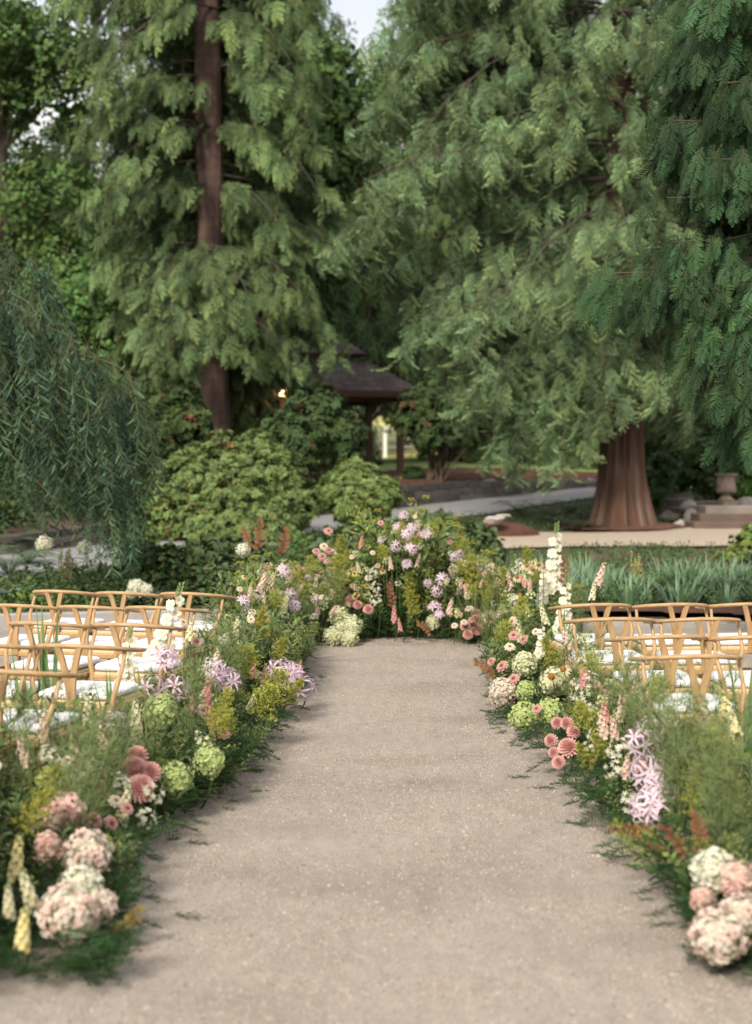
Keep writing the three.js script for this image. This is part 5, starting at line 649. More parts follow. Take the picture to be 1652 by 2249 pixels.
const KINDS = {
  cream_hydrangea: ['hydrangea', 'hydrangea', () => [1, 2, 3].map((k) => hydrangeaHead(500 + k, C.cream, C.greenish)), 'unit'], lime_hydrangea: ['hydrangea', 'hydrangea', () => [1, 2, 3].map((k) => hydrangeaHead(510 + k, C.lime, mixc(C.lime, C.greenish, 0.7))), 'unit'],
  white_hydrangea: ['hydrangea', 'hydrangea', () => [1, 2].map((k) => hydrangeaHead(520 + k, C.white, C.cream)), 'unit'], blush_hydrangea: ['hydrangea', 'hydrangea', () => [1, 2, 3].map((k) => hydrangeaHead(530 + k, C.white, C.cream, { pinkSide: mixc(C.blush, C.pink, 0.5) })), 'unit'], pink_hydrangea: ['hydrangea', 'hydrangea', () => [1, 2].map((k) => hydrangeaHead(540 + k, C.blush, C.cream, { pinkSide: C.pink, tall: 1.35 })), 'unit'],
  pink_dahlia: ['dahlia', 'dahlia', () => [1, 2, 3].map((k) => pompon(550 + k, C.rose, mixc(C.rose, C.blush, 0.75))), 'unit'],
  nerine: ['nerine', 'flower', () => [1, 2, 3, 4].map((k) => nerineHead(560 + k, 5 + k)), 0.08], gladiolus: ['gladiolus', 'gladiolus', () => [1, 2].map((k) => gladSpike(570 + k)), 0.25],
  coral_snapdragon: ['snapdragon', 'snapdragon', () => [1, 2].map((k) => snapSpike(580 + k, C.coral, C.rose)), 0.11], peach_snapdragon: ['snapdragon', 'snapdragon', () => [1, 2].map((k) => snapSpike(584 + k, C.peach, C.blush)), 0.11], cream_snapdragon: ['snapdragon', 'snapdragon', () => [1, 2].map((k) => snapSpike(588 + k, C.cream, C.butter)), 0.11], yellow_snapdragon: ['snapdragon', 'snapdragon', () => [1, 2].map((k) => snapSpike(592 + k, C.yellow, C.butter)), 0.11],
  blush_zinnia: ['zinnia', 'zinnia', () => [1, 2].map((k) => daisy(600 + k, mixc(C.blush, C.cream, 0.4), C.cream, { n: 12, rows: 2, wid: 0.0165, cone: 0.0085, coneCol: [0.3, 0.16, 0.06] })), 0.035], dusky_zinnia: ['zinnia', 'zinnia', () => [1, 2].map((k) => daisy(604 + k, C.dusky, mixc(C.dusky, C.blush, 0.6), { n: 12, rows: 2, wid: 0.0165, cone: 0.009, coneCol: [0.22, 0.09, 0.04] })), 0.035], white_coneflower: ['coneflower', 'coneflower', () => [1, 2].map((k) => daisy(608 + k, C.cream, C.butter, { n: 13, len: 0.036, wid: 0.011, droop: 0.55, cone: 0.016, coneCol: [0.42, 0.16, 0.03], coneTop: 1 })), 0.04], yellow_coneflower: ['coneflower', 'coneflower', () => [1, 2].map((k) => daisy(612 + k, C.yellow, C.butter, { n: 11, len: 0.024, wid: 0.012, droop: 0.35, cone: 0.012, coneCol: [0.16, 0.07, 0.02], coneTop: 1 })), 0.03],
  white_filler: ['stock_flower', 'flower', () => [1, 2, 3].map((k) => tinyCluster(620 + k, C.white, C.cream)), 0.045], cream_filler: ['stock_flower', 'flower', () => [1, 2].map((k) => tinyCluster(624 + k, C.butter, C.greenish)), 0.045],
  goldenrod: ['goldenrod', 'plant', () => [1, 2, 3].map((k) => plumeHead(630 + k, C.gold, C.olive)), 0.17], mantle: ['lady_mantle', 'plant', () => [1, 2, 3].map((k) => plumeHead(634 + k, C.olive, mixc(C.gold, [0.45, 0.5, 0.12], 0.6), { L: 0.2, n: 28, m: 34, spread: 0.85, dot: 0.009 })), 0.13],
};
const protoOf = {};
function makeFlower(kind, v) { // parts: stem, leaf, flower_head
  const [name, cat, fn] = KINDS[kind]; heads[kind] ||= fn(); const t = new THREE.Group(); t.userData.base = name; tag(t, null, cat);
  mesh('stem', stemGeo, M.leaf, t); const R = rng(700 + v + kind.length * 17);
  const sword_ = kind === 'gladiolus', big = /hydrangea/.test(kind), n = sword_ ? 4 : big ? 4 : 3;
  for (let k = 0; k < n; k++) { const l = mesh('leaf', sword_ ? sword : big ? leafA : leafB, M.leaf, t); const a = k * 2.4 + R(), d = sword_ ? V(R.sym(0.25), 1, R.sym(0.25)) : dirOf(a, 0.35 + R() * 0.4); l.matrixAutoUpdate = true; const m = frame(V(0, 0, 0), d, V(0, sword_ ? 0 : 1, sword_ ? 1 : 0.01)); l.quaternion.setFromRotationMatrix(m); l.userData.f = sword_ ? 0.02 : 0.45 + 0.4 * k / n; }
  mesh('flower_head', heads[kind][v % heads[kind].length], kind === 'goldenrod' || kind === 'mantle' ? M.leaf : M.petal, t); return t;
}
const FR = rng(777);
// kind, place of the head, its radius, label, which way it faces, where it is rooted
function flower(kind, B, r, label, group, face, root) {
  const v = Math.floor(FR() * 4), key = kind + v; protoOf[key] ||= makeFlower(kind, v); const t = protoOf[key].clone(); t.name = numbered(KINDS[kind][0]); scene.add(t);
  const rt = root || V(B.x + FR.sym(0.05), 0.004, B.z - 0.04 + FR.sym(0.05)); t.position.copy(rt); const top = B.clone().sub(rt), L = top.length(), q = TQ.clone().setFromUnitVectors(V(0, 1, 0), top.clone().normalize());
  const unit = KINDS[kind][3], s = unit === 'unit' ? r : r / unit, f = face || V(FR.sym(0.5), 0.85, 0.7 + FR.sym(0.3));
  for (const c of t.children) {
    if (c.name === 'stem') { c.quaternion.copy(q); c.scale.set(r > 0.06 ? 1.5 : 1, L, r > 0.06 ? 1.5 : 1); }
    else if (c.name === 'leaf') { c.position.copy(top).multiplyScalar(c.userData.f); const ls = clamp(L * 1.6, 0.5, 1.15); c.scale.setScalar(ls); }
    else { c.position.copy(top); c.quaternion.setFromRotationMatrix(frame(V(0, 0, 0), f, V(FR.sym(1), FR.sym(0.4), 1))); c.scale.setScalar(s); if (kind === 'gladiolus') c.quaternion.setFromRotationMatrix(frame(V(0, 0, 0), f, V(0, 0, 1))); }
  }
  return tag(t, label, KINDS[kind][1], group);
}
// ------------------------------------------------------------------ the flowers one can point at: kind, pixel, height above the gravel, radius in pixels, label
const HERO = [
  // left border, near end
  ['pink_hydrangea', 132, 1792, 0.30, 52, 'pink panicle hydrangea head, tallest of the cluster at the near left'], ['blush_hydrangea', 192, 1878, 0.24, 50, 'creamy hydrangea head on the aisle side of the near left cluster'], ['blush_hydrangea', 148, 2008, 0.17, 61, 'largest blush and cream hydrangea head, lowest at the near left'], ['pink_hydrangea', 108, 1862, 0.25, 32, 'small deep pink hydrangea head behind the near left cluster'], ['blush_hydrangea', 222, 1990, 0.16, 34, 'small rust-edged hydrangea head at the aisle edge of the near left cluster'], ['white_hydrangea', 178, 1945, 0.2, 42, 'white hydrangea head in the middle of the near left cluster'],
  ['yellow_snapdragon', 32, 1890, 0.28, 52, 'pale yellow snapdragon at the left edge beside the pink hydrangea'], ['cream_snapdragon', 72, 1955, 0.22, 50, 'cream snapdragon between left edge and hydrangea cluster'], ['yellow_snapdragon', 48, 2040, 0.20, 50, 'lowest pale yellow snapdragon in the bottom left corner'], ['cream_snapdragon', 20, 1980, 0.22, 40, 'cream snapdragon cut by the left edge of the picture'],
  ['pink_dahlia', 301, 1661, 0.33, 22, 'deep pink dahlia, topmost of four beside the left chairs'], ['pink_dahlia', 296, 1690, 0.30, 27, 'pink dahlia just below the topmost of the four on the left'], ['pink_dahlia', 331, 1695, 0.29, 20, 'small pink dahlia nearest the aisle among four on the left'], ['pink_dahlia', 310, 1731, 0.26, 27, 'pale pink dahlia, lowest of four on the left'],
  ['lime_hydrangea', 352, 1562, 0.40, 36, 'lime hydrangea head below the white gladioli'], ['lime_hydrangea', 459, 1672, 0.27, 32, 'lime hydrangea head closest to the gravel on the left'], ['lime_hydrangea', 384, 1712, 0.22, 36, 'lime hydrangea head low beside the four pink dahlias'],
  ['coral_snapdragon', 452, 1522, 0.46, 34, 'coral snapdragon, upper of the pair beside the lady mantle on the left'], ['coral_snapdragon', 470, 1575, 0.36, 34, 'coral snapdragon, lower of the pair on the left'], ['coral_snapdragon', 425, 1545, 0.44, 26, 'short coral snapdragon behind the pair on the left'],
  ['nerine', 465, 1476, 0.52, 32, 'pale lilac nerine above the coral snapdragons on the left'], ['nerine', 500, 1495, 0.46, 30, 'pale lilac nerine right of the coral snapdragons'], ['nerine', 362, 1450, 0.6, 32, 'pale lilac nerine beside the white gladioli'], ['nerine', 336, 1515, 0.46, 34, 'lilac nerine behind the lime hydrangea under the gladioli'], ['nerine', 388, 1513, 0.46, 32, 'lilac nerine right above the lime hydrangea on the left'], ['nerine', 250, 1590, 0.42, 32, 'lilac nerine against the chair leg on the left'],
  ['nerine', 616, 1484, 0.30, 38, 'large spidery nerine at the aisle edge of the left border'], ['nerine', 664, 1515, 0.16, 32, 'lowest lilac nerine, touching the gravel on the left'], ['nerine', 642, 1482, 0.27, 26, 'nerine tucked behind the two at the aisle edge, left'], ['coral_snapdragon', 655, 1470, 0.27, 20, 'small coral snapdragon beside the aisle-edge nerines'],
  ['blush_zinnia', 201, 1676, 0.38, 17, 'blush zinnia left of the four pink dahlias'], ['blush_zinnia', 171, 1700, 0.36, 17, 'blush zinnia further left of the pink dahlias'], ['blush_zinnia', 150, 1670, 0.42, 15, 'blush zinnia above its neighbours near the left chairs'], ['blush_zinnia', 234, 1692, 0.33, 17, 'cream-pink zinnia just left of the dahlias'], ['blush_zinnia', 255, 1758, 0.26, 17, 'cream zinnia below the pink dahlias'], ['dusky_zinnia', 205, 1800, 0.24, 22, 'dark coral zinnia right of the pink hydrangea'], ['dusky_zinnia', 245, 1808, 0.2, 18, 'brown-edged zinnia near the gravel on the left'], ['dusky_zinnia', 280, 1775, 0.24, 16, 'dusky zinnia beneath the pale pink dahlia'], ['white_filler', 335, 1745, 0.24, 26, 'white stock cluster touching the lowest pink dahlia'], ['white_filler', 262, 1722, 0.3, 24, 'white stock cluster left of the pink dahlias'], ['white_filler', 318, 1800, 0.16, 24, 'white stock cluster low at the gravel on the left'], ['blush_zinnia', 493, 1570, 0.34, 15, 'cream zinnia beside the lower coral snapdragon'], ['blush_zinnia', 446, 1560, 0.40, 15, 'pale butter zinnia among the coral snapdragons'], ['dusky_zinnia', 492, 1610, 0.26, 15, 'dark-hearted zinnia above the lime hydrangea by the gravel'], ['cream_snapdragon', 300, 1580, 0.42, 40, 'cream spike low beside the gladiolus leaves'],
  ['mantle', 545, 1540, 0.30, 62, 'round olive-yellow lady mantle clump bulging over the gravel, left'], ['mantle', 520, 1460, 0.42, 50, 'lady mantle clump further back on the left'], ['mantle', 575, 1500, 0.30, 50, 'lady mantle clump beside the aisle-edge nerines'], ['goldenrod', 618, 1520, 0.20, 44, 'yellow goldenrod spray leaning over the gravel, left'], ['goldenrod', 600, 1440, 0.36, 44, 'golden spray behind the aisle-edge nerines'], ['goldenrod', 30, 1780, 0.36, 80, 'blurred yellow goldenrod at the left edge'],
  ['gladiolus', 345, 1395, 0.62, 82, 'white gladiolus, taller and nearer the aisle of two, left'], ['gladiolus', 272, 1480, 0.50, 70, 'white gladiolus, left one of the pair before the chairs'],
  ['cream_snapdragon', 195, 1560, 0.55, 36, 'ivory snapdragon in front of the left chair cushions'], ['peach_snapdragon', 95, 1600, 0.52, 40, 'peach snapdragon at the near left chair'], ['peach_snapdragon', 60, 1650, 0.48, 38, 'peach snapdragon at the left edge'], ['peach_snapdragon', 230, 1620, 0.45, 34, 'peach snapdragon in the haze above the zinnias'],
  // the arch at the end of the aisle
  ['cream_hydrangea', 745, 1354, 0.26, 19, 'cream hydrangea, topmost of the cluster at the left foot of the arch'], ['cream_hydrangea', 773, 1375, 0.18, 19, 'cream hydrangea, right one of the cluster at the left foot of the arch'], ['cream_hydrangea', 731, 1397, 0.10, 17, 'cream hydrangea, lowest left of the cluster at the arch'], ['cream_hydrangea', 767, 1402, 0.08, 17, 'cream hydrangea, lowest right of the cluster at the arch'], ['cream_hydrangea', 749, 1381, 0.15, 15, 'cream hydrangea in the middle of the cluster at the arch'],
  ['cream_hydrangea', 1078, 1371, 0.18, 24, 'greenish cream hydrangea at the right foot of the arch'], ['lime_hydrangea', 1104, 1344, 0.28, 15, 'small lime hydrangea above the right foot of the arch'], ['lime_hydrangea', 1108, 1388, 0.13, 17, 'lime hydrangea where the arch meets the right border'], ['cream_hydrangea', 951, 1367, 0.18, 14, 'small cream hydrangea under the lilac nerines of the arch'], ['white_hydrangea', 534, 1208, 0.98, 13, 'white hydrangea alone at the upper left of the arch'],
  ['pink_dahlia', 1046, 1348, 0.26, 10, 'pink dahlia, topmost of six at the right of the arch'], ['pink_dahlia', 1046, 1361, 0.23, 10, 'pink dahlia, second from top of six at the arch'], ['pink_dahlia', 1033, 1373, 0.19, 11, 'pink dahlia, middle of six at the right of the arch'], ['pink_dahlia', 1050, 1382, 0.15, 10, 'pink dahlia nearest the cream hydrangea at the arch'], ['pink_dahlia', 1028, 1393, 0.11, 9, 'pink dahlia, lowest of six at the arch'], ['pink_dahlia', 1022, 1374, 0.19, 9, 'pink dahlia, leftmost of six at the right of the arch'], ['pink_dahlia', 771, 1320, 0.38, 11, 'bright pink dahlia above the cream hydrangea cluster'], ['pink_dahlia', 809, 1338, 0.32, 9, 'small pink dahlia low in the middle of the arch'], ['pink_dahlia', 786, 1328, 0.35, 8, 'small pink dahlia beside the bright one in the arch'],
  ['nerine', 895, 1176, 1.02, 17, 'lilac nerine high in the tall part of the arch'], ['nerine', 876, 1160, 1.08, 15, 'lilac nerine at the upper left of the tall cluster in the arch'], ['nerine', 906, 1161, 1.08, 15, 'lilac nerine at the top right of the tall cluster in the arch'], ['nerine', 936, 1174, 1.03, 15, 'lilac nerine standing out to the right of the tall cluster'], ['nerine', 868, 1200, 0.92, 16, 'lilac nerine at the left of the tall cluster, lower'], ['nerine', 902, 1208, 0.88, 17, 'lilac nerine at the bottom of the tall cluster in the arch'], ['nerine', 894, 1240, 0.75, 14, 'lilac nerine below the tall cluster in the arch'], ['nerine', 888, 1133, 1.2, 14, 'topmost lilac nerine of the arch'],
  ['nerine', 958, 1300, 0.46, 17, 'lilac nerine right of the golden spray in the arch'], ['nerine', 955, 1336, 0.33, 18, 'lilac nerine low on the right half of the arch'], ['nerine', 980, 1272, 0.56, 14, 'lilac nerine at the upper right of the arch'], ['nerine', 940, 1282, 0.54, 13, 'lilac nerine above the golden spray in the arch'], ['nerine', 964, 1352, 0.26, 14, 'lowest lilac nerine of the arch'], ['nerine', 639, 1307, 0.50, 18, 'lilac nerine at the left corner of arch and border'], ['nerine', 618, 1312, 0.52, 16, 'lilac nerine beside the left corner of the arch'], ['nerine', 648, 1332, 0.42, 16, 'lilac nerine below the left corner of the arch'], ['nerine', 676, 1272, 0.58, 13, 'lilac nerine above the left end of the arch'],
  ['blush_zinnia', 712, 1200, 0.88, 9, 'pink zinnia at the top of the dusky group in the arch'], ['dusky_zinnia', 722, 1208, 0.85, 9, 'dusky zinnia under the pink one at the top left of the arch'], ['dusky_zinnia', 708, 1222, 0.80, 9, 'dusky pink zinnia at the left of the dusky group'], ['blush_zinnia', 732, 1213, 0.82, 9, 'blush zinnia at the right of the dusky group in the arch'], ['dusky_zinnia', 720, 1232, 0.76, 9, 'dusky zinnia at the foot of the dusky group in the arch'], ['dusky_zinnia', 695, 1210, 0.84, 8, 'dusky zinnia outermost left of the dusky group'], ['dusky_zinnia', 722, 1166, 1.02, 9, 'dusky bloom standing highest at the left of the arch'],
  ['white_filler', 820, 1266, 0.6, 13, 'white stock cluster high in the middle of the arch'], ['white_filler', 824, 1292, 0.5, 13, 'white stock cluster in the middle of the arch'], ['white_filler', 828, 1320, 0.40, 13, 'white stock cluster low in the middle of the arch'], ['white_filler', 827, 1258, 0.64, 12, 'small white cluster at the top middle of the arch'], ['goldenrod', 900, 1300, 0.46, 36, 'golden plume in the middle right of the arch'], ['goldenrod', 915, 1335, 0.34, 34, 'golden plume below the other one in the arch'], ['goldenrod', 668, 1290, 0.52, 34, 'golden plume at the left end of the arch'], ['goldenrod', 1046, 1285, 0.52, 44, 'big golden plume at the right end of the arch'], ['goldenrod', 1075, 1300, 0.46, 36, 'golden plume outermost right of the arch'], ['goldenrod', 748, 1215, 0.82, 34, 'golden plume behind the dusky zinnias'],
  ['white_filler', 690, 1358, 0.26, 12, 'white stock cluster at the left foot of the arch'], ['coral_snapdragon', 866, 1350, 0.28, 18, 'rust-red snapdragon low in the middle of the arch'], ['coral_snapdragon', 858, 1290, 0.48, 18, 'rust-red snapdragon in the middle of the arch'], ['coral_snapdragon', 880, 1375, 0.18, 14, 'short rust-red snapdragon near the gravel at the arch'], ['blush_zinnia', 1030, 1336, 0.34, 9, 'blush zinnia above the six pink dahlias'], ['peach_snapdragon', 1008, 1290, 0.5, 18, 'peach snapdragon between nerines and the big golden plume'], ['peach_snapdragon', 985, 1335, 0.34, 18, 'peach snapdragon left of the six pink dahlias'],
  // right border
  ['white_coneflower', 1156, 1243, 0.85, 10, 'white coneflower, leftmost of the upper group right of the arch'], ['white_coneflower', 1168, 1252, 0.8, 10, 'white coneflower low in the upper group right of the arch'], ['white_coneflower', 1183, 1240, 0.86, 10, 'white coneflower beside the tall gladiolus'], ['white_coneflower', 1193, 1246, 0.82, 10, 'white coneflower touching the tall gladiolus'], ['white_coneflower', 1136, 1268, 0.74, 10, 'white coneflower lowest on the left right of the arch'], ['white_coneflower', 1142, 1308, 0.58, 10, 'white coneflower alone below the group right of the arch'], ['gladiolus', 1213, 1250, 0.72, 58, 'tall white gladiolus at the far end of the right border'], ['gladiolus', 1236, 1345, 0.46, 56, 'white gladiolus with large flowers beside the right front chair'], ['gladiolus', 1190, 1300, 0.58, 34, 'short white gladiolus left of the tall one'], ['peach_snapdragon', 1312, 1262, 0.80, 28, 'cream-peach spike above the right front chairs'], ['cream_snapdragon', 1300, 1300, 0.66, 22, 'cream spike just above the right front chair rail'],
  ['cream_hydrangea', 1153, 1459, 0.35, 26, 'greenish cream hydrangea at the aisle side of the right border'], ['cream_hydrangea', 1218, 1497, 0.32, 30, 'cream hydrangea with a coneflower before it, right border'], ['lime_hydrangea', 1156, 1518, 0.24, 22, 'lime hydrangea right behind the blush one'], ['blush_hydrangea', 1106, 1518, 0.18, 30, 'blush hydrangea leaning out over the gravel, right border'], ['lime_hydrangea', 1152, 1574, 0.14, 31, 'lime hydrangea lowest on the gravel, right border'], ['lime_hydrangea', 1208, 1566, 0.18, 30, 'lime hydrangea right beside the lowest one'],
  ['pink_dahlia', 1210, 1626, 0.17, 13, 'pink dahlia, leftmost of the seven on the right'], ['pink_dahlia', 1248, 1641, 0.17, 20, 'largest pink dahlia of the seven on the right'], ['pink_dahlia', 1227, 1674, 0.10, 13, 'pink dahlia, lowest of the seven on the right'], ['pink_dahlia', 1260, 1607, 0.23, 13, 'salmon dahlia, rightmost of the seven'], ['pink_dahlia', 1245, 1588, 0.26, 13, 'pink dahlia, topmost of the seven on the right'], ['pink_dahlia', 1224, 1587, 0.25, 12, 'pink dahlia at the upper left of the seven'], ['pink_dahlia', 1216, 1652, 0.13, 11, 'small pink dahlia between the leftmost and the lowest'],
  ['nerine', 1436, 1612, 0.40, 42, 'large lilac nerine, topmost of the group on the right'], ['nerine', 1400, 1634, 0.36, 36, 'lilac nerine at the upper left of the group on the right'], ['nerine', 1480, 1705, 0.28, 44, 'lilac nerine at the right of the big group'], ['nerine', 1452, 1730, 0.24, 44, 'lilac nerine in the middle of the big group on the right'], ['nerine', 1420, 1695, 0.28, 40, 'lilac nerine at the left of the big group on the right'], ['nerine', 1427, 1775, 0.19, 44, 'lowest lilac nerine of the big group on the right'], ['nerine', 1498, 1742, 0.24, 36, 'lilac nerine outermost right of the big group'],
  ['blush_zinnia', 1446, 1576, 0.46, 20, 'cream-faced zinnia above the lilac nerines on the right'], ['blush_zinnia', 1474, 1589, 0.43, 18, 'pink-cream zinnia right of its twin above the nerines'], ['dusky_zinnia', 1448, 1592, 0.41, 18, 'rose zinnia tucked under the cream-faced one'], ['dusky_zinnia', 1470, 1655, 0.34, 18, 'dusky zinnia between the nerines on the right'], ['dusky_zinnia', 1404, 1680, 0.28, 18, 'coral zinnia left of the nerine group'], ['white_filler', 1360, 1647, 0.32, 26, 'white stock cluster left of the nerine group'], ['white_filler', 1350, 1690, 0.25, 24, 'white stock cluster lower left of the nerine group'], ['white_filler', 1390, 1548, 0.46, 26, 'white stock cluster among the peach snapdragons'], ['white_filler', 1280, 1527, 0.40, 24, 'white stock cluster behind the cream hydrangea'], ['white_filler', 1294, 1570, 0.34, 24, 'white stock cluster right above the seven dahlias'], ['white_filler', 1385, 1765, 0.18, 28, 'white stock cluster beside the lowest nerine'], ['white_filler', 1300, 1640, 0.24, 20, 'small white cluster right of the largest dahlia'],
  ['peach_snapdragon', 1330, 1590, 0.38, 34, 'peach snapdragon in the middle of the right border'], ['peach_snapdragon', 1352, 1600, 0.36, 30, 'peach snapdragon beside the other one, right border'], ['peach_snapdragon', 1367, 1551, 0.46, 36, 'peach spike in front of the white cushions, right'], ['peach_snapdragon', 1400, 1500, 0.56, 34, 'peach spike before the right chair legs'], ['peach_snapdragon', 1551, 1589, 0.52, 40, 'peach snapdragon at the right edge below the cushion'], ['peach_snapdragon', 1372, 1685, 0.26, 28, 'pale peach snapdragon below the white stock'], ['yellow_snapdragon', 1612, 1570, 0.56, 50, 'yellow snapdragon at the right edge in front of the chairs'], ['cream_snapdragon', 1600, 1610, 0.48, 44, 'cream snapdragon below the yellow one at the right edge'],
  ['goldenrod', 1594, 1672, 0.40, 84, 'large goldenrod plume at the right edge'], ['goldenrod', 1560, 1700, 0.34, 70, 'goldenrod plume right of the nerine group'], ['goldenrod', 1625, 1740, 0.30, 70, 'goldenrod plume lowest at the right edge'], ['goldenrod', 1312, 1660, 0.22, 44, 'goldenrod spray right of the seven dahlias'], ['goldenrod', 1340, 1640, 0.28, 44, 'goldenrod spray behind the white stock, right border'], ['goldenrod', 1570, 1620, 0.46, 70, 'goldenrod plume standing highest at the right edge'], ['goldenrod', 1630, 1640, 0.42, 80, 'goldenrod plume cut by the right edge of the picture'], ['goldenrod', 1540, 1760, 0.26, 64, 'goldenrod plume leaning over the amber leaves'], ['mantle', 1600, 1780, 0.24, 70, 'yellow-green clump low at the right edge behind the near hydrangeas'], ['white_coneflower', 1211, 1487, 0.38, 18, 'coneflower with orange heart in front of the cream hydrangea'], ['white_coneflower', 1238, 1470, 0.44, 16, 'orange-hearted coneflower above the cream hydrangea'],
  ['gladiolus', 1186, 1415, 0.42, 34, 'short white gladiolus before the dusky zinnias, right'], ['dusky_zinnia', 1128, 1395, 0.46, 12, 'dusky zinnia at the far aisle corner of the right border'], ['dusky_zinnia', 1150, 1404, 0.43, 12, 'dusky zinnia beside the short gladiolus'], ['blush_zinnia', 1120, 1420, 0.40, 12, 'blush zinnia at the far aisle corner of the right border'], ['blush_zinnia', 1125, 1365, 0.5, 13, 'blush zinnia above the far aisle corner, right'], ['dusky_zinnia', 1102, 1462, 0.32, 14, 'coral zinnia above the blush hydrangea'], ['dusky_zinnia', 1078, 1452, 0.32, 11, 'coral zinnia reaching furthest over the gravel, right'], ['dusky_zinnia', 1128, 1490, 0.27, 14, 'rust zinnia just above the blush hydrangea'],
  ['white_hydrangea', 1566, 1912, 0.26, 46, 'white hydrangea head, topmost of the cluster at the near right'], ['pink_hydrangea', 1626, 1935, 0.25, 46, 'pink hydrangea head at the right edge of the near right cluster'], ['pink_hydrangea', 1543, 1978, 0.19, 28, 'small pink hydrangea at the aisle side of the near right cluster'], ['blush_hydrangea', 1578, 2055, 0.15, 57, 'largest cream and blush hydrangea, lowest at the near right'], ['blush_hydrangea', 1632, 2010, 0.18, 44, 'blush hydrangea between pink and largest heads, near right'],
];
HERO.forEach(([kind, px, py, h, r, label]) => { const B = atH(px, py, h), d = -B.z; let face, root; const left = B.x < 0.15, arch = d > 12.6;
  if (kind === 'gladiolus') { const lean = label.includes('nearer the aisle') ? 0.32 : label.includes('left one') ? 0.12 : 0.06; face = V(lean, 1, 0.05); B.y -= r * d / FOCAL * 0.75; root = V(B.x - B.y * lean * 0.8, 0.004, B.z - 0.02); } else if (/snapdragon/.test(kind)) { face = V(FR.sym(0.3), 1, FR.sym(0.2)); B.y = Math.max(0.07, B.y - r * d / FOCAL * 0.8); }
  else if (kind === 'goldenrod' || kind === 'mantle') { face = V((arch ? 0 : left ? 0.5 : -0.5) + FR.sym(0.3), 1, 0.4); B.y = Math.max(0.06, B.y - r * d / FOCAL * 0.8); }
  else face = V((arch ? 0 : left ? 0.45 : -0.45) + FR.sym(0.6), 0.8 + FR.sym(0.4), 0.75 + FR.sym(0.3));
  if (!root) root = V(B.x + (arch ? 0 : left ? -0.5 : 0.5) * Math.min(0.25, 0.4 * h) + FR.sym(0.03), 0.004, B.z - (arch ? 0.2 : 0.16));
  flower(kind, B, r * d / FOCAL * (arch ? (kind === 'nerine' ? 0.98 : 1.2) : 1.08), label, null, face, root); });

// ------------------------------------------------------------------ greenery that the flowers stand in
const lineAt = (P, d) => { if (d <= P[0][0]) return P[0][1]; for (let k = 0; k < P.length - 1; k++) if (d <= P[k + 1][0]) return lerp(P[k][1], P[k + 1][1], (d - P[k][0]) / (P[k + 1][0] - P[k][0])); return P[P.length - 1][1]; };
const LEFT_IN = [[4.7, -0.86], [5.2, -0.94], [6.2, -1.02], [7, -0.90], [7.5, -0.80], [8.9, -0.70], [11, -0.67], [14.4, -0.66]], RIGHT_IN = [[4.8, 1.17], [5.6, 1.14], [6.6, 1.12], [7.6, 1.06], [8.7, 1.0], [9.4, 0.95], [10.2, 0.93], [12, 1.02], [14.4, 1.16]];
// a random rooted place: zone 0 left border, 1 right border, 2 arch; u runs from the aisle side to the back
function spot(R, zone, u0 = 0, u1 = 1) {
  const u = R.range(u0, u1);
  if (zone === 2) { const x = R.range(-1.35, 1.9), z = -14.35 - u * 1.0 - 0.12 * Math.sin(x * 5) - (Math.abs(x - 0.25) > 0.8 ? -0.15 : 0); return { p: V(x, 0, z), u, out: V(0.1 * R.sym(1), 0, 1), peak: 0.42 + 0.55 * Math.exp(-(((x - 0.3) / 0.55) ** 2)) }; }
  const d = 4.75 + Math.pow(R(), 1.15) * 9.7, x = zone === 0 ? lineAt(LEFT_IN, d) : lineAt(RIGHT_IN, d), wide = 0.58 + (d < 6.6 ? 0.5 : 0), wob = 0.07 * noise.noise(d * 2.2, zone * 9, 1); const s = zone === 0 ? -1 : 1;
  return { p: V(x + s * (u * wide + wob), 0, -d), u, out: V(-s, 0, 0.25), peak: 0.28 + 0.16 * smoothstep(d, 8.8, 10.5) + 0.14 * smoothstep(d, 10.5, 12) + (zone === 0 && d < 8.5 ? 0.26 * smoothstep(u, 0.3, 0.75) : 0) };
}
// blooms were tucked in last, in front of their greenery: keep stems from crossing a bloom on its open side
const seen = (p) => { const c = Math.cos(PITCH), s = Math.sin(PITCH), y = p.y - EYE, dz = -p.z * c - y * s, dy = y * c - p.z * s; return [FRAME_W / 2 + FOCAL * p.x / dz, FRAME_H / 2 - FOCAL * dy / dz]; };
const BLOOMS = HERO.map(([kind, px, py, h, r]) => [px, py, r * (/gladiolus|snapdragon/.test(kind) ? 1.0 : 0.95), -atH(px, py, h).z]);
const open_ = (R, base, dir, len, k = 1) => { const d = dir.clone().normalize(); for (const t of [0.3, 0.45, 0.6, 0.75, 0.9, 1.05]) { const p = base.clone().addScaledVector(d, len * t), [x, y] = seen(p); for (const [bx, by, r, z] of BLOOMS) if (-p.z < z + 0.03 && y < by + 0.6 * r && (bx - x) ** 2 + (by - y) ** 2 < (k * (r + 0.07 * FOCAL / -p.z)) ** 2) return false; } return true; };
function where(zone, p) { // where in the planting something stands, in words
  if (zone === 2) return (p.x < -0.3 ? 'in the left third' : p.x < 0.7 ? 'in the middle' : 'in the right third') + ' of the arch, ' + (p.y > 0.55 ? 'high up' : p.y > 0.3 ? 'half way up' : 'low down');
  const d = -p.z, x = zone ? lineAt(RIGHT_IN, d) : lineAt(LEFT_IN, d), side = Math.abs(p.x) - Math.abs(x) > 0.28 ? 'chair side' : 'aisle side'; return `on the ${side} of the ${zone ? 'right' : 'left'} border, ` + (d < 6.4 ? 'at its near end' : d < 7.5 ? 'by the fourth row' : d < 8.6 ? 'by the third row' : d < 9.8 ? 'by the second row' : d < 11.2 ? 'by the front row' : 'beyond the front row');
}
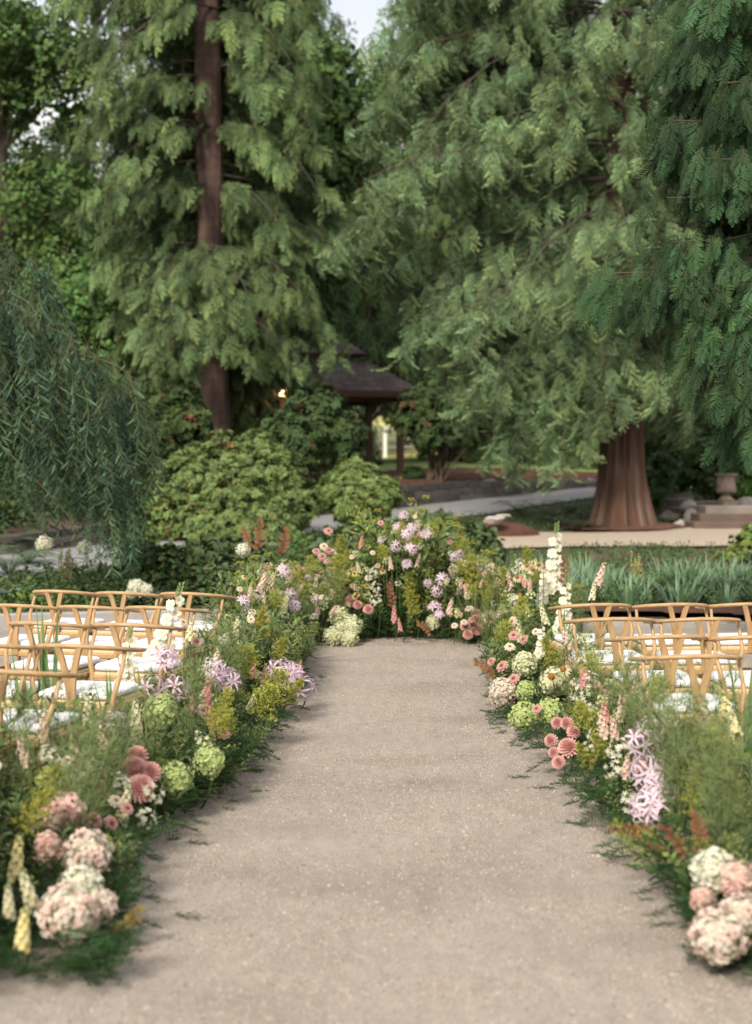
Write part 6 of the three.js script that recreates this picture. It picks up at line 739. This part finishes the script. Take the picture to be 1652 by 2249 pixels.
const plume = (seed) => { const R = rng(seed), g = new Geo(), P = (t) => V(0, t, -0.25 * t * t); g.tube([0, 0.35, 0.7, 1].map(P), 0.006, 0.002, 3, [0.05, 0.09, 0.03], [0.07, 0.13, 0.04]); for (let k = 0; k < 26; k++) { const t = 0.08 + 0.9 * k / 26, s = k % 2 ? 1 : -1, l = 0.24 * Math.sin(Math.PI * (0.15 + 0.8 * t)) * R.range(0.7, 1.2), d = V(s * 0.85, 0.6, R.sym(0.35)).normalize(), o = P(t); for (let q = 0; q < 8; q++) { const f = (q + 0.5) / 8; for (const z of [-1, 1]) g.leaf(frame(o.clone().addScaledVector(d, l * f), d.clone().add(V(z * 0.6 * d.y, 0.4 * z * -s * 0.5 + 0.2, R.sym(0.7))), V(R.sym(1), R.sym(1), 1)), 0.065 * (1.15 - f * 0.6), 0.014, { segs: 1, prof: 'grass', col: [0.022, 0.06, 0.015], tip: [0.06, 0.145, 0.04].map((c) => c * R.range(0.8, 1.3)) }); } g.tube([o, o.clone().addScaledVector(d, l)], 0.0025, 0.001, 3, [0.04, 0.09, 0.03]); } return g.build(); };
const sprig = (seed, len, wid, base, tip, n = 22, spread = 0.9) => { const R = rng(seed), g = new Geo(), P = (t) => V(0.05 * Math.sin(t * 4 + seed), t, -0.12 * t * t); g.tube([0, 0.33, 0.66, 1].map(P), 0.010, 0.003, 3, [0.10, 0.13, 0.05], tip); for (let k = 0; k < n; k++) { const t = 0.15 + 0.85 * k / n, a = k * 2.4; g.leaf(frame(P(t), V(Math.cos(a) * spread, 0.6, Math.sin(a) * spread), V(0, 1, 0.2)), len * R.range(0.7, 1.15) * (1.1 - 0.45 * t), wid * R.range(0.8, 1.2), { segs: 2, fold: 0.2, bend: -0.6, col: base.map((q) => q * R.range(0.8, 1.2)), tip: tip.map((q) => q * R.range(0.8, 1.2)) }); } return g.build(); };
const airy = (seed, c1, c2) => { const R = rng(seed), g = new Geo(); g.tube([V(0, 0, 0), V(0.01, 0.5, 0), V(0, 1, 0)], 0.007, 0.003, 3, [0.12, 0.16, 0.05], c2); for (let k = 0; k < 22; k++) { const f = 0.25 + 0.75 * k / 22, a = k * 2.4, d = dirOf(a, 0.8), l = 0.32 * (1.25 - f), o = V(0, f, 0), e = o.clone().addScaledVector(d, l); g.tube([o, e], 0.003, 0.0015, 3, c1); for (let q = 0; q < 9; q++) g.leaf(frame(o.clone().lerp(e, R.range(0.4, 1.05)).add(V(R.sym(0.03), R.sym(0.03), R.sym(0.03))), randDir(R).add(V(0, 0.8, 0)), randDir(R)), R.range(0.022, 0.045), R.range(0.012, 0.024), { segs: 1, prof: 'petal', col: c1, tip: mixc(c1, c2, R()) }); } return g.build(); };
{
  const R = rng(800);
  const P = [1, 2, 3].map((k) => plume(810 + k)), S1 = [1, 2].map((k) => sprig(820 + k, 0.17, 0.075, [0.08, 0.125, 0.035], [0.205, 0.27, 0.08])), S2 = [1, 2].map((k) => sprig(824 + k, 0.24, 0.035, [0.09, 0.135, 0.05], [0.21, 0.265, 0.11], 30, 0.7)), A1 = [1, 2].map((k) => airy(828 + k, k === 1 ? [0.24, 0.30, 0.07] : [0.15, 0.21, 0.07], k === 1 ? mixc(C.gold, C.lime, 0.6) : [0.26, 0.34, 0.14])), S3 = [1].map((k) => sprig(832 + k, 0.16, 0.10, [0.05, 0.085, 0.04], [0.10, 0.155, 0.075], 16));
  const zoneName = ['left border', 'right border', 'arch at the end of the aisle'];
  for (let zone = 0; zone < 3; zone++) {
    const mk = (name, geos, mat, n, label, fn) => { const lists = geos.map(() => []); for (let k = 0; k < n; k++) { const m = fn(); if (m) lists[k % geos.length].push(m); } lists.forEach((l, k) => l.length && tag(instanced(name, geos[k], mat, l), `${label} ${zoneName[zone]}`, 'foliage')); };
    const n = zone === 2 ? 0.85 : 1;
    mk('asparagus_fern_foliage', P, M.needle, 2100 * n, 'dark feathery asparagus fern skirting the', () => { const s = spot(R, zone, 0.05, 0.6), b = R.range(0.6, 1.35), low = R() < 0.3; s.p.y = (low ? 0.05 : 0) + R() * 0.22 * smoothstep(s.u, -0.02, 0.3); const d = s.out.clone().multiplyScalar(R.range(0.2, 0.85)).add(V(R.sym(0.5), low ? R.range(-0.25, 0.3) : R.range(0.4, 1.4), R.sym(0.5))); if (!open_(R, s.p, d, 0.3)) return null; return [frame(s.p.add(V(0, R.range(0.01, 0.06), 0)), d, V(R.sym(0.4), 1, R.sym(0.4)), R.range(0.12, 0.27)), b, b * R.range(0.9, 1.1), b]; });
    const up = (s, h0, h1) => V(R.sym(0.35), 1, R.sym(0.35)).addScaledVector(s.out, R.range(-0.1, 0.55) * (1 - s.u));
    mk('leafy_foliage', S1, M.leaf, 1000 * n, 'mid green leafy stems filling the', () => { const s = spot(R, zone, 0.0, 1), b = R.range(0.65, 1.3), h = (0.16 + s.peak * Math.sin(Math.PI * Math.min(0.72, 0.12 + s.u * 0.65))) * R.range(0.55, 1.05); const dir = up(s); if (!open_(R, s.p, dir, h)) return null; return [frame(s.p, dir, randDir(R), h), b * R.range(0.9, 1.15), b, b * 0.95]; });
    mk('narrow_leaf_foliage', S2, M.leaf, 760 * n, 'narrow grey-green leaves in the', () => { const s = spot(R, zone, 0.05, 1), b = R.range(0.7, 1.35), h = (0.16 + s.peak * Math.sin(Math.PI * Math.min(0.72, 0.12 + s.u * 0.65))) * R.range(0.6, 1.15); const dir = up(s); if (!open_(R, s.p, dir, h)) return null; return [frame(s.p, dir, randDir(R), h), b * R.range(0.9, 1.15), b, b]; });
    mk('airy_yellow_foliage', A1, M.leaf, 620 * n, 'airy yellow-green sprays in the', () => { const s = spot(R, zone, 0.02, 1); if (noise.noise(s.p.z * 1.6, s.p.x * 2, zone * 7) < -0.12) return null; const b = R.range(0.75, 1.3), h = (0.18 + s.peak * Math.sin(Math.PI * Math.min(0.7, 0.12 + s.u * 0.65))) * R.range(0.7, 1.2); const dir = up(s); if (!open_(R, s.p, dir, h)) return null; return [frame(s.p, dir, randDir(R), h), b * 1.05, b, b * 0.9]; });
    mk('round_leaf_foliage', S3, M.leaf, 160 * n, 'rounded green leaves low in the', () => { const s = spot(R, zone, 0.05, 0.8), b = R.range(0.7, 1.3), h = R.range(0.2, 0.42); const dir = up(s); if (!open_(R, s.p, dir, h)) return null; return [frame(s.p, dir, randDir(R), h), b * 1.1, b, b * 0.9]; });
  }
  // the dark ferny ends of both borders
  for (const zone of [0, 1]) { const l = []; for (let k = 0; k < 420; k++) { const s = zone ? 1 : -1, d = R.range(4.66, 5.35), u = R() * 0.62, p = V((zone ? lineAt(RIGHT_IN, d) : lineAt(LEFT_IN, d)) + s * (0.03 + u), R() * 0.07, -d), b = R.range(0.5, 1.15), dir = V(-s * R.range(0.1, 0.7), R.range(0.15, 1.1), R.range(-0.2, 0.7)); if (!open_(R, p, dir, 0.22)) continue; l.push([frame(p, dir, V(R.sym(0.4), 1, R.sym(0.4)), R.range(0.13, 0.24)), b, b, b]); } tag(instanced('asparagus_fern_foliage', P[zone], M.needle, l), `dark asparagus fern closing the near end of the ${zoneName[zone]}`, 'foliage'); }
  // stray sprigs lying on the gravel
  const strays = []; for (let k = 0; k < 46; k++) { const zone = k % 2, d = R.range(4.9, 12), s = zone ? 1 : -1, x = (zone ? lineAt(RIGHT_IN, d) : lineAt(LEFT_IN, d)) - s * R.range(0.0, 0.22) * (k % 5 ? 0.6 : 1); const b = R.range(0.7, 1.3); strays.push([frame(V(x, 0.012, -d), V(-s * R.range(0.2, 1), 0.03, R.sym(1)), V(0, 1, 0), R.range(0.1, 0.22)), b, b, b]); }
  tag(instanced('fallen_fern_foliage', P[0], M.needle, strays), 'fern wisps trailing onto the gravel from both borders', 'foliage');
}
// ------------------------------------------------------------------ fennel, grasses and rust-coloured sprays
{
  const R = rng(850), protos = [0, 1, 2, 3].map((k) => { const t = new THREE.Group(), f = threadPlant(860 + k, { n: 5, h: 0.8 }); mesh('stems', f.geo, M.leaf, t, 'stuff'); const u = umbel(870 + k).attributes ? umbel(870 + k) : null; f.tops.forEach((p, q) => { if (k > 1 && q % 2 === 0) { const m = mesh('umbel', u, M.leaf, t); m.position.copy(p); } }); return t; });
  const gl = 'fennel standing in the left border', gr = 'fennel standing in the right border', ga = 'fennel standing in the arch';
  const put = (px, py, h, label, group, dd = 0) => { const B = atH(px, py, h); B.z += dd; if (group === gl) B.x = Math.min(B.x, lineAt(LEFT_IN, -B.z) - 0.22); if (group === gr) B.x = Math.max(B.x, lineAt(RIGHT_IN, -B.z) + 0.22); const t = protos[(group === ga ? 2 : 0) + Math.floor(R() * 2)].clone(); t.name = numbered('fennel'); scene.add(t); t.position.set(B.x, 0.004, B.z); t.rotation.y = R() * TAU; t.scale.set(0.9, h / 0.8, 0.9); const w = where(group === gl ? 0 : group === gr ? 1 : 2, t.position); tag(t, label.replace(/ from the .* border| in the back of the arch/, '') + ' ' + w, 'plant', 'fennel ' + w); };
  for (const [px, py] of [[520, 1260], [560, 1240], [600, 1270], [480, 1330], [540, 1310], [580, 1345], [500, 1400], [440, 1400], [470, 1430], [545, 1400], [610, 1330], [630, 1360], [420, 1450], [400, 1500], [350, 1580], [300, 1640], [320, 1620], [130, 1520], [90, 1560], [60, 1540], [180, 1600], [150, 1560], [250, 1650], [20, 1490], [60, 1480], [100, 1500], [140, 1490], [180, 1510], [220, 1520], [40, 1520], [120, 1530], [200, 1540], [80, 1450], [160, 1450], [240, 1490], [300, 1500], [320, 1530]]) put(px, py + 10, px > 380 ? 0.78 + R.sym(0.1) : py < 1545 ? 0.66 + R.sym(0.08) : 0.5 + R.sym(0.05), 'feathery fennel stems rising from the left border', gl);
  for (const [px, py] of [[1250, 1350], [1290, 1380], [1330, 1400], [1270, 1430], [1350, 1440], [1400, 1420], [1440, 1440], [1480, 1420], [1320, 1470], [1380, 1480], [1450, 1490], [1520, 1450], [1560, 1440], [1600, 1430], [1500, 1510], [1560, 1520], [1620, 1500], [1230, 1400], [1210, 1440], [1420, 1540], [1480, 1545], [1640, 1540], [1300, 1350], [1360, 1380], [1420, 1380], [1480, 1460], [1540, 1480], [1590, 1470], [1340, 1500], [1400, 1460]]) put(px, py, px < 1300 ? 0.68 : 0.76 + R.sym(0.07), 'feathery fennel stems rising from the right border', gr);
  for (const [px, py, h] of [[960, 1105, 1.28], [1000, 1120, 1.22], [920, 1110, 1.25], [1030, 1150, 1.1], [850, 1135, 1.15], [830, 1160, 1.05], [985, 1150, 1.1], [1060, 1190, 0.95], [800, 1190, 0.9], [780, 1210, 0.85], [640, 1220, 0.85], [600, 1235, 0.85], [1120, 1230, 0.8], [1150, 1225, 0.85], [1010, 1170, 1.0], [880, 1140, 1.15], [500, 1255, 0.8], [540, 1240, 0.82], [575, 1225, 0.86], [700, 1225, 0.84], [660, 1250, 0.78], [1180, 1240, 0.78], [1240, 1250, 0.72], [1290, 1270, 0.66], [1090, 1225, 0.84], [740, 1240, 0.78]]) put(px, py, h, 'feathery fennel with flat yellow umbels in the back of the arch', ga, -0.35);
  // grass fountains
  const gg = [1, 2, 3].map((k) => bladesGeo(880 + k, 110, 0.62, 0.0075, { spread: 0.06, lean: 0.75, bend: 1.3, prof: 'grass', segs: 6, base: [0.12, 0.18, 0.06], tip: [0.33, 0.36, 0.155] })), gp = gg.map((g) => { const t = new THREE.Group(); mesh('blades', g, M.leaf, t, 'stuff'); return t; });
  [[658, 1222, 0.8, 1.1, 'tall green grass fountain at the upper left of the arch'], [620, 1245, 0.75, 1.0, 'green grass tuft at the far left of the arch'], [1075, 1235, 0.8, 1.1, 'grass fountain at the upper right of the arch'], [1040, 1250, 0.72, 0.95, 'grass tuft behind the big golden plume of the arch'], [1100, 1260, 0.7, 0.9, 'grass tuft at the right shoulder of the arch'], [560, 1290, 0.7, 1.05, 'tan grass among the fennel on the left'], [510, 1300, 0.7, 1.0, 'tan grass close to the left front chair'], [420, 1610, 0.34, 0.85, 'arching tan grass above the lime hydrangea by the gravel'], [385, 1650, 0.32, 0.9, 'arching grass over the low lime hydrangea on the left'], [455, 1620, 0.28, 0.8, 'fine grass spilling towards the gravel on the left'], [90, 1460, 0.7, 1.15, 'tall grass standing before the left chairs'], [150, 1480, 0.66, 1.1, 'tall grass before the second left chair cushion'], [1260, 1370, 0.55, 0.85, 'wispy grass by the right front chair'], [590, 1330, 0.6, 0.9, 'grass tuft at the far end of the left border'], [700, 1250, 0.72, 1.0, 'grass fountain between the dusky zinnias and the left end of the arch'], [530, 1265, 0.78, 1.1, 'pale grass fountain left of the rust leaves of the arch'], [1150, 1280, 0.68, 0.95, 'grass tuft below the white coneflowers']].forEach(([px, py, h, s, l], k) => { const B = atH(px, py, h), t = gp[k % 3].clone(); if (-B.z < 12) B.x = B.x < 0 ? Math.min(B.x, lineAt(LEFT_IN, -B.z) - 0.2) : Math.max(B.x, lineAt(RIGHT_IN, -B.z) + 0.2); t.name = numbered('ornamental_grass'); scene.add(t); t.position.set(B.x, 0.004, B.z); t.rotation.y = R() * TAU; t.scale.set(s, h / 0.5, s); tag(t, l, 'grass plant'); });
  // gladiolus leaves standing tall at the left
  const gb = bladesGeo(890, 9, 0.95, 0.03, { spread: 0.04, lean: 0.12, bend: 0.12, base: [0.07, 0.14, 0.045], tip: [0.17, 0.27, 0.10] }); [[112, 1500, 0.95, 'tall sword leaves in front of the left chair cushions'], [60, 1560, 0.75, 'sword leaves at the near left chair'], [255, 1600, 0.62, 'dark sword leaves at the foot of the white gladioli'], [330, 1560, 0.6, 'sword leaves beneath the taller white gladiolus'], [1232, 1400, 0.55, 'sword leaves below the large white gladiolus on the right'], [1640, 1560, 0.7, 'sword leaves at the right edge by the yellow snapdragon']].forEach(([px, py, h, l]) => { const B = atH(px, py, h * 0.55); B.x = B.x < 0 ? Math.min(B.x, lineAt(LEFT_IN, -B.z) - 0.25) : Math.max(B.x, lineAt(RIGHT_IN, -B.z) + 0.25); const t = thing('gladiolus_leaves', l, 'plant', [B.x, 0.004, B.z], R() * 6); mesh('blades', gb, M.leaf, t); t.scale.y = h / 0.95; });
  // sprays of autumn leaves: every leaf its own piece
  const sp = [1, 2, 3, 4].map((k) => { const s = leafSpray(895 + k, k % 2 ? C.rust : [0.20, 0.10, 0.04], k === 4 ? C.olive : [0.24, 0.11, 0.05], { n: 8 + k }), t = new THREE.Group(); mesh('stem', s.stem, M.leaf, t); for (const g of s.leaves) mesh('leaf', g, M.leaf, t); return t; });
  [[565, 1190, 0.98, 1.0, 0, 'rust-brown leaf spray at the top left of the arch'], [548, 1195, 0.95, 0.8, 0.3, 'rust leaf spray left of its taller twin above the arch'], [612, 1202, 0.9, 0.9, -0.2, 'brown leaf spray between the tall rust spray and the grass'], [857, 1277, 0.52, 0.8, 0, 'orange-rust leaf spray in the middle of the arch'], [862, 1320, 0.4, 0.7, 0.2, 'rust leaf spray low in the middle of the arch'], [951, 1388, 0.12, 0.65, 0.9, 'brown leaf spray lying at the gravel before the arch'], [1420, 1832, 0.22, 0.42, 1.3, 'orange leaf spray pointing at the aisle on the right'], [1455, 1836, 0.22, 0.36, 1.0, 'orange leaves right of the spray pointing at the aisle'], [1515, 1868, 0.22, 0.5, 0.7, 'amber leaf spray above the near right hydrangeas'], [1490, 1885, 0.18, 0.45, 0.9, 'amber leaf spray beside the near right hydrangeas'], [1540, 1850, 0.25, 0.5, 0.2, 'rusty green leaf spray behind the near right hydrangeas'], [238, 2030, 0.10, 0.45, -0.9, 'orange leaf spray under the near left hydrangeas'], [1235, 1265, 0.72, 0.8, 0, 'rust leaf spray right of the tall white gladiolus'], [1090, 1480, 0.28, 0.6, 0.8, 'bronze leaf spray leaning over the gravel on the right']].forEach(([px, py, h, s, lean, l], k) => { const B = atH(px, py, h), t = sp[k % 4].clone(); t.name = numbered('autumn_leaf_spray'); scene.add(t); t.position.copy(B).add(V(0, -0.13 * s * Math.cos(lean), 0)); t.rotation.set(0.1, R.sym(0.4), lean, 'YXZ'); t.scale.setScalar(s); const low = new Geo(); low.tube([V(0, 0, 0), V(0, -Math.max(0.02, t.position.y) / s, -0.03)], 0.003, 0.003, 4, [0.12, 0.09, 0.04]); mesh('stem', low.build(), M.leaf, t); tag(t, l, 'leaf spray'); });
  const oval = leafSpray(905, [0.09, 0.15, 0.05], [0.17, 0.25, 0.10], { n: 8, len: 0.085, wid: 0.055 }); { const t = thing('leaf_spray', 'green oval leaf spray in front of the goldenrod at the right edge', 'leaf spray', atH(1570, 1790, 0.2)); t.scale.setScalar(0.9); mesh('stem', oval.stem, M.leaf, t); for (const g of oval.leaves) mesh('leaf', g, M.leaf, t); }
}
// ------------------------------------------------------------------ white hydrangeas in the left bed behind the chairs
{
  const R = rng(910), head = KINDS.white_hydrangea, hg = head[2](), lf = stemLeaf(911, 0.16, 0.065, [0.04, 0.075, 0.03], [0.075, 0.125, 0.05]), st = new Geo(); st.tube([0, 0.3, 0.6, 1].map((t) => V(0.03 * Math.sin(t * 3), t, 0)), 0.007, 0.004, 5, [0.10, 0.08, 0.05], [0.10, 0.14, 0.06]); const sg = st.build();
  const make = (label, heads, d) => { const base = at(heads[0][0] + 12, 1300, d); base.y = groundY(base.x, base.z); const t = thing('white_hydrangea_bush', label, 'shrub', base); heads.forEach(([px, py, r]) => { const B = at(px, py, d).sub(base); for (let k = 0; k < 3; k++) { const e = k ? V(B.x + R.sym(0.18), B.y * R.range(0.6, 0.95), B.z + R.sym(0.15)) : B; const o = V(B.x * 0.4 + R.sym(0.08), 0, R.sym(0.08)), v = e.clone().sub(o), m = mesh('stem', sg, M.bark, t); m.position.copy(o); m.quaternion.setFromUnitVectors(V(0, 1, 0), v.clone().normalize()); m.scale.y = v.length(); for (let q = 0; q < 6; q++) { const l = mesh('leaf', lf, M.gloss, t); l.position.copy(o).lerp(e, 0.35 + 0.11 * q); l.quaternion.setFromRotationMatrix(frame(V(0, 0, 0), dirOf(q * 2.4 + k, 0.3 + R() * 0.3), V(0, 1, 0))); } } if (r) { const h = mesh('flower_head', hg[Math.floor(R() * 2)], M.petal, t); h.position.copy(B); h.scale.setScalar(r * d / FOCAL); h.rotation.set(0.4, R() * 6, 0); } }); };
  make('white hydrangea bush with its bloom to the left, behind the left chairs', [[97, 1195, 19], [130, 1215, 0]], 17.2); make('white hydrangea bush with a single bloom above the paved path, left', [[186, 1204, 17], [165, 1230, 0]], 17.6); make('white hydrangea with double bloom low behind the left front chairs', [[300, 1292, 20], [318, 1298, 18], [285, 1306, 12]], 16.6);
}
// ------------------------------------------------------------------ the smaller flowers scattered between
{
  const R = rng(930), zone = ['left border', 'right border', 'arch'];
  const mix = [['white_filler', 12], ['cream_filler', 14], ['blush_zinnia', 8], ['dusky_zinnia', 8], ['yellow_coneflower', 3], ['peach_snapdragon', 7], ['cream_snapdragon', 8], ['coral_snapdragon', 4], ['nerine', 4], ['mantle', 6], ['goldenrod', 4]];
  const desc = { white_filler: 'small white stock cluster', cream_filler: 'greenish cream filler cluster', blush_zinnia: 'small blush zinnia', dusky_zinnia: 'small dusky zinnia', yellow_coneflower: 'small yellow coneflower', peach_snapdragon: 'peach snapdragon', cream_snapdragon: 'cream snapdragon', coral_snapdragon: 'coral snapdragon', nerine: 'small lilac nerine', mantle: 'olive-yellow lady mantle', goldenrod: 'small golden plume' };
  const rad = { white_filler: 0.042, cream_filler: 0.045, blush_zinnia: 0.032, dusky_zinnia: 0.03, yellow_coneflower: 0.033, peach_snapdragon: 0.09, cream_snapdragon: 0.085, coral_snapdragon: 0.075, nerine: 0.07, mantle: 0.13, goldenrod: 0.14 };
  for (let z = 0; z < 3; z++) for (const [kind, n0] of mix) { const n = Math.round(n0 * (z === 2 && /snap/.test(kind) ? 0.7 : z === 2 ? 3.2 : 2.2)); for (let k = 0; k < n; k++) {
    const s = spot(R, z, 0.12, 0.85), tallKind = /snap|golden|mantle/.test(kind), h = (0.08 + (s.peak + 0.12) * Math.sin(Math.PI * Math.min(0.62, 0.08 + s.u * 0.6))) * R.range(0.75, 1.12) - (tallKind ? 0.1 : 0); if ((-s.p.z < 6 && s.u < 0.5) || !open_(R, s.p, V(0, 1, 0).addScaledVector(s.out, 0.06 / Math.max(0.1, h)), h + 0.05, z === 2 ? 0.3 : 0.5)) continue;
    const B = V(s.p.x, Math.max(0.07, h), s.p.z).addScaledVector(s.out, 0.06), f = tallKind ? V(R.sym(0.3), 1, R.sym(0.3)).addScaledVector(s.out, 0.2) : s.out.clone().multiplyScalar(0.6).add(V(R.sym(0.4), 0.7, 0.6)); const w = where(z, B); flower(kind, B, rad[kind] * R.range(0.8, 1.15), `${desc[kind]} ${w}`, `${desc[kind]}s ${w}`, f, s.p.clone().setY(0.004)); } }
  for (const [kind, n, r, says] of [['dusky_zinnia', 16, 0.036, 'dusky rose zinnia'], ['blush_zinnia', 16, 0.036, 'cream-pink zinnia'], ['white_filler', 12, 0.05, 'white stock cluster'], ['peach_snapdragon', 10, 0.075, 'short peach snapdragon'], ['cream_filler', 14, 0.055, 'cream filler cluster']]) for (let k = 0; k < n; k++) { const right = k % 2, px = right ? R.range(985, 1150) : R.range(560, 740), py = R.range(1235, 1375), B = atH(px, py, lerp(0.72, 0.2, (py - 1235) / 140)), w = right ? 'where the arch joins the right border' : 'where the arch joins the left border'; flower(kind, B, r * R.range(0.85, 1.15), `${says} ${w}`, `${says}s ${w}`, V(R.sym(0.5), 0.8, 0.8), V(B.x, 0.004, B.z - 0.15)); }
  // the yellow coneflowers massed in the left half of the arch
  for (let k = 0; k < 22; k++) { const px = R.range(700, 790), py = R.range(1242, 1318), B = atH(px, py, lerp(0.68, 0.40, (py - 1242) / 76)); flower('yellow_coneflower', B, 0.036, 'yellow coneflower massed in the left half of the arch', 'yellow coneflowers in the left half of the arch', V(R.sym(0.4), 0.6, 0.9), V(B.x, 0.004, B.z - 0.15)); }
}

renderer.render(scene, camera);
